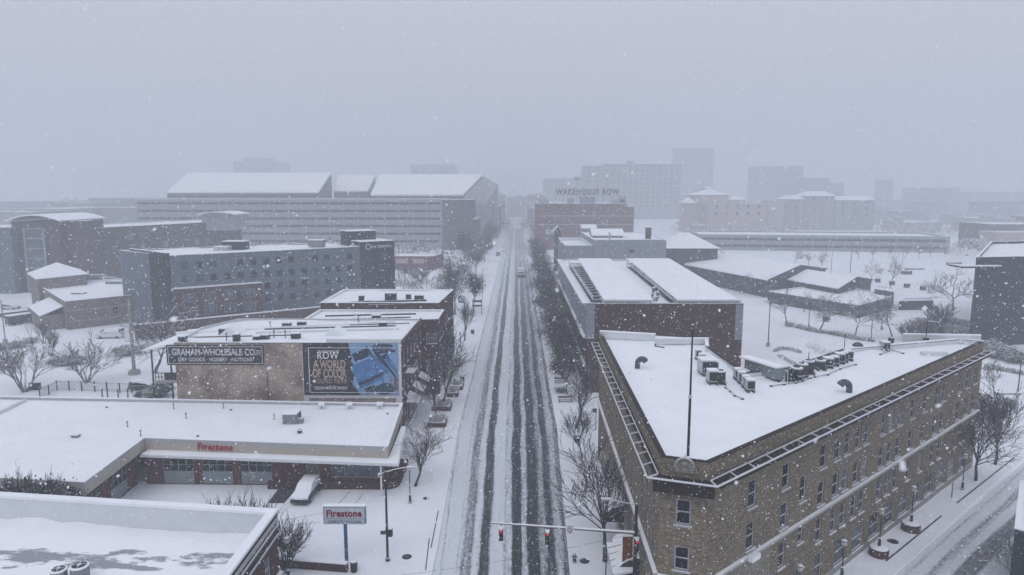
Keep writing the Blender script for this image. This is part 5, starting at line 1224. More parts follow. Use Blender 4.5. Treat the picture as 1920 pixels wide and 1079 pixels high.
# street-end mass of the hall
mb = MB(); a = D(868, 366, 450); b_ = D(906, 328, 548)
rr = thing('hall_end_wall', (a[0], 470, 0), 'hazy sloping end wall dropping from the right slanted roof to the street', 'building'); 
mb.v = [(a[0] + .3, 449, 0), (a[0] + .3, 449, a[1] - 1.2), (b_[0] + .4, 549, b_[1] - 1.2), (b_[0] + .4, 549, 0), (a[0] + 14, 470, 0), (a[0] + 14, 470, a[1] - 6), (b_[0] + 12, 549, b_[1] - 8), (b_[0] + 12, 549, 0)]
mb.f = [(0, 1, 2, 3), (4, 7, 6, 5), (1, 5, 6, 2), (0, 4, 5, 1), (3, 2, 6, 7)]; mb.m = [0] * 5; mb.build('wall', 'stucco_far', rr)
def far(name, label, px0, px1, pyt, Y0, depth, m, cat='building', roofm='snow', wins=None, zb=0, wm='glass_blue'):
    x0, zt = D(px0, pyt, Y0); x1, _ = D(px1, pyt, Y0)
    w = {}
    if wins: 
        rows_, step, ww_, wh_ = wins; w = {0: grid(x1 - x0, [zt - 3.2 - i * rows_[1] for i in range(rows_[0])], ww_, wh_, step=step, m=1.5)}
    return building(name, label, cat, [(x0, Y0), (x1, Y0), (x1, Y0 + depth), (x0, Y0 + depth)], zt, m, z0=zb, win=w, parapet=.5, roofmat=roofm, pw=.5, style={'all': dict(fm='stucco_far', gm=wm, bars=(0, 0), sill=False, fw=.12)}, coping=roofm)
# brick warehouse with roof sign
wr = far('brick_warehouse', 'hazy red brick warehouse by the street, below the rooftop letter sign', 1008, 1176, 382, 400, 60, 'brick_warehouse', wins=((5, 4.3), 6.2, 1.7, 2.4))
far('brick_warehouse_annex', 'slightly lower right end of the hazy brick warehouse', 1176.5, 1189, 388, 401, 50, 'brick_warehouse')
xw0, zw = D(1008, 382, 400); xw1 = D(1176, 382, 400)[0]
mb = MB(); mb.box(xw0, xw1 + 5, 399.7, 399.995, zw - 7.4, zw - 7.0); mb.box(xw0, xw1 + 5, 399.7, 399.995, zw - 12.4, zw - 12.0); mb.build('string_course', 'stone_trim', wr)
mb = MB(); a = D(1089, 370, 403)[0]; b_ = D(1116, 370, 403)[0]; mb.box(a, b_, 403, 411, zw - .5, D(1089, 369, 403)[1]); mb.build('penthouse', 'stucco_grey', wr)
mb = MB()
for px, w_, h_ in ((1020, 6, 2), (1070, 4, 3), (1160, 8, 2.2), (1168, 4, 4)): x = D(px, 376, 420)[0]; mb.box(x - w_ / 2, x + w_ / 2, 420, 424, zw - .5, zw + h_)
for q in (): pass
mb.build('roof_plant', 'concrete_far', wr)
sgx0, sgz0 = D(1042, 366, 428); sgx1, sgz1 = D(1161, 354, 428)
rs = thing('rooftop_letter_sign', ((sgx0 + sgx1) / 2, 428, zw - .5), 'large grey skeleton letters standing on the hazy brick warehouse roof', 'rooftop sign')
text('lettering', 'WAREHOUSE ROW', sgx1 - sgx0, sgz1 - sgz0, ((sgx0 + sgx1) / 2, 428, (sgz0 + sgz1) / 2), 0, 'barn_dark', rs, bold=.045, ext=.5, spacing=1.25)
mb = MB()
for i in range(9): x = sgx0 + (sgx1 - sgx0) * i / 8; mb.box(x - .15, x + .15, 428.4, 428.7, zw - .5, sgz1)
for z in (sgz0 - .4, sgz0 + 2): mb.box(sgx0 - 1, sgx1 + 1, 428.3, 428.39, z, z + .2)
mb.build('frame', 'concrete_far', rs)
x = D(1082, 360, 440)[0]; mb = MB(); mb.tube((x, 440, zw - .5), (x, 440, zw + 18), .22, n=5); mb.box(x - 2, x + 2, 439.9, 440.1, zw + 14, zw + 16); tag(mb.build('roof_mast', 'concrete_far', org=(x, 440, zw)), 'thin hazy mast with a panel behind the rooftop letters', 'mast')
mb = MB(); xs_ = xw0 - .06
text('ghost_lettering', 'ROW', 5.2, 3.2, (xw0 + 7.5, 399.9, zw - 16.5), 0, 'letter_white', wr, ext=.1, bold=.05)
# towers fading into the snow
W2 = ((10, 5.6), 7.0, 2.8, 2.4)
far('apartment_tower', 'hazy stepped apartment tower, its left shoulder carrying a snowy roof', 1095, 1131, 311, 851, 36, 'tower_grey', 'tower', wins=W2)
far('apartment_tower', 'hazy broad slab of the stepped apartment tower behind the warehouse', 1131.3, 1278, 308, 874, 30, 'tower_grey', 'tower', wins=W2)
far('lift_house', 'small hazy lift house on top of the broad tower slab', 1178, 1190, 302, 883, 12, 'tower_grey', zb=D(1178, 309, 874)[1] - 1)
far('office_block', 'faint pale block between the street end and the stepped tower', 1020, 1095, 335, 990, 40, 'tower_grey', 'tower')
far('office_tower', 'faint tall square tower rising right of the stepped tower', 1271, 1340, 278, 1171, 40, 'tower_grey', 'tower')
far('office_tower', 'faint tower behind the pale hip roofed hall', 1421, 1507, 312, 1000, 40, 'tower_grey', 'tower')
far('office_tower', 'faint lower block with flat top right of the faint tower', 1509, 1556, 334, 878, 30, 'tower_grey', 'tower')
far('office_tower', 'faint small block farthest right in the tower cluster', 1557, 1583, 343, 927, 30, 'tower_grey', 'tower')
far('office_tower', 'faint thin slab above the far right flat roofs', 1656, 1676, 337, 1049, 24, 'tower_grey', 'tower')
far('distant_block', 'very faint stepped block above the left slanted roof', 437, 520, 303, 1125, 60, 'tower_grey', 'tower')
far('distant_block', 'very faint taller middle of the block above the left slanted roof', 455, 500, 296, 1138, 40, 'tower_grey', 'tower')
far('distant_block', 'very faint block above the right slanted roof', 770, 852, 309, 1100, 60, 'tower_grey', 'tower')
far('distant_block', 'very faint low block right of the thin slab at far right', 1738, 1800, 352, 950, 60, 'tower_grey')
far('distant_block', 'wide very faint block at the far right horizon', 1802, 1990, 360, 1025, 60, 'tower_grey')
far('slim_tower', 'slim dark hazy chimney-like tower beside the far street', 924, 931, 356, 588, 8, 'barn_dark', 'tower')
rb_ = random.Random(77); nb1 = 0
def fblock(x0, x1, Y, dep, z, label, m, nm='city_block'):
    L = x1 - x0; ops = grid(L, [z - 3.6 - 4.2 * i for i in range(int((z - 3) / 4.2))], 2.0, 1.9, step=rb_.choice([4.5, 5.5, 6.5]), m=1.5) if Y < 900 and rb_.random() < .75 else []
    b_ = building(nm, label, 'building', [(x0, Y), (x1, Y), (x1, Y + dep), (x0, Y + dep)], z, m, win={}, parapet=.6, pw=.4, group='faint city blocks')
    if ops:
        mbw = MB()
        for o_ in ops: mbw.box(x0 + o_[0], x0 + o_[1], Y - .03, Y - .002, o_[2], o_[3])
        w_ = mbw.build('windows', 'siding_blue', b_); w_['kind'] = 'stuff'
    for _ in range(rb_.randint(1, 3)):
        c = (x0 + L * rb_.uniform(.15, .85), Y + dep * rb_.uniform(.2, .7)); w2 = rb_.uniform(1.5, 4); h2 = rb_.uniform(1.2, 3.2)
        mbw = MB(); mbw.box(c[0] - w2, c[0] + w2, c[1] - 2, c[1] + 2, z - .6, z + h2); mbw.build('roof_plant', 'concrete_far', b_)
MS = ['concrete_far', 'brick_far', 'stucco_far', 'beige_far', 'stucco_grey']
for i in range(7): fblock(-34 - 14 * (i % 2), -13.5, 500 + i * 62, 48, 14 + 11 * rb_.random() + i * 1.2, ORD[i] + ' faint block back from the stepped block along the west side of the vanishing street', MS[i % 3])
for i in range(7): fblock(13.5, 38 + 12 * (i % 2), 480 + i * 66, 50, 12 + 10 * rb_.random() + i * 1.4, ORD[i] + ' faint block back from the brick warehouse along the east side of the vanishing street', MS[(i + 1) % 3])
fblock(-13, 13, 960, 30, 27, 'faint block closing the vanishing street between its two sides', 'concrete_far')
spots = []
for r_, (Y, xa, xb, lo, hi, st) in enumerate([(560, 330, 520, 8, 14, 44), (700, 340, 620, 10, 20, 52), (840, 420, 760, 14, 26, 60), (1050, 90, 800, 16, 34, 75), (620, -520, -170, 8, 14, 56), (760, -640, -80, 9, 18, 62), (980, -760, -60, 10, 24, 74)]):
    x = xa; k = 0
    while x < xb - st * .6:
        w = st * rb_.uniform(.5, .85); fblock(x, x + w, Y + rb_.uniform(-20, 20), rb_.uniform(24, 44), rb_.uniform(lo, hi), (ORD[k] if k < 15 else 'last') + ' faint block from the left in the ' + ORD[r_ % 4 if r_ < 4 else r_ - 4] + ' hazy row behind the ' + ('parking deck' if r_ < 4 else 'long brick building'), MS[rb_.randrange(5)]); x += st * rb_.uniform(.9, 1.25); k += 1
# classical pale hall
def hipped(name, label, px0, px1, pye, pyr, Y0, depth, m, inset, wins=None, over=1.0):
    x0, ze = D(px0, pye, Y0); x1, _ = D(px1, pye, Y0); zr_ = D(px0, pyr, Y0 + depth / 2)[1]
    r = thing(name, (x0, Y0, 0), label, 'building'); ops = grid(x1 - x0, [ze - 4 - i * 5 for i in range(wins[0])], 2.0, 3.0, step=wins[1], m=1.5) if wins else []
    poly = [(x0, Y0), (x1, Y0), (x1, Y0 + depth), (x0, Y0 + depth)]; mb = MB()
    for i in range(4): facade(mb, poly[i], poly[(i + 1) % 4], 0, ze, ops if i == 0 else ())
    mb.build('wall', m, r)
    if ops: add_windows(r, poly[0], poly[1], ops, 'stucco_far', 'glass_blue', (0, 0), False, .15)
    e = offset_poly(poly, -over); ym = Y0 + depth / 2; ra_, rb_ = (x0 + inset, ym, zr_), (x1 - inset, ym, zr_); mb = MB(); z = ze + .02
    mb.quad((*e[0], z), (*e[1], z), rb_, ra_); mb.quad((*e[1], z), (*e[2], z), rb_); mb.quad((*e[2], z), (*e[3], z), ra_, rb_); mb.quad((*e[3], z), (*e[0], z), ra_)
    mb.quad(*[(*p, z) for p in e[::-1]]); mb.build('roof', 'snow', r); return r
hipped('pale_hall', 'pale hazy hall with high snowy hip roof right of the stepped tower', 1305, 1367, 366, 351, 580, 34, 'beige_far', 18)
hipped('pale_hall', 'left wing with snowy hip roof of the pale hazy hall', 1285, 1305, 381, 370, 580, 20, 'beige_far', 4)
hipped('pale_hall', 'right wing with snowy hip roof of the pale hazy hall', 1367.5, 1398, 375, 366, 580, 24, 'beige_far', 8)
far('pale_annex', 'pale pinkish flat front block below the hazy hip roofs', 1330, 1437, 383, 560, 40, 'beige_far', wins=((2, 6), 8.0, 2.0, 3.0))
far('pale_annex', 'low green grey block at the foot of the pale hall', 1302, 1331, 423, 540, 14, 'concrete_far')
hipped('courthouse', 'left part of the hazy pilastered building with snowy roof', 1472, 1510, 374, 367, 610, 20, 'stucco_far', 3, (2, 8))
hipped('courthouse', 'raised central pavilion of the hazy pilastered building', 1511, 1566, 368, 359, 610, 26, 'stucco_far', 4, (3, 8))
hipped('courthouse', 'long right part of the hazy pilastered building', 1567, 1641, 376, 368, 610, 20, 'stucco_far', 4, (3, 8))
far('pilaster_row', 'hazy pinkish flat block left of the pilastered building', 1440, 1471, 376, 605, 20, 'beige_far')
for i, x in enumerate((1502, 1523, 1534, 1550)):
    a = D(x - 2, 380, 609); b_ = D(x + 2, 380, 609); mb = MB(); mb.box(a[0], b_[0], 608.6, 609.95, 0, a[1] + 1); tag(mb.build('pilaster', 'stone', org=(a[0], 609, 0)), ORD[i] + ' pale pilaster from the left on the hazy central pavilion', 'pilaster', 'pilasters of the hazy pavilion')
far('flat_roof_block', 'hazy wide block with flat snowy roof right of the pilastered building', 1642, 1740, 378, 1198, 50, 'stucco_far')
far('flat_roof_block', 'hazy low pink block right of the parking deck', 1700, 1830, 414, 1082, 40, 'brick_far')
far('flat_roof_block', 'hazy low brick block with white hip at the right distance', 1760, 1865, 418, 1049, 30, 'brick_far')
far('flat_roof_block', 'small hazy flat white roofed block behind the parking deck', 1655, 1755, 410, 1152, 30, 'stucco_far')
far('corner_brick_block', 'hazy brick block at right picture edge with white upper band', 1862, 1990, 421, 395, 30, 'brick_far')
far('corner_brick_block', 'low white roofed wing left of the hazy brick block at right edge', 1868, 1990, 436, 380, 14, 'beige_far')
# parking deck across the park
P0, P1 = (D(1310, 441, 400)[0], 400), (D(1782, 448, 380)[0], 380)
garage_deck('parking_deck', 'long low two-level parking deck across the far side of the park', P0, P1, 40, D(1782, 444, 380)[1], 2, 3.9, 0, open_h=1.6, bay=9)
# faint low roofs at the far left
for i, (a, b_, y, Y) in enumerate([(-40, 110, 378, 620), (100, 175, 381, 560), (165, 252, 372, 600), (-40, 60, 398, 430), (190, 255, 390, 500), (20, 130, 392, 470)]):
    far('distant_roof', ORD[i] + ' faint low snowy roof counted from the farthest at the left horizon', a, b_, y, Y, 60, 'concrete_far')
# grey block behind the brick office, and its neighbours
Yk = 226
gx0, gz = D(1060, 461, Yk); gx1, gz1 = D(1112, 461, Yk); gx2, gz2 = D(1249, 450, Yk)
building('grey_terrace_building', 'lower left part of the grey stucco building with roof terrace behind the brick office', 'building', [(gx0, Yk), (gx1, Yk), (gx1, Yk + 40), (gx0, Yk + 40)], gz, 'stucco_grey', win={0: [(4.5, 6.6, gz - 6, gz - 4.8)]}, parapet=1.2, coping='snow')
gy = building('grey_stucco_building', 'plain grey stucco building with snowy roof and chimneys behind the brick office', 'building', [(gx1 + .1, Yk - .5), (gx2, Yk - .5), (gx2, Yk + 42), (gx1 + .1, Yk + 42)], gz2, 'stucco_grey', win={0: [(11.6, 13.6, gz2 - 4.4, gz2 - 3.2)]}, parapet=.3, coping='snow')
mb = MB(); a = D(1216, 450, Yk + 8)[0]; mb.box(a - .9, a + .9, Yk + 8, Yk + 9.5, gz2 - .4, gz2 + 3.6); o = mb.build('chimney', 'brick_brown', org=(a, Yk + 8, gz2)); tag(o, 'tall brick chimney on the grey stucco building', 'chimney')
mb = MB(); mb.box(a - 1.2, a + 1.2, Yk + 7.8, Yk + 9.7, gz2 + 3.603, gz2 + 3.9); mb.build('cap', 'snow', o)
a = D(1143, 450, Yk + 4)[0]; mb = MB(); mb.tube((a, Yk + 4, gz2 - .4), (a, Yk + 4, gz2 + 2.2), .35, n=8); tag(mb.build('vent_pipe', 'light_metal', org=(a, Yk + 4, gz2)), 'short pale pipe in the middle of the grey stucco roof', 'vent pipe')
def gable(name, label, px0, px1, pye, pyr, Y0, depth, m='stucco_grey', z0=0, axis='x', over=.5):
    x0, ze = D(px0, pye, Y0); x1, _ = D(px1, pye, Y0); zr_ = D(px0, pyr, Y0 + (depth / 2 if axis == 'x' else 0))[1]
    r = thing(name, (x0, Y0, z0), label, 'building'); mb = MB(); mb.box(x0, x1, Y0, Y0 + depth, z0, ze)
    if axis == 'x': mb.quad((x0, Y0, ze), (x0, Y0 + depth, ze), (x0, Y0 + depth / 2, zr_ - .1)); mb.quad((x1, Y0 + depth, ze), (x1, Y0, ze), (x1, Y0 + depth / 2, zr_ - .1))
    else: xm = (x0 + x1) / 2; mb.quad((x0, Y0, ze), (x1, Y0, ze), (xm, Y0, zr_ - .1)); mb.quad((x1, Y0 + depth, ze), (x0, Y0 + depth, ze), (xm, Y0 + depth, zr_ - .1))
    mb.build('wall', m, r); mb = MB()
    if axis == 'x':
        ym = Y0 + depth / 2; a, b_ = x0 - over, x1 + over
        for (ya, yb2) in ((Y0 - over, ym), (Y0 + depth + over, ym)):
            mb.quad((a, ya, ze), (b_, ya, ze), (b_, yb2, zr_), (a, yb2, zr_)); mb.quad((a, ya, ze - .25), (b_, ya, ze - .25), (b_, ya, ze), (a, ya, ze))
        mb.quad((a, Y0 - over, ze - .25), (b_, Y0 - over, ze - .25), (b_, ym, zr_ - .25), (a, ym, zr_ - .25))
    else:
        xm = (x0 + x1) / 2; a, b_ = Y0 - over, Y0 + depth + over
        mb.quad((x0 - over, a, ze), (xm, a, zr_), (xm, b_, zr_), (x0 - over, b_, ze)); mb.quad((x1 + over, a, ze), (xm, a, zr_), (xm, b_, zr_), (x1 + over, b_, ze))
        mb.quad((x0 - over, a, ze - .25), (xm, a, zr_ - .25), (xm, a, zr_), (x0 - over, a, ze)); mb.quad((x1 + over, a, ze - .25), (xm, a, zr_ - .25), (xm, a, zr_), (x1 + over, a, ze))
    mb.build('roof', 'snow', r); return r
gable('roof_house', 'snowy gabled roof house on the left of the grey stucco building', 1112, 1168, 441, 429, Yk + 14, 9, z0=10)
gable('small_gable_house', 'small snowy peaked house behind the grey stucco building', 1092, 1117, 428, 421, 300, 8, 'concrete_far')
gable('tiny_turret', 'tiny snowy peaked turret left of the grey stucco building', 1040, 1052, 433, 424, 290, 5, 'barn_dark', axis='y')
hipped('snowy_hip_house', 'house with broad snowy hip roof right of the grey stucco building', 1250, 1346, 466, 437, 262, 24, 'barn_dark', 8)
gable('roof_gable', 'little dark gable on the broad snowy hip roof', 1271, 1296, 447, 440, 272, 6, 'barn_dark', z0=8, axis='y')
# ================================================================== PARK SIDE SHEDS
def barn(name, label, eave0, eave1, ridge0, ridge1, zE, zRg, m='barn_dark', far_w=None):
    """long shed: near eave from eave0 to eave1 (pixels), ridge from ridge0 to ridge1 (pixels)"""
    e0, e1 = Vector(G(*eave0, zE)), Vector(G(*eave1, zE)); r0, r1 = Vector(G(*ridge0, zRg)), Vector(G(*ridge1, zRg))
    f0, f1 = e0 + (r0 - e0) * 2, e1 + (r1 - e1) * 2
    r = thing(name, (e0.x, e0.y, 0), label, 'shed'); mb = MB()
    i0, i1 = e0 + (r0 - e0) * .06, e1 + (r1 - e1) * .06; j0, j1 = e0 + (r0 - e0) * 1.94, e1 + (r1 - e1) * 1.94
    k = (i1 - i0).normalized() * .5; i1 -= k; j1 -= k; rr1 = r1 - k
    zw_ = zE + (zRg - zE) * .06 - .15
    mb.quad((*i0, 0), (*i1, 0), (*i1, zw_), (*i0, zw_)); mb.quad((*j1, 0), (*j0, 0), (*j0, zw_), (*j1, zw_))
    mb.quad((*i1, 0), (*j1, 0), (*j1, zw_), (*rr1, zRg - .3), (*i1, zw_)); mb.quad((*j0, 0), (*i0, 0), (*i0, zw_), (*r0, zRg - .3), (*j0, zw_))
    mb.build('wall', m, r); mb = MB()
    mb.quad((*e0, zE), (*e1, zE), (*r1, zRg), (*r0, zRg)); mb.quad((*f1, zE), (*f0, zE), (*r0, zRg), (*r1, zRg))
    mb.quad((*e0, zE - .3), (*e1, zE - .3), (*e1, zE), (*e0, zE))
    mb.build('roof', 'snow', r); mb = MB()
    mb.quad((*e1, zE - .35), (*r1, zRg - .35), (*r1, zRg - .02), (*e1, zE - .02)); mb.quad((*r1, zRg - .35), (*f1, zE - .35), (*f1, zE - .02), (*r1, zRg - .02))
    mb.build('barge_board', 'dark_metal', r)
    return r
barn('long_shed', 'long dark shed with wide snowy roof running beside the brick office toward the park', (1283, 496), (1439, 525), (1312, 469), (1501, 497), 6, 9)
barn('long_shed', 'shorter shed with snowy roof stepping down from the long shed', (1476, 524), (1573, 541), (1512, 505), (1608, 519), 5.0, 7.2)
# low flat-roofed lean-to running in front of both sheds
a, b_ = Vector(G(1400, 553, 3.0)), Vector(G(1672, 572, 3.0)); c_ = Vector(G(1674, 545, 3.0)); 
a = Vector(G(1440, 548, 3.2)); bq = Vector(G(1610, 575, 3.2)); cq = Vector(G(1676, 557, 3.2)); dq = Vector(G(1560, 533, 3.2))
building('low_shed', 'low dark flat shed wing with snowy roof in front of the park sheds', 'shed', [tuple(a), tuple(bq), tuple(cq), tuple(dq)], 3.4, 'barn_dark', parapet=.25, coping='snow')
a, bq, cq, dq = G(1640, 546, 4), G(1676, 552, 4), G(1676, 545, 4), G(1640, 539, 4)
building('shed_annex', 'little dark shed annex with snowy lean roof at the right end of the park sheds', 'shed', [a, bq, cq, dq], 4.6, 'barn_dark', parapet=.2, coping='snow')
a, bq, cq, dq = G(1686, 567, 2.3), G(1750, 566, 2.3), G(1746, 561, 2.3), G(1692, 562, 2.3)
building('dark_kiosk', 'isolated low dark kiosk with snowy top right of the park sheds', 'kiosk', [a, bq, cq, dq], 2.6, 'barn_dark', parapet=.2, coping='snow')

# ================================================================== DARK TOWER BLOCK AT RIGHT EDGE
dk = (97.6, 145.0); dk1 = (D(1990, 486, 149)[0], 149)
dkt = building('dark_block', 'tall dark panelled block cut by the right picture edge', 'building', [dk, dk1, (dk1[0] + 30, 196), (133, 192)], D(1829, 483, 145)[1], 'siding_night', parapet=.7, coping='snow', inner='siding_night')
a = D(1803, 500, 143.5); mb = MB(); mb.prism([(a[0], 143.4), (a[0] + 8.6, 143.8), (a[0] + 8.6, 144.99), (a[0] + 3, 144.9), (a[0], 148)], a[1] - .35, a[1]); mb.build('canopy_slab', 'siding_dark', dkt)
mb = MB(); mb.prism([(a[0] - .05, 143.35), (a[0] + 8.65, 143.75), (a[0] + 8.6, 144.98), (a[0] + 3, 144.9), (a[0], 148)], a[1] + .003, a[1] + .18); mb.build('canopy_snow', 'snow', dkt)
# corner building bottom right
a = G(1903, 992, 6.5); building('corner_building', 'dark corner of a snow roofed building at the lower right edge', 'building', [a, (a[0] + 12, a[1] - 9), (a[0] + 20, a[1] + 2), (a[0] + 7, a[1] + 9)], 6.5, 'siding_dark', parapet=.4, coping='snow')

# ================================================================== TREES
def grow_tree(seed, H, th, spread, levels=4, r0=.16, stems=1, kids=(6, 5, 4, 3), up=.25, stem_spread=.35, rtwig=.019, lowest=.35):
    """returns trunk MB and branch MB, rooted at the origin"""
    rnd = random.Random(seed); tr, br = MB(), MB(); tips = []
    def limb(mb, p, d, L, r, lvl, nseg):
        pts = [p]; q = p.copy(); dd = d.copy()
        for i in range(nseg):
            dd = (dd + Vector((rnd.gauss(0, .12), rnd.gauss(0, .12), rnd.gauss(0, .08) + up * .22))).normalized(); q = q + dd * (L / nseg); pts.append(q.copy())
        rr = [max(rtwig, r * (1 - .62 * i / nseg)) for i in range(nseg + 1)]
        for i in range(nseg): mb.tube(pts[i], pts[i + 1], rr[i], rr[i + 1], n=(7 if lvl == 0 else 4 if lvl == 1 else 3), caps=False)
        if lvl >= levels: tips.append(pts[-1]); return
        nk = kids[min(lvl, len(kids) - 1)]
        for k in range(nk):
            t = (lowest if lvl == 0 and stems > 1 else (.62 if lvl == 0 else .25)) + (1 - (lowest if lvl == 0 and stems > 1 else (.62 if lvl == 0 else .25))) * (k + rnd.random()) / nk
            t = min(t, .999); i = int(t * nseg); f = t * nseg - i; pos = pts[i].lerp(pts[i + 1], f)
            base = (pts[i + 1] - pts[i]).normalized(); az = rnd.uniform(0, 2 * math.pi) + k * 2.4; side = base.orthogonal().normalized(); side.rotate(Matrix.Rotation(az, 3, base))
            sp_ = spread * rnd.uniform(.75, 1.2); nd = (base * math.cos(sp_) + side * math.sin(sp_)).normalized()
            nl = L * (rnd.uniform(.5, .72) if lvl else rnd.uniform(.62, .9) * (H - th) / max(L, .1) * .62)
            limb(br, pos, nd, nl, rr[i] * .62, lvl + 1, 3 if lvl < 2 else 2)
        if lvl: tips.append(pts[-1])
    if stems == 1:
        limb(tr, Vector((0, 0, -.1)), Vector((0, 0, 1)), th * 1.35, r0, 0, 5)
        top = Vector(tr.v[-1]) 
        limb(br, top - Vector((0, 0, .1)), Vector((rnd.gauss(0, .1), rnd.gauss(0, .1), 1)).normalized(), (H - th * 1.3) * .7, r0 * .45, 1, 4)
    else:
        for s in range(stems):
            a = 2 * math.pi * s / stems + rnd.uniform(-.3, .3); limb(tr, Vector((.12 * math.cos(a), .12 * math.sin(a), -.1)), Vector((math.cos(a) * stem_spread, math.sin(a) * stem_spread, 1)).normalized(), th, r0, 0, 4)
    # scale to the wanted height
    zmax = max(v[2] for v in br.v); k = H / zmax
    for mb in (tr, br): mb.v = [(x * k, y * k, z * k if z > 0 else z) for x, y, z in mb.v]
    return tr, br, [p * k for p in tips]
def leafy(seed, tips, n_per, size, spread):
    rnd = random.Random(seed); mb = MB()
    for p in tips:
        for _ in range(n_per):
            c = p + Vector((rnd.gauss(0, spread), rnd.gauss(0, spread), rnd.gauss(0, spread)))
            a = Vector((rnd.gauss(0, 1), rnd.gauss(0, 1), rnd.gauss(0, 1))).normalized(); b = a.orthogonal().normalized() * size * rnd.uniform(.5, 1.2); a = a * size * rnd.uniform(.5, 1.2)
            mb.quad(c - a - b * .4, c + a * .2 - b, c + a + b * .3, c - a * .1 + b)
    return mb
TEMPL = {}
def template(key, bark, **kw):
    leaf = kw.pop('leaf', None)
    tr, br, tips = grow_tree(**kw)
    L = [('trunk', tr.mesh('trunk', bark)), ('crown', br.mesh('crown', bark))]
    if leaf: L.append(('foliage', leafy(kw['seed'] + 1, tips, *leaf[:3]).mesh('foliage', leaf[3])))
    TEMPL[key] = (L, kw['H'])
template('street_a', 'bark', seed=19, H=6.5, th=1.9, spread=.56, r0=.13, levels=4, kids=(9, 5, 4, 2), up=.42, rtwig=.014)
template('street_b', 'bark', seed=29, H=6.5, th=1.8, spread=.48, r0=.12, levels=4, kids=(9, 5, 4, 2), up=.5, rtwig=.014)
template('park_a', 'bark_grey', seed=5, H=7, th=2.2, spread=.66, r0=.13, levels=4, kids=(6, 5, 4, 2), up=.15)
template('park_b', 'bark_grey', seed=37, H=7, th=2.5, spread=.58, r0=.13, levels=4, kids=(6, 4, 4, 2), up=.3)
template('myrtle', 'bark_frost', seed=41, H=7, th=3.0, spread=.42, r0=.09, levels=4, stems=6, kids=(4, 4, 3, 2), up=.12, stem_spread=.45, lowest=.4)
template('oak', 'bark', seed=61, H=10, th=2.6, spread=.62, r0=.2, levels=4, kids=(8, 6, 4, 3), up=.3, leaf=(6, .10, .40, 'leaf_dark'))
template('oak_b', 'bark', seed=67, H=10, th=2.8, spread=.55, r0=.2, levels=4, kids=(8, 6, 4, 3), up=.35, leaf=(5, .10, .40, 'leaf_brown'))
template('shrub', 'bark', seed=71, H=3, th=1.3, spread=.35, r0=.03, levels=3, stems=14, kids=(4, 4, 3), up=.2, stem_spread=.5, rtwig=.01, lowest=.3)
template('upright', 'bark_grey', seed=77, H=4, th=2, spread=.3, r0=.04, levels=3, stems=5, kids=(6, 5, 3), up=.5, stem_spread=.16, rtwig=.012, lowest=.2)
template('bush', 'bark', seed=83, H=2.5, th=1, spread=.5, r0=.05, levels=3, stems=7, kids=(4, 4, 3), up=.1, stem_spread=.6, leaf=(5, .09, .18, 'hedge_leaf'), lowest=.2)
def tree(kind, name, label, base, H, wid=1.0, rz=None, cat='tree', group=None, z0=0.0, rnd=random.Random(99)):
    L, H0 = TEMPL[kind]; r = thing(name, (base[0], base[1], z0), label, cat, group); k = H / H0
    r.rotation_euler[2] = rnd.uniform(0, 6.28) if rz is None else rz; r.scale = (k * wid, k * wid, k)
    for n_, me in L:
        o = bpy.data.objects.new(n_, me); COL.objects.link(o); o.parent = r
    return r
def ptree(kind, label, px, py, pytop, wid=1.0, name='bare_tree', cat='tree', group=None, rz=None):
    b = G(px, py); return tree(kind, name, label, b, max(1.0, ZT(b, pytop) * (1.0 if kind in ('bush', 'oak', 'oak_b') else 1.22)), wid, rz, cat, group)
gW, gE = 'bare street trees on the west pavement', 'street trees on the east pavement'
ptree('street_a', 'bare spreading street tree nearest the auto shop corner', 778, 914, 815, 1.35, group=gW, name='street_tree')
ptree('street_b', 'second bare street tree on the west pavement, standing between two planter boxes', 817, 785, 684, 1.0, group=gW, name='street_tree')
ptree('street_a', 'third bare street tree on the west pavement, close behind the second', 826, 768, 655, 1.0, group=gW, name='street_tree', rz=2)
ptree('street_b', 'fourth bare street tree on the west pavement, before the middle row building', 846, 706, 606, 1.1, group=gW, name='street_tree')
ptree('street_b', 'bare street tree beside the dark sign box on the west pavement', 871, 640, 560, .8, group=gW, name='street_tree', rz=4)
ptree('oak', 'dense dark leafy tree just beyond the farthest row building', 853, 590, 480, .85, group=gW, name='leafy_tree')
ptree('oak_b', 'dense leafy tree beside the bus stop frame on the west pavement', 888, 585, 488, .62, group=gW, name='leafy_tree')
ptree('oak_b', 'dense hazy leafy tree farther up the west side, left of the cars', 893, 520, 445, .9, group=gW, name='leafy_tree', rz=1)
ptree('oak', 'dense hazy leafy tree at the foot of the stepped dark block', 868, 500, 432, .9, group=gW, name='leafy_tree', rz=3)
for k, (x, y, yt, w) in enumerate([(908, 492, 425, .8), (914, 478, 418, .8), (919, 466, 412, .85), (922, 457, 408, .85)]):
    ptree('oak_b', ORD[k] + ' of four faint leafy trees leading up the west side toward the vanishing street', x, y, yt, w, group=gW, name='leafy_tree', rz=k * 1.3)
ptree('park_a', 'wide snowy bare tree behind the farthest row building', 797, 575, 505, 1.2, name='bare_tree')
ptree('park_a', 'hazy bare tree just right of the hotel tower', 752, 560, 505, 1.2, name='bare_tree', rz=2)
ptree('shrub', 'twiggy snow dusted shrub at the brick shop front', 788, 530, 503, 1.5, name='bare_shrub', cat='shrub')
ptree('bush', 'low dark bush in front of the hazy brick shop', 765, 512, 499, 2.0, name='bush', cat='bush')
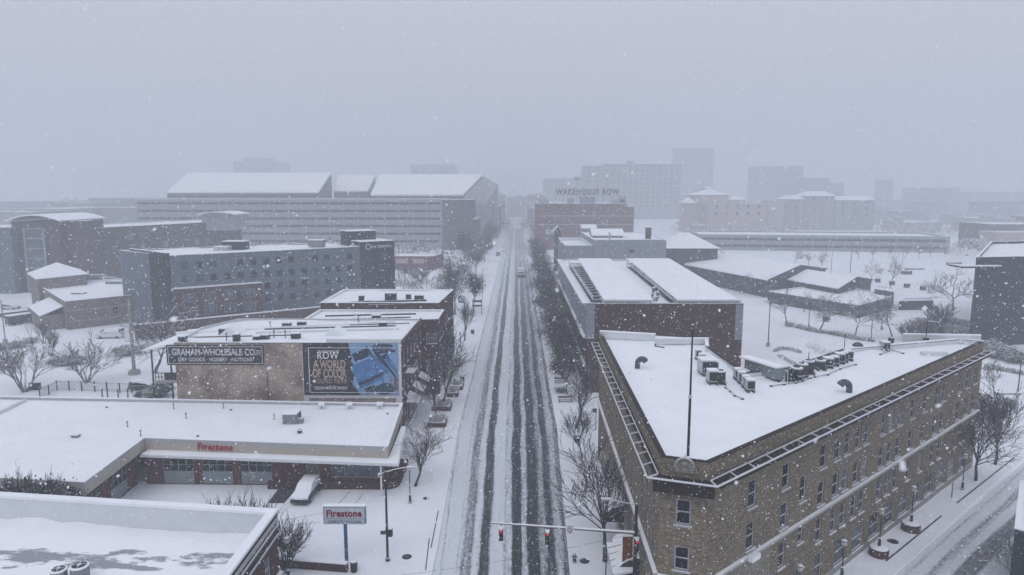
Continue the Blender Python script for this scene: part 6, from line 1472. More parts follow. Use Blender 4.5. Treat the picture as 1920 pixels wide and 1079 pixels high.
# east side
ptree('street_a', 'bare many-branched street tree by the flatiron awnings, nearest the signal arm', 1134, 1056, 870, 1.1, group=gE, name='street_tree')
ptree('street_b', 'bare street tree by the far barrel awning, next up from the nearest', 1092, 862, 758, 1.0, group=gE, name='street_tree')
ptree('street_a', 'bare street tree left of the flatiron rear corner', 1079, 805, 700, 1.15, group=gE, name='street_tree', rz=2.2)
for k, (Y, H, x, w) in enumerate([(109, 10.5, 8.4, .95), (119, 11, 8.2, .95), (128, 10.5, 8.2, 1.0), (138, 11.5, 8.3, .9), (149, 11, 8.0, 1.0), (161, 11.5, 8.2, .95), (174, 11, 8.0, 1.0), (188, 12, 8.2, .95), (204, 11.5, 8.0, 1.0), (222, 12, 8.3, 1.0), (243, 12, 8.2, 1.0), (268, 12.5, 8.6, 1.0), (296, 12, 8.8, 1.1), (330, 12, 9, 1.1), (370, 12, 9.5, 1.1)]):
    tree('oak' if k % 2 else 'oak_b', 'leafy_tree', ORD[k] + ' of the dense dark trees in line beside the brick office, counted from the flatiron', (x, Y), H, w, group=gE)
# yard on the left
ptree('myrtle', 'snowy multi-stemmed tree at left, beside the dark utility boxes', 47, 735, 628, 1.15)
ptree('myrtle', 'snowy multi-stemmed tree behind the fence, right of the other one', 163, 718, 632, 1.2, rz=1.3)
ptree('park_a', 'dark spreading bare tree behind the covered porch', 291, 700, 585, 1.4)
ptree('park_b', 'bare tree at the dark hotel tower foot', 262, 655, 590, 1.2)
ptree('upright', 'thin upright twiggy tree left of the beige block building corner', 99, 668, 618, .9, name='slim_tree')
ptree('upright', 'second thin upright twiggy tree, just left of the first', 83, 645, 603, .9, name='slim_tree', rz=2)
for k, (x, y, yt, w) in enumerate([(57, 643, 633, 2.2), (28, 652, 640, 2.6), (5, 655, 644, 2), (125, 684, 668, 2.4), (142, 682, 666, 2.0), (104, 686, 672, 1.6), (240, 665, 648, 2.4), (225, 665, 652, 1.6), (8, 690, 672, 2.5)]):
    ptree('bush', ['snowy hedge bush beside the slim trees', 'snowy dark bush left of the slim trees', 'snowy bush at the left edge near the lamp pole', 'long snowy bush left of the right multi-stemmed tree', 'snowy bush touching the right multi-stemmed tree', 'small dark bush between the two multi-stemmed trees', 'snowy dark bush beside the block-footed pole',
        'small snowy bush just left of the block-footed pole', 'large dark bush at the left edge above the kerb line'][k], x, y, yt, w, name='bush', cat='bush', group='snowy bushes in the left yard')
for k, (x, y, yt, w) in enumerate([(297, 745, 722, 1.4), (280, 748, 728, 1.2), (307, 742, 714, 1.2), (262, 748, 733, 1.0)]):
    ptree('bush', ['dark bush under the porch balcony post', 'dark bush left of the porch post', 'tall dark bush against the painted wall under the porch', 'small dark bush at the fence end beside the porch'][k], x, y, yt, w, name='bush', cat='bush', group='dark bushes under the porch')
c = (-48.6, 59.0)
for k, (px, py, w, h) in enumerate([(15, 930, 1.2, 2.6), (45, 935, 1.2, 2.4), (75, 938, 1.1, 2.2), (96, 940, .8, 2.0)]):
    b = G(px, py, 0); b = (b[0], 59.5); tree('bush', 'bush', ORD[k] + ' dark evergreen bush from the left edge between shop wing and near brick building', (D(px, 900, 60.5)[0], 60.3 + .2 * k), 6.2 + .4 * (k % 2) - .5 * k / 3, .55, cat='bush', group='bushes between the near building and the shop')
for k, px in enumerate((20, 52, 88)):
    tree('upright', 'slim_tree', ORD[k] + ' thin twiggy stem from the left edge rising over the dark bushes', (D(px, 900, 60.8)[0], 60.8), 7.9, .55, group='thin stems above the bushes')
x = D(455, 950, 56.5)[0]; tree('shrub', 'bare_shrub', 'large bare twiggy shrub behind the near snowy parapet', (x, 57.2), 7.3, .72, cat='shrub')
x = D(400, 950, 56.5)[0]; tree('shrub', 'bare_shrub', 'smaller bare twiggy shrub left of the large one behind the near parapet', (x, 57.6), 7.0, .5, cat='shrub')
x = D(520, 985, 55.5)[0]; tree('shrub', 'bare_shrub', 'bare snowy shrub poking out past the near brick corner', (x + .4, 55.9), 5.8, .8, cat='shrub')
# park on the right
for k, (kind, x, y, yt, w, lab) in enumerate([
    ('park_b', 1475, 612, 545, 1.1, 'slim bare park tree at the left end of the long hedge'), ('park_a', 1537, 621, 555, 1.1, 'bare park tree standing in the long hedge'),
    ('park_a', 1602, 635, 563, 1.15, 'bare park tree near the right end of the long hedge'), ('park_a', 1676, 640, 560, 1.1, 'bare park tree behind the rear parapet units of the flatiron'),
    ('park_a', 1786, 583, 512, 1.3, 'broad snowy bare tree left of the tall dark block'), ('park_b', 1669, 542, 482, .9, 'pale bare tree behind the right end of the sheds'),
    ('park_a', 1634, 530, 495, 1.1, 'snowy bare tree behind the small shed gable'), ('park_a', 1367, 518, 476, 1.5, 'bare tree in front of the long snowy shed roof'),
    ('park_b', 1540, 512, 468, .9, 'dark bare tree behind the ridge of the shorter shed'), ('park_a', 1488, 497, 470, 1.3, 'hazy bare tree left behind the shed ridge'), ('park_b', 1516, 503, 474, 1.1, 'second hazy bare tree behind the shed ridge'),
    ('park_a', 1556, 600, 556, 1.2, 'bare tree right in front of the low shed wing'), ('park_b', 1507, 585, 548, 1.3, 'bare tree at the left part of the low shed wing')]):
    ptree(kind, lab, x, y, yt, w, group='bare park trees', rz=k * 1.7)
for k, (x, y) in enumerate([(1610, 487), (1636, 488), (1665, 485), (1697, 486), (1722, 487), (1745, 484)]):
    ptree('park_b', ORD[k] + ' small hazy bare tree from the left along the parking deck foot', x, y, y - 24, 1.1, group='little trees before the parking deck', rz=k)
for k, (x, y) in enumerate([(1412, 553), (1432, 556), (1452, 552)]):
    ptree('park_a', ORD[k] + ' hazy bare tree from the left in front of the long shed wall', x, y, y - 36, 1.2, group='trees before the long shed', rz=k * 2.0)
for k, (x, y, yt, w) in enumerate([(1762, 625, 570, .9), (1700, 640, 606, 1.3), (1722, 636, 600, 1.2), (1750, 640, 600, 1.3)]):
    ptree('shrub', ['tall bare twig shrub with bent stems right of the dark kiosk', 'frosted shrub behind the flatiron rear units', 'frosted shrub left of the rear roof mast', 'frosted shrub right behind the rear roof mast'][k], x, y, yt, w, name='bare_shrub', cat='shrub')
for k, (x, y, yt, w) in enumerate([(1740, 608, 596, 2.8), (1790, 610, 597, 3.0), (1800, 628, 612, 2.8), (1845, 660, 636, 2.2), (1880, 672, 650, 2.4), (1810, 645, 625, 2.0), (1905, 680, 660, 2.0), (1745, 632, 610, 2.2), (1775, 640, 618, 2.2)]):
    ptree('bush', ORD[k] + ' dark snowy bush counted rightward from the tall twig shrub to the dark block', x, y, yt, w, name='bush', cat='bush', group='bushes before the dark block')
ptree('street_a', 'large bare tree at the far end of the flatiron long wall', 1830, 903, 775, 1.1, name='street_tree', group='trees on the diagonal street')
ptree('street_b', 'large bare tree farther right along the diagonal street', 1866, 873, 730, 1.1, name='street_tree', group='trees on the diagonal street')
ptree('park_b', 'slim snowy bare tree beyond the flatiron far tip', 1865, 760, 668, .7, name='bare_tree')
ptree('bush', 'rounded dark evergreen at the far tip of the flatiron', 1846, 800, 735, .95, name='evergreen_bush', cat='bush')
b = G(1862, 1075); tree('park_a', 'bare_tree', 'small bare tree at the bottom right beside the dark corner building', (b[0] + .3, b[1] - 2.5), 4.6, 1.1)
# hedges: long strips of clipped leaves under snow
def hedge(label, pts, w, h, name='hedge', n=40, m='hedge_leaf', size=.10):
    P = [Vector((*G(*p), 0)) for p in pts]; rnd = random.Random(len(label)); mb = MB()
    for a, b in zip(P, P[1:]):
        L = (b - a).length; d = (b - a) / L; nn = Vector((-d.y, d.x, 0))
        for _ in range(int(L * n)):
            c = a + d * rnd.uniform(0, L) + nn * rnd.uniform(-w / 2, w / 2) + Vector((0, 0, rnd.uniform(0, h) * (.75 + .25 * math.sin(L + rnd.random()))))
            e = Vector((rnd.gauss(0, 1), rnd.gauss(0, 1), rnd.gauss(0, .8))).normalized(); f = e.orthogonal().normalized() * size * rnd.uniform(.7, 1.8); e = e * size * rnd.uniform(.7, 1.8)
            mb.quad(c - e, c - f, c + e, c + f)
    return tag(mb.build(name, m, org=tuple(P[0])), label, 'hedge')
hedge('long dark snow dusted hedge running across the park toward the flatiron', [(1474, 613), (1487, 612)], 1.6, 1.2, n=90, size=.14)
hedge('longer stretch of the snowy park hedge, broken from the short end piece', [(1492, 614), (1525, 622), (1560, 627), (1600, 636), (1640, 641)], 1.7, 1.2, n=90, size=.14)
hedge('curved low hedge arching round a bed in the park', [(1452, 660), (1462, 656), (1475, 656), (1490, 659), (1502, 663)], .7, .7, n=60)
hedge('short ragged planting strip below the curved hedge', [(1461, 667), (1473, 675), (1486, 682), (1491, 685)], 1.1, .5, n=30)
hedge('ragged snowy plants between curved hedge and duct unit', [(1517, 650), (1540, 662), (1560, 668), (1575, 664)], 2.6, 1.4, n=26, m='bark_grey')
hedge('dark hedge beyond the flatiron far tip, running off to the right', [(1845, 692), (1875, 694), (1925, 704)], 1.5, 1.2, n=80, size=.13)

# ================================================================== STREET FURNITURE
def street_lamp(px, py, pytop, label, planter=False, xy=None):
    b = xy or G(px, py); H = pytop if xy else max(3.2, ZT(b, pytop)); r = thing('street_lamp', (*b, .1), label, 'street lamp', 'globe lamps along the pavements')
    z = .1
    if planter:
        mb = MB(); mb.lathe((*b, z), [(.85, 0), (.85, .72), (.74, .75)], 18); mb.build('round_planter', 'brick_maroon', r)
        mb = MB(); mb.lathe((*b, z), [(.80, .753), (.72, .84), (.35, .93)], 18); mb.build('planter_snow', 'snow', r); z += .7
    mb = MB(); mb.lathe((*b, z - .02), [(.20, 0), (.20, .12), (.14, .2), (.12, .9), (.16, .95), (.07, 1.05)], 12); mb.tube((*b, z + 1), (*b, H - .75), .055, .045, n=8)
    mb.lathe((*b, H - .76), [(.05, 0), (.14, .06), (.16, .12)], 10); mb.build('pole', 'black_pole', r)
    mb = MB(); mb.lathe((*b, H - .64), [(.15, 0), (.23, .14), (.24, .3), (.2, .40)], 12); mb.build('lantern', 'lamp_glass', r)
    mb = MB(); mb.lathe((*b, H - .238), [(.26, 0), (.24, .06), (.1, .16), (.03, .26)], 12); mb.build('lantern_cap', 'black_pole', r)
    return r
street_lamp(769, 945, 872, 'black lamp with snowy cap beside the auto shop corner tree')
street_lamp(800, 844, 788, 'black lamp standing left of the second street tree, near the planter boxes')
street_lamp(541, 1090, 1005, 'black lamp at the near brick building corner', xy=None)
street_lamp(1647, 1043, 952, 'lamp on a round snowy planter, nearest of two planter lamps', True)
street_lamp(1707, 996, 910, 'lamp on a round snowy planter, farther of two planter lamps', True)
street_lamp(1804, 920, 850, 'lamp without planter near the far end of the flatiron long wall')
street_lamp(1578, 1085, 1010, 'lamp at the bottom edge close to the flatiron long wall')
b = G(1478, 1140); street_lamp(0, 0, 4.3, 'lamp half hidden at the bottom edge under the flatiron low windows', xy=(FP(-7.8, .9)[0], FP(-7.8, .9)[1]))
street_lamp(863, 655, 622, 'thin lamp beside the fourth west street tree')
# tall double pole with long arm over the corner
b = G(727, 1054); r = thing('light_pole', (*b, .1), 'tall dark light pole with equipment box and snowy arm at the lot corner', 'light pole')
mb = MB(); mb.tube((*b, .1), (*b, 8.6), .12, .085, n=10); mb.lathe((*b, .1), [(.2, 0), (.2, .25), (.14, .35)], 10); mb.build('pole', 'black_pole', r)
mb = MB(); mb.box(b[0] - .55, b[0] - .14, b[1] - .15, b[1] + .15, 2.7, 3.05); mb.box(b[0] + .14, b[0] + .5, b[1] - .2, b[1] + .2, 2.5, 3.2); mb.build('equipment_box', 'dark_metal', r)
mb = MB(); prev = Vector((b[0], b[1], 8.5))
for i in range(1, 7): q = Vector((b[0] + 2.1 * i / 6, b[1], 8.5 + .45 * math.sin(math.pi * .5 * i / 6))); mb.tube(prev, q, .045, n=6); prev = q
mb.tube((b[0], b[1], 8.5), (b[0] - .5, b[1], 8.35), .04, n=6); mb.build('arm', 'rail_snow', r)
mb = MB(); mb.prism([(b[0] + 1.9, b[1] - .16), (b[0] + 2.6, b[1] - .12), (b[0] + 2.6, b[1] + .12), (b[0] + 1.9, b[1] + .16)], 8.85, 9.02); mb.build('lamp_head', 'light_metal', r)
mb = MB(); mb.lathe((b[0] - .55, b[1], 8.05), [(.1, 0), (.18, .12), (.14, .3), (.04, .36)], 10); mb.build('lamp_head', 'light_metal', r)
# blue sign of the auto shop
b = G(648, 1056); zt_, zb_ = ZT(b, 949), ZT(b, 981); xa, xb = D(607.5, 965, b[1])[0], D(686, 965, b[1])[0]
r = thing('pole_sign', (*b, 0), 'white and blue framed auto shop sign with red lettering on a blue pole', 'sign')
mb = MB(); mb.box((xa + xb) / 2 - .14, (xa + xb) / 2 + .14, b[1] - .1, b[1] + .1, 0, zb_); mb.build('pole', 'blue_pole', r)
mb = MB(); mb.box(xa, xb, b[1] - .22, b[1] + .22, zb_, zt_); mb.build('frame', 'blue_frame', r)
zm = zb_ + (zt_ - zb_) * .31; mb = MB(); mb.box(xa + .09, xb - .09, b[1] - .25, b[1] - .221, zm + .05, zt_ - .09); mb.build('panel', 'sign_white', r)
mb = MB(); mb.box(xa + .09, xb - .09, b[1] - .25, b[1] - .221, zb_ + .07, zm - .03); mb.build('panel', 'sign_white', r)
text('lettering', 'Firestone', (xb - xa) * .84, (zt_ - zm) * .62, ((xa + xb) / 2, b[1] - .27, (zm + zt_) / 2 - .02), 0, 'red_paint2', r, bold=.04, ext=.02, spacing=1.08)
text('lettering', 'COMPLETE AUTO CARE', (xb - xa) * .80, (zm - zb_) * .42, ((xa + xb) / 2, b[1] - .27, (zm + zb_) / 2 + .01), 0, 'sign_blue_text', r, bold=.02, ext=.02)
mb = MB(); mb.box(xa - .02, xb + .02, b[1] - .24, b[1] + .24, zt_ + .002, zt_ + .12); mb.build('snow_cap', 'snow', r)
def bin_(px, py, label, s=1.0, z=.0):
    b = G(px, py, z); r = thing('litter_bin', (*b, z), label, 'litter bin', 'dark litter bins'); mb = MB(); mb.lathe((*b, z), [(.26 * s, 0), (.30 * s, .1), (.32 * s, .95)], 14)
    mb.build('bin_body', 'dark_metal', r); mb = MB(); mb.lathe((*b, z + .952), [(.36 * s, 0), (.36 * s, .08), (.25 * s, .14)], 14); mb.build('lid', 'light_metal', r)
bin_(664, 1072, 'dark round litter bin beside the blue sign pole'); bin_(886, 626, 'dark litter bin on the west pavement near the bus stop frame', 1.3, .12); bin_(867, 716, 'dark litter bin beside the farthest planter box', 1.2, .12)
bin_(1082, 829, 'dark litter bin beside the flatiron street trees', 1.2, .12)
# traffic signal with mast arm
sx0_, sy0_ = 8.75, 49.5; Hs = D(1193, 945, sy0_)[1]
r = thing('traffic_signal', (sx0_, sy0_, .1), 'dark signal pole with long snowy mast arm and three red lit signal heads', 'traffic signal')
px0 = D(1192, 1000, sy0_)[0]; sx0_ = px0
mb = MB(); mb.tube((sx0_, sy0_, .1), (sx0_, sy0_, Hs), .17, .12, n=12); mb.build('pole', 'black_pole', r)
pa = (sx0_, sy0_, D(1192, 1000, sy0_)[1]); ye = 51.0; xe, ze_ = D(921, 981, ye); pb = (xe, ye, ze_)
mb = MB(); mb.tube(pa, pb, .12, .06, n=8); mb.build('mast_arm', 'steel_snowy', r)
mb = MB(); mb.tube((pa[0], pa[1], pa[2] + .07), (pb[0], pb[1], pb[2] + .045), .10, .05, n=8); mb.build('arm_snow', 'snow', r)
def signal_head(px, t, lit=True, parent=r, at_=None):
    c = Vector(at_) if at_ else Vector(pa).lerp(Vector(pb), t); z1 = c.z - (.28 if not at_ else 0); x, y = c.x, c.y - .12
    mb = MB(); mb.box(x - .17, x + .17, y - .12, y + .1, z1 - 1.06, z1); mb.tube((c.x, c.y, c.z - .02), (c.x, c.y, z1), .04, n=6); h = mb.build('signal_head', 'black_pole', parent)
    mb = MB(); mb.tube((x, y - .125, z1 - .19), (x, y - .14, z1 - .19), .13, n=14); mb.build('red_lamp', 'red_lamp', h)
    mb = MB()
    for k in (1, 2): mb.tube((x, y - .125, z1 - .19 - .34 * k), (x, y - .13, z1 - .19 - .34 * k), .12, n=12)
    mb.build('dark_lamps', 'lens_dark', h); mb = MB()
    for k in range(3):
        zc_ = z1 - .19 - .34 * k
        for i in range(6):
            a0, a1_ = math.radians(20 + i * 140 / 6), math.radians(20 + (i + 1) * 140 / 6)
            p = [(x + .15 * math.cos(a), y - .12, zc_ + .15 * math.sin(a)) for a in (a0, a1_)]; q = [(v[0], y - .32, v[2] - .02) for v in p]; mb.quad(p[0], p[1], q[1], q[0])
    mb.build('visor', 'frame_dark', h)
    mb = MB(); mb.box(x - .18, x + .18, y - .12, y + .1, z1 + .002, z1 + .1); mb.box(x - .12, x + .12, y - .3, y - .122, z1 - .04, z1 + .02); mb.build('head_snow', 'snow', h)
tt = lambda px: (1192 - px) / (1192 - 921)
signal_head(0, tt(940)); signal_head(0, tt(1028)); signal_head(0, 0, at_=(sx0_ + .02, sy0_ - .25, pa[2] - .25))
c = Vector(pa).lerp(Vector(pb), tt(1070)); mb = MB(); mb.box(c.x - .32, c.x + .32, c.y - .18, c.y - .15, c.z - .38, c.z + .36); s_ = mb.build('turn_sign', 'white_paint', r)
for i, (w_, s__) in enumerate([('NO', .22), ('TURN', .40), ('ON RED', .46)]): text('lettering', s__ and w_, s__, .12, (c.x, c.y - .19, c.z + .24 - i * .17), 0, 'sign_black', s_, ext=.01, bold=.01)
mb = MB(); mb.tube((c.x, c.y - .185, c.z - .24), (c.x, c.y - .2, c.z - .24), .07, n=10); mb.build('symbol', 'red_paint', s_)
mb = MB(); mb.tube((sx0_, sy0_, Hs - .1), (sx0_ - 2.1, sy0_, Hs + .35), .04, n=6); mb.build('luminaire_arm', 'rail_snow', r)
mb = MB(); mb.prism([(sx0_ - 2.7, sy0_ - .1), (sx0_ - 2.0, sy0_ - .14), (sx0_ - 2.0, sy0_ + .14), (sx0_ - 2.7, sy0_ + .1)], Hs + .3, Hs + .44); mb.build('luminaire_head', 'light_metal', r)
mb = MB(); mb.tube((sx0_, sy0_, pa[2]), (sx0_ + .8, sy0_ - .1, pa[2] - .02), .04, n=6); mb.tube((sx0_ + .8, sy0_ - .1, pa[2]), (sx0_ + .8, sy0_ - .1, pa[2] - 1.0), .03, n=6); mb.build('side_bracket', 'rail_snow', r)
# overhead wires
def wire(label, a, b, sag=.5):
    mb = MB(); prev = Vector(a)
    for i in range(1, 9): t = i / 8; q = Vector(a).lerp(Vector(b), t) - Vector((0, 0, sag * 4 * t * (1 - t))); mb.tube(prev, q, .012, n=3, caps=False); prev = q
    tag(mb.build('overhead_wire', 'frame_dark', org=a), label, 'wire')
wire('thin cable crossing the street near the bottom edge', (*[D(750, 1079, 50)[0], 50], D(750, 1079, 50)[1]), (D(1192, 1000, 50)[0], 50, D(1192, 1000, 50)[1]), .3)
# metal canopy with standing seams at the flatiron entrance and a rusty board above it
zc_ = 3.3; r = thing('entrance_canopy', (*G(1165, 1050, zc_), zc_), 'snowy standing seam canopy against the flatiron wall behind the signal pole', 'canopy')
P4 = [G(1150, 1077, zc_), G(1188, 1073, zc_), G(1176, 1019, zc_ + .6), G(1137, 1019, zc_ + .3)]
mb = MB(); zz = [zc_, zc_ + .1, zc_ + .7, zc_ + .4]; mb.v = [(*p, z) for p, z in zip(P4, zz)] + [(*p, z - .16) for p, z in zip(P4, zz)]; mb.f = [(0, 1, 2, 3), (7, 6, 5, 4), (0, 4, 5, 1), (1, 5, 6, 2), (2, 6, 7, 3), (3, 7, 4, 0)]; mb.m = [0] * 6; mb.build('roof', 'snow', r)
mb = MB()
for k in range(1, 5):
    t = k / 5; a = Vector((*P4[0], zz[0])).lerp(Vector((*P4[3], zz[3])), t); b2_ = Vector((*P4[1], zz[1])).lerp(Vector((*P4[2], zz[2])), min(1, t + .16)); mb.tube(a + Vector((0, 0, .02)), b2_ + Vector((0, 0, .02)), .025, n=4)
mb.build('seam', 'frame_dark', r)
for p in (P4[0], P4[3]): mb = MB(); mb.tube((*p, 0.1), (*p, zc_), .05, n=6); mb.build('post', 'black_pole', r)
a = D(1167, 1048, P4[0][1] + 1.0); b_ = D(1187, 1008, P4[0][1] + 1.0); mb = MB(); mb.box(a[0], b_[0], P4[0][1] + 1.0, P4[0][1] + 1.12, zc_ + .3, b_[1])
tag(mb.build('rusty_board', 'board_orange', org=(a[0], P4[0][1] + 1, zc_)), 'rusty orange brown board standing over the canopy beside the signal pole', 'board')
# hydrant, benches, planters, signs
b = G(1077, 1056); r = thing('fire_hydrant', (*b, .1), 'dark fire hydrant on the east pavement by the road', 'fire hydrant'); mb = MB(); mb.lathe((*b, .1), [(.2, 0), (.2, .08), (.14, .1), (.14, .62), (.18, .64), (.18, .7), (.1, .82), (.03, .9)], 12)
mb.build('body', 'dark_metal', r); mb = MB(); mb.tube((b[0] - .27, b[1], .6), (b[0] + .27, b[1], .6), .07, n=8); mb.tube((b[0], b[1], .52), (b[0], b[1] - .26, .52), .08, n=8); mb.build('nozzle', 'dark_metal', r)
def bench(px, py, label, w=2.0):
    b = G(px, py, .12); r = thing('bench', (*b, .12), label, 'bench', 'benches on the east pavement'); mb = MB(); mb.box(b[0] - w / 2, b[0] + w / 2, b[1] - .28, b[1] + .28, .52, .6); mb.build('seat', 'dark_metal', r)
    mb = MB(); mb.box(b[0] - w / 2, b[0] + w / 2, b[1] + .29, b[1] + .37, .7, 1.0); mb.build('backrest', 'dark_metal', r)
    for s in (-1, 1): mb = MB(); mb.box(b[0] + s * w * .42 - .05, b[0] + s * w * .42 + .05, b[1] - .26, b[1] + .38, .12, .519); mb.build('leg', 'black_pole', r)
bench(1050, 718, 'farther dark bench on the east pavement by the brick office'); bench(1060, 754, 'nearer dark bench on the east pavement by the brick office', 2.3)
b = G(1052, 735, .12); tree('bush', 'bush', 'thin flattened shrub between the two east pavement benches', b, .8, 2.4, cat='bush', z0=.1)
b = G(1117, 806, .12); mb = MB(); mb.tube((*b, .1), (*b, 3.2), .05, n=6); mb.box(b[0] - .5, b[0] + .1, b[1] - .03, b[1] + .03, 2.6, 3.2); tag(mb.build('hanging_sign', 'dark_metal', org=(*b, .1)), 'small dark hanging sign beside the flatiron far awning', 'sign')
def planter(px, py, w, d, label):
    b = G(px, py, .12); r = thing('planter_box', (*b, .12), label, 'planter', 'snowy planter boxes on the west pavement'); mb = MB(); mb.box(b[0] - w / 2, b[0] + w / 2, b[1], b[1] + d, .1, .75); mb.build('box', 'brick_maroon', r)
    mb = MB(); mb.box(b[0] - w / 2 + .08, b[0] + w / 2 - .08, b[1] + .08, b[1] + d - .08, .752, .86); mb.build('snow_fill', 'snow', r)
    L, H0 = TEMPL['bush']; 
    o = bpy.data.objects.new('plants', L[2][1]); COL.objects.link(o); o.parent = r; o.location = (0, d / 2, .55); o.scale = (w * .33, w * .33, .32)
planter(827, 771, 2.9, 2.4, 'snowy planter box beside the second west street tree'); planter(818, 802, 2.6, 2.6, 'nearest snowy planter box on the west pavement'); planter(855, 732, 2.2, 3.0, 'farther snowy planter box on the west pavement'); planter(848, 745, 1.8, 2.0, 'small snowy planter box just before the farther one')
b = G(872, 636, .12); r = thing('sign_post', (*b, .12), 'dark square sign box on a tall post beside the west pavement tree', 'sign'); zt_ = ZT(b, 556); mb = MB(); mb.tube((*b, .1), (*b, zt_), .09, n=8); mb.build('post', 'black_pole', r)
zb1, zb2 = ZT(b, 568), ZT(b, 558); mb = MB(); mb.box(b[0] - 1.4, b[0] - .2, b[1] - .15, b[1] + .15, zb1, zb2 + .4); mb.build('sign_box', 'dark_metal', r); mb = MB(); mb.box(b[0] - 1.2, b[0] - .4, b[1] - .17, b[1] - .151, zb1 + .3, zb2); mb.build('sign_face', 'sign_white', r)
b = G(895, 590, .12); r = thing('bus_stop', (*b, .12), 'open bus stop frame with two boards on the west pavement', 'bus stop')
for x in (-1.2, 1.2): mb = MB(); mb.tube((b[0] + x, b[1], .1), (b[0] + x, b[1], 4.4), .1, n=6); mb.build('post', 'dark_metal', r)
mb = MB(); mb.box(b[0] - 1.1, b[0] + 1.1, b[1] - .08, b[1] + .08, 3.5, 4.1); mb.build('board', 'dark_metal', r); mb = MB(); mb.box(b[0] - 1.1, b[0] + 1.1, b[1] - .08, b[1] + .08, 2.3, 2.8); mb.build('board', 'dark_metal', r)
# fence on the left, behind the auto shop
FP_ = [G(75, 746), G(92, 741), G(107, 732.5), G(130, 733), G(154, 734), G(178, 735), G(201, 736), G(225, 737), G(248, 738)]
r = thing('yard_fence', (*FP_[0], 0), 'thin black post and rail fence behind the auto shop roof', 'fence')
for p in FP_: mb = MB(); mb.box(p[0] - .07, p[0] + .07, p[1] - .07, p[1] + .07, 0, 1.75); mb.build('post', 'dark_metal', r)
for z in (.25, 1.6):
    mb = MB()
    for a, b in zip(FP_, FP_[1:]): mb.tube((*a, z), (*b, z), .035, n=4)
    mb.build('rail', 'dark_metal', r)
mb = MB()
for a, b in zip(FP_, FP_[1:]):
    n_ = 14
    for k in range(1, n_): x, y = a[0] + (b[0] - a[0]) * k / n_, a[1] + (b[1] - a[1]) * k / n_; mb.box(x - .012, x + .012, y - .012, y + .012, .25, 1.6)
mb.build('bars', 'frame_grey', r)
FP2 = [G(192, 745), G(202, 745), G(222, 746), G(240, 746), G(262, 747)]
r = thing('yard_fence', (*FP2[0], 0), 'shorter dark fence stretch nearer the porch, in front of the long fence', 'fence')
for p in FP2: mb = MB(); mb.box(p[0] - .07, p[0] + .07, p[1] - .07, p[1] + .07, 0, 1.5); mb.build('post', 'dark_metal', r)
mb = MB()
for a, b in zip(FP2, FP2[1:]): mb.tube((*a, 1.3), (*b, 1.3), .035, n=4)
mb.build('rail', 'dark_metal', r)
for k, x in enumerate((59.5, 68.5)):
    b = G(x, 732); r = thing('utility_box', (*b, 0), ['left', 'right'][k] + ' dark utility box of the pair at the foot of the left tree', 'utility box', 'pair of utility boxes'); mb = MB(); mb.box(b[0] - .42, b[0] + .42, b[1], b[1] + .6, 0, 1.25); mb.build('cabinet', 'siding_dark', r)
    mb = MB(); mb.box(b[0] - .44, b[0] + .44, b[1] - .02, b[1] + .62, 1.252, 1.35); mb.build('snow_cap', 'snow', r)
def pole(px, py, pyt, label, rad=.1, arm=None, foot=False, m='grey_metal', name='lamp_post', cat='lamp post'):
    b = G(px, py); H = ZT(b, pyt); r = thing(name, (*b, 0), label, cat); mb = MB(); mb.tube((*b, 0), (*b, H), rad, rad * .7, n=8); mb.build('pole', m, r)
    if foot: mb = MB(); mb.lathe((*b, -.01), [(rad * 3, 0), (rad * 3, .8), (rad * 2.6, .85)], 10); mb.build('footing', 'concrete', r)
    if arm: mb = MB(); mb.box(b[0] + min(0, arm), b[0] + max(0, arm), b[1] - .2, b[1] + .2, H, H + .18); mb.build('lamp_head', 'light_metal', r)
pole(252, 702, 562, 'thick grey pole on a square foot in the yard behind the fence', .34, None, True, 'concrete', 'utility_pole', 'pole')
pole(10, 643, 563, 'grey pole at the left edge before the dark parked truck', .14, None, True)
pole(575, 600, 522, 'dark lamp post with a flat snowy T head in front of the hotel', .16, None, False, 'dark_metal'); b = G(575, 600); H = ZT(b, 522); mb = MB(); mb.box(b[0] - 1.4, b[0] + 1.1, b[1] - .2, b[1] + .2, H, H + .2); tag(mb.build('lamp_head', 'light_metal', bpy.data.objects['lamp_post.001']), None)
pole(1440, 650, 566, 'tall thin park lamp post with left pointing head near the curved hedge', .13, -1.1, True, 'dark_metal')
pole(1516, 617, 560, 'thin park pole standing behind the long hedge', .11, None, True, 'dark_metal')
pole(1633, 639, 600, 'short park lamp post with round top at the right end of the hedge', .12, .4, False, 'dark_metal')
pole(1653, 619, 562, 'thin park pole in front of the shed annex', .11, None, True, 'dark_metal')
pole(1582, 670, 625, 'short dark post beside the flatiron rear wall', .1, None, False, 'dark_metal')
pole(1516, 675, 660, 'stubby black post beside the ragged plants', .1, None, False, 'black_pole', 'bollard', 'post')
pole(1594, 512, 455, 'very tall thin hazy pole in the middle of the snowy park', .2, None, False, 'grey_metal')
pole(1558, 515, 472, 'thin hazy pole right behind the shed ridge', .15, None, False, 'grey_metal')
pole(1692, 496, 468, 'thin hazy pole before the parking deck', .15, None, False, 'grey_metal')
pole(1905, 770, 662, 'tall thin pole at the far right beyond the diagonal street', .1, .9, False, 'dark_metal')
pole(1784, 935, 898, 'thin dark sign post on the pavement of the diagonal street', .05, None, False, 'dark_metal', 'sign_post', 'post')
pole(832, 487, 470, 'thin hazy post in the gap beyond the brick shop', .15, None, False, 'dark_metal')
pole(918, 475, 450, 'thin hazy lamp post on the west side ahead of the cars', .15, .8, False, 'dark_metal')
pole(905, 560, 505, 'thin lamp post on the west side behind the bus stop frame', .08, .8, False, 'dark_metal')
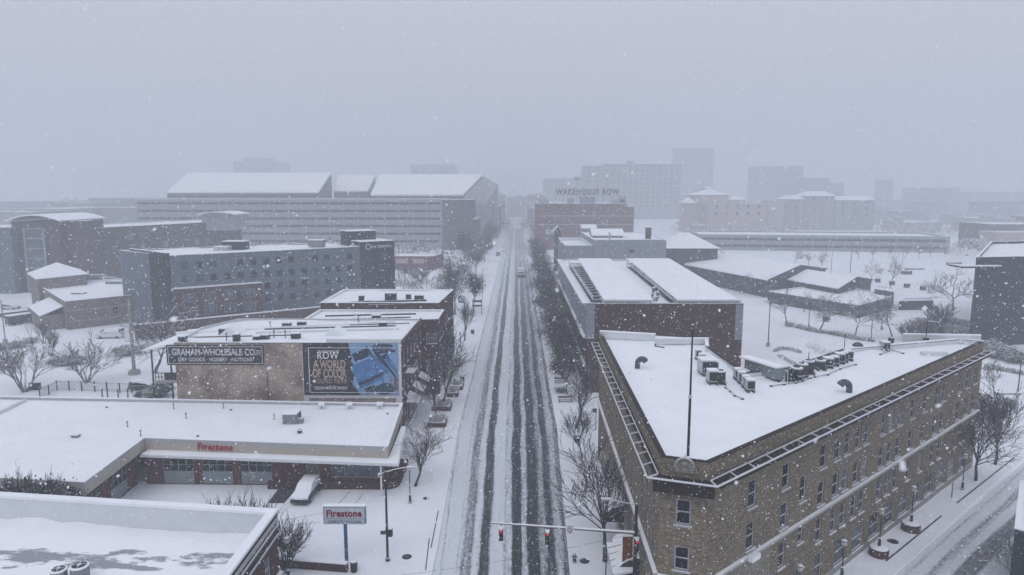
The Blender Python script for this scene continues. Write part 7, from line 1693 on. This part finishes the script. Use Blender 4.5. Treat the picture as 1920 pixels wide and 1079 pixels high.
for k, (x, y, w) in enumerate([(1546, 523, 4), (1701, 515, 6), (1716, 506, 12), (1790, 497, 10), (1702, 540, 2.5), (1647, 530, 2.2), (1674, 535, 2.2), (1732, 545, 2.2), (1550, 604, 1.6)]):
    b = G(x, y); mb = MB(); h = [.7, 1.4, .5, 1.1, 1.4, 1.4, 1.4, 1.4, 1.4][k]; mb.box(b[0] - w / 3, b[0] + w / 3, b[1], b[1] + 1.2, 0, h); o = mb.build('park_block', 'barn_dark', org=(*b, 0))
    tag(o, ['low dark block in the snow behind the shorter shed', 'dark box in the open snow of the park', 'long low strip in the open snow before the deck', 'low wall near the upper left of the tall dark block', 'third dark cube in the line before the kiosk', 'first dark cube left in the line behind the shed annex', 'second dark cube in the line behind the shed annex', 'rightmost dark cube of the line toward the broad tree', 'small dark box near the low shed wing'][k], 'park block')
    mb = MB(); mb.box(b[0] - w / 3 - .05, b[0] + w / 3 + .05, b[1] - .05, b[1] + 1.25, h + .002, h + .15); mb.build('snow_cap', 'snow', o)
# low brick arcade remnant at right behind the lamp pole: garden gate frame
b = G(1888, 775); r = thing('garden_gate', (*b, 0), 'pale garden gate frame with dark evergreens beyond the flatiron far tip', 'gate')
for x in (-1.3, 1.3): mb = MB(); mb.box(b[0] + x - .15, b[0] + x + .15, b[1] - .15, b[1] + .15, 0, 2.9); mb.build('post', 'stone', r)
mb = MB(); mb.box(b[0] - 1.7, b[0] + 1.7, b[1] - .2, b[1] + .2, 2.9, 3.2); mb.build('beam', 'stone_trim', r)
for k, x in enumerate((-.7, .7)): tree('bush', 'evergreen_bush', ['left', 'right'][k] + ' dark evergreen under the pale garden gate frame', (b[0] + x, b[1] + .6), 2.3, .7, cat='bush')

# ================================================================== VEHICLES
def vehicle(label, b, rz, L=4.6, W=1.85, H=1.5, body='car_dark', snow=True, kind='suv', cat='car', name='parked_car', group=None):
    r = thing(name, (b[0], b[1], 0.01), label, cat, group); r.rotation_euler[2] = rz
    P = {'suv': ([(-.5, .35), (-.5, .80), (-.47, .95), (.22, .98), (.42, .86), (.5, .72), (.5, .35)], [(-.47, .95), (-.40, 1.0), (-.33, 1.0), (.05, 1.0), (.22, .62)]),
         'van': ([(-.5, .3), (-.5, 1.0), (.3, 1.0), (.40, .62), (.5, .55), (.5, .3)], None)}
    def ext(prof, wf, zoff=0, m=None, nm='', par=None, inset=0):
        mb = MB(); n = len(prof)
        for s in (-1, 1): mb.v += [(x, s * wf(z) / 2, z) for x, z in prof]
        mb.f.append(tuple(range(n))); mb.f.append(tuple(range(2 * n - 1, n - 1, -1)))
        for i in range(n): j = (i + 1) % n; mb.f.append((i, i + n, j + n, j))
        mb.m = [0] * len(mb.f); mb.v = [(x + rw.x, y + rw.y, z + rw.z) for x, y, z in mb.v]; return mb.build(nm, m, par)
    rw = worldloc(r)
    zb = H * .60
    low = [(-L / 2, .28), (-L / 2 - .0, H * .42), (-L / 2 + .12, zb), (L * .20, zb), (L * .42, zb * .90), (L / 2, zb * .72), (L / 2 + .02, .3)]
    if kind == 'van': low = [(-L / 2, .28), (-L / 2, zb), (L * .30, zb), (L * .45, zb * .9), (L / 2, zb * .6), (L / 2, .3)]
    bd_ = ext(low, lambda z: W if z < zb * .95 else W * .96, 0, body, 'body', r); bv = bd_.modifiers.new('bevel', 'BEVEL'); bv.width = .07; bv.segments = 2; bv.limit_method = 'ANGLE'
    t = H - .12
    gh = [(-L / 2 + .14, zb + .004), (-L / 2 + .42, t), (L * .06, t), (L * .24, zb + .004)] if kind != 'van' else [(-L / 2 + .03, zb + .004), (-L / 2 + .12, t), (L * .22, t), (L * .36, zb + .004)]
    ext(gh, lambda z: W * .94 if z < zb + .1 else W * .78, 0, 'glass_dark', 'window_glass', r)
    rf = [(-L / 2 + .42, t + .004), (-L / 2 + .5, t + .12), (L * .02, t + .12), (L * .07, t + .004)] if kind != 'van' else [(-L / 2 + .12, t + .004), (-L / 2 + .15, t + .1), (L * .19, t + .1), (L * .23, t + .004)]
    ext(rf, lambda z: W * .80, 0, body, 'roof', r)
    if snow:
        sn = [(-L / 2 - .02, zb * .9), (-L / 2 + .05, zb + .3), (-L / 2 + .35, H + .04), (-L / 2 + .6, H + .14), (L * .0, H + .14), (L * .10, H + .02), (L * .27, zb + .16), (L * .42, zb * .95 + .12), (L * .49, zb * .8), (L * .42, zb * .9 + .003), (L * .25, zb + .01), (L * .065, H + .01), (-L / 2 + .4, H + .01), (-L / 2 + .1, zb + .02)]
        sc_ = ext(sn, lambda z: W * (.97 if z < zb + .2 else .84), 0, 'snow', 'snow_cover', r); bv = sc_.modifiers.new('bevel', 'BEVEL'); bv.width = .10; bv.segments = 3; bv.limit_method = 'ANGLE'
        sc_.data.polygons.foreach_set('use_smooth', [True] * len(sc_.data.polygons))
    wr_ = .33
    for sx in (-1, 1):
        for sy in (-1, 1):
            x, y = sx * L * .31, sy * W * .47
            mb = MB(); mb.tube((rw.x + x, rw.y + y - .1, rw.z + wr_), (rw.x + x, rw.y + y + .1, rw.z + wr_), wr_, n=14); w_ = mb.build('wheel', 'tyre', r)
            mb = MB(); mb.tube((rw.x + x, rw.y + y + sy * .101, rw.z + wr_), (rw.x + x, rw.y + y + sy * .11, rw.z + wr_), wr_ * .6, n=12); mb.build('rim', 'rim', w_)
    for sy in (-1, 1):
        mb = MB(); mb.box(rw.x + L / 2 - .03, rw.x + L / 2 + .03, rw.y + sy * W * .36 - .2, rw.y + sy * W * .36 + .2, rw.z + zb * .72, rw.z + zb * .86) if kind != 'van' else mb.box(rw.x + L / 2 - .02, rw.x + L / 2 + .03, rw.y + sy * W * .36 - .18, rw.y + sy * W * .36 + .18, rw.z + zb * .45, rw.z + zb * .58)
        mb.build('headlight', 'lamp_glass', r)
    mb = MB(); mb.box(rw.x + L / 2 + .021, rw.x + L / 2 + .04, rw.y - W * .22, rw.y + W * .22, rw.z + zb * .42, rw.z + zb * .68); mb.build('grille', 'lens_dark', r)
    mb = MB(); mb.box(rw.x + L / 2 + .0, rw.x + L / 2 + .07, rw.y - W * .48, rw.y + W * .48, rw.z + .3, rw.z + .42); mb.build('bumper', 'frame_dark', r)
    return r
b = G(574, 938); vehicle('dark crossover car buried in snow, parked at the auto shop beside a bare bay', (b[0] - .2, b[1] + .9), -math.pi / 2 - .05, L=4.7, W=1.9, H=1.62)
b = G(20, 580); vehicle('white snowy car parked at far left above the dark low truck bed', b, .05, body='car_white', snow=True)
b = G(207, 634); vehicle('white snowy van parked before the beige block building', b, math.pi + .15, L=5.6, W=2.0, H=2.2, body='car_white', kind='van', name='parked_van', cat='van')
b = G(268, 730); vehicle('snowed-in dark car parked beside the porch of the painted brick building', b, .2, L=4.2, body='car_dark')
b = G(934, 480); vehicle('hazy grey van with snowy roof driving away on the left lane', b, math.pi / 2, L=5.0, W=2.1, H=2.3, body='car_silver', kind='van', snow=False, name='moving_van', cat='van', group='vehicles far up the street')
b = G(944, 472); vehicle('hazy pale car beyond the grey van, half a lane to its right', b, math.pi / 2, L=4.6, H=1.9, body='car_white', snow=True, name='moving_car', group='vehicles far up the street')
b = G(944, 502);
# pickup / plough truck
b = G(977, 521); r = thing('plough_truck', (b[0], b[1], 0), 'pale snow covered truck with wide front, alone in the right lanes', 'truck', 'vehicles far up the street')
mb = MB(); mb.box(b[0] - 1.3, b[0] + 1.3, b[1], b[1] + 2.2, .7, 2.5); mb.build('cab', 'car_white', r)
mb = MB(); mb.box(b[0] - 1.35, b[0] + 1.35, b[1] + 2.4, b[1] + 7, .9, 3.0); mb.build('load_bed', 'light_metal', r)
mb = MB(); mb.box(b[0] - 1.1, b[0] + 1.1, b[1] - .02, b[1] - .002, 1.6, 2.3); mb.build('windscreen', 'glass_blue', r)
mb = MB(); mb.box(b[0] - 1.7, b[0] + 1.7, b[1] - 1.0, b[1] - .8, .2, 1.1); mb.build('plough_blade', 'dark_metal', r)
mb = MB(); mb.box(b[0] - 1.38, b[0] + 1.38, b[1] + 2.38, b[1] + 7.02, 3.003, 3.2); mb.build('snow_cap', 'snow', r)
for sx in (-1, 1):
    for y in (.8, 5.5): mb = MB(); mb.tube((b[0] + sx * 1.15 - .15, b[1] + y, .5), (b[0] + sx * 1.15 + .15, b[1] + y, .5), .5, n=12); mb.build('wheel', 'tyre', r)
    mb = MB(); mb.box(b[0] + sx * .9 - .15, b[0] + sx * .9 + .15, b[1] - .05, b[1] - .001, 1.0, 1.25); mb.build('headlight', 'lamp_glass', r)
# low flat beds of the parked truck / covered trailer at left
for k, (p, q) in enumerate([((0, 597), (58, 590)), ((18, 612), (72, 604))]):
    a, c = G(*p, 0), G(*q, 0); r = thing('covered_trailer', (*a, 0), ['farther snow covered flat trailer at the left edge', 'nearer long snow covered trailer with dark side at the left edge'][k], 'trailer', 'snowy trailers at the left edge')
    mb = MB(); mb.obox(a, c, -2.2, 0, .4, [1.2, 2.4][k]); mb.build('bed', 'barn_dark', r); mb = MB(); mb.obox(a, c, -2.3, .08, [1.203, 2.403][k], [1.4, 2.6][k]); mb.build('snow_cap', 'snow', r)
    d = Vector((c[0] - a[0], c[1] - a[1])).normalized(); L_ = math.hypot(c[0] - a[0], c[1] - a[1])
    for t in (.15, .85): x, y = a[0] + d.x * L_ * t, a[1] + d.y * L_ * t; mb = MB(); mb.tube((x + d.y * .02, y - d.x * .02, .45), (x + d.y * .2, y - d.x * .2, .45), .42, n=10); mb.build('wheel', 'tyre', r)
for k in range(6):
    x, y = [(30, 405), (52, 403), (75, 404), (1450, 437), (1488, 436), (1710, 441)][k]; Yv = 420; a = D(x, y, Yv if k < 3 else 440)
    if k < 3: vehicle('faint snowy car, ' + ORD[k] + ' from the left in the hazy car park at far left', (a[0], 424), 0, body='car_white', snow=True, group='faint cars in the distance')

# far-off woods that read as one mass
rnd = random.Random(12); mb = MB()
for (x0, x1, py, Y0, hh, n_) in [(-200, 260, 402, 520, 9, 90), (0, 900, 440, 330, 8, 110), (1180, 1320, 445, 330, 8, 26), (1640, 2000, 425, 520, 10, 80), (1640, 2000, 408, 700, 12, 80), (1780, 2000, 450, 360, 8, 26), (880, 915, 440, 480, 9, 14), (1280, 1480, 436, 470, 8, 30), (-200, 300, 390, 760, 11, 80), (1270, 1480, 405, 600, 10, 40), (925, 952, 430, 620, 9, 16), (978, 1010, 430, 600, 9, 16), (-200, 300, 400, 900, 12, 60), (1500, 2000, 400, 950, 13, 70)]:
    for _ in range(n_):
        Y = Y0 * rnd.uniform(.92, 1.1); cx_ = D(rnd.uniform(x0, x1), 400, Y)[0]; H_ = hh * rnd.uniform(.7, 1.25)
        for _ in range(46):
            c = Vector((cx_ + rnd.gauss(0, H_ * .28), Y + rnd.gauss(0, H_ * .28), H_ * rnd.uniform(.25, 1))); e = Vector((rnd.gauss(0, 1), rnd.gauss(0, 1), rnd.gauss(0, 1))).normalized() * rnd.uniform(.3, .8); f = e.orthogonal().normalized() * rnd.uniform(.3, .8); mb.quad(c - e, c - f, c + e, c + f)
tag(mb.build('distant_woods', 'bark_hazy'), kind='stuff')
# ================================================================== AIR AND SNOWFALL
hz = bpy.data.materials.new('haze_air'); hz.use_nodes = True; t = hz.node_tree; t.nodes.clear(); MATS['haze_air'] = hz
om = t.nodes.new('ShaderNodeOutputMaterial'); pv = t.nodes.new('ShaderNodeVolumePrincipled')
pv.inputs['Color'].default_value = (0.785, 0.82, 0.89, 1); pv.inputs['Density'].default_value = 0.0016; pv.inputs['Anisotropy'].default_value = 0.0
t.links.new(pv.outputs[0], om.inputs['Volume'])
mb = MB(); mb.box(-2320, 2320, -80, 2570, -1.0, 190); tag(mb.build('haze', 'haze_air'), kind='stuff')
# falling snow: a great many loose flakes through the air around and ahead of the viewpoint
def snowfall(n, seed=4):
    rg = np.random.default_rng(seed)
    u = rg.random(n * 3); Y = np.where(rg.random(n * 3) < .62, 2.5 + 22 * u ** .42, 20 + 70 * u ** .6); X = (rg.random(n * 3) * 2 - 1) * (Y * .88 + 2); Zc = 33 - Y * .16; Z = Zc + (rg.random(n * 3) * 2 - 1) * (Y * .46 + 1)
    ok = (Z > .3); X, Y, Z = X[ok][:n], Y[ok][:n], Z[ok][:n]; m = len(X)
    size = (.0013 + Y * .00029) * np.exp(rg.normal(-.12, .58, m)); size = np.minimum(size, .06)
    A = rg.normal(0, 1, (m, 3)); A[:, 1] *= .45; A /= np.linalg.norm(A, axis=1)[:, None]; B = np.cross(A, rg.normal(0, .35, (m, 3)) + np.array([0, 1.0, 0])); B /= np.linalg.norm(B, axis=1)[:, None]
    for k, (px, py, dd, rr) in enumerate([(1530, 825, 2.2, .011), (1693, 872, 1.6, .014), (325, 598, 2.6, .010), (1180, 700, 3.0, .009), (505, 690, 3.0, .010), (1045, 545, 2.8, .008), (1760, 760, 2.6, .009), (1290, 430, 3.2, .006), (960, 320, 3, .004), (740, 620, 3.5, .008), (290, 430, 3.2, .008), (1380, 905, 3.0, .009)]):
        v = ray(px, py); X[k], Y[k], Z[k] = v[0] * dd, v[1] * dd, CAM_H + v[2] * dd; size[k] = rr
    V = np.stack([A, B, -A, -B], 1) * (1 + rg.normal(0, .25, (m, 4, 1))) * size[:, None, None] * 1.25
    V += np.stack([X, Y, Z], 1)[:, None, :]; V = V.reshape(-1, 3)
    F = (np.arange(m)[:, None, None] * 4 + np.array([[0, 1, 2], [0, 2, 3]])[None]).reshape(-1, 3)
    me = bpy.data.meshes.new('falling_snow'); me.vertices.add(len(V)); me.vertices.foreach_set('co', V.ravel()); me.loops.add(len(F) * 3); me.loops.foreach_set('vertex_index', F.ravel().astype(np.int32))
    me.polygons.add(len(F)); me.polygons.foreach_set('loop_start', np.arange(0, len(F) * 3, 3, dtype=np.int32)); me.update(calc_edges=True); me.materials.append(MATS['flake'])
    o = bpy.data.objects.new('falling_snow', me); COL.objects.link(o); tag(o, kind='stuff')
fm = mat('flake', (0.9, 0.92, 0.95), .9, spec=0.0)
t = fm.node_tree; tl = t.nodes.new('ShaderNodeBsdfTranslucent'); tl.inputs[0].default_value = (0.9, 0.92, 0.96, 1); ms = t.nodes.new('ShaderNodeMixShader'); ms.inputs[0].default_value = .5
t.links.new(t.nodes['Principled BSDF'].outputs[0], ms.inputs[1]); t.links.new(tl.outputs[0], ms.inputs[2]); t.links.new(ms.outputs[0], t.nodes['Material Output'].inputs['Surface'])
snowfall(85000)
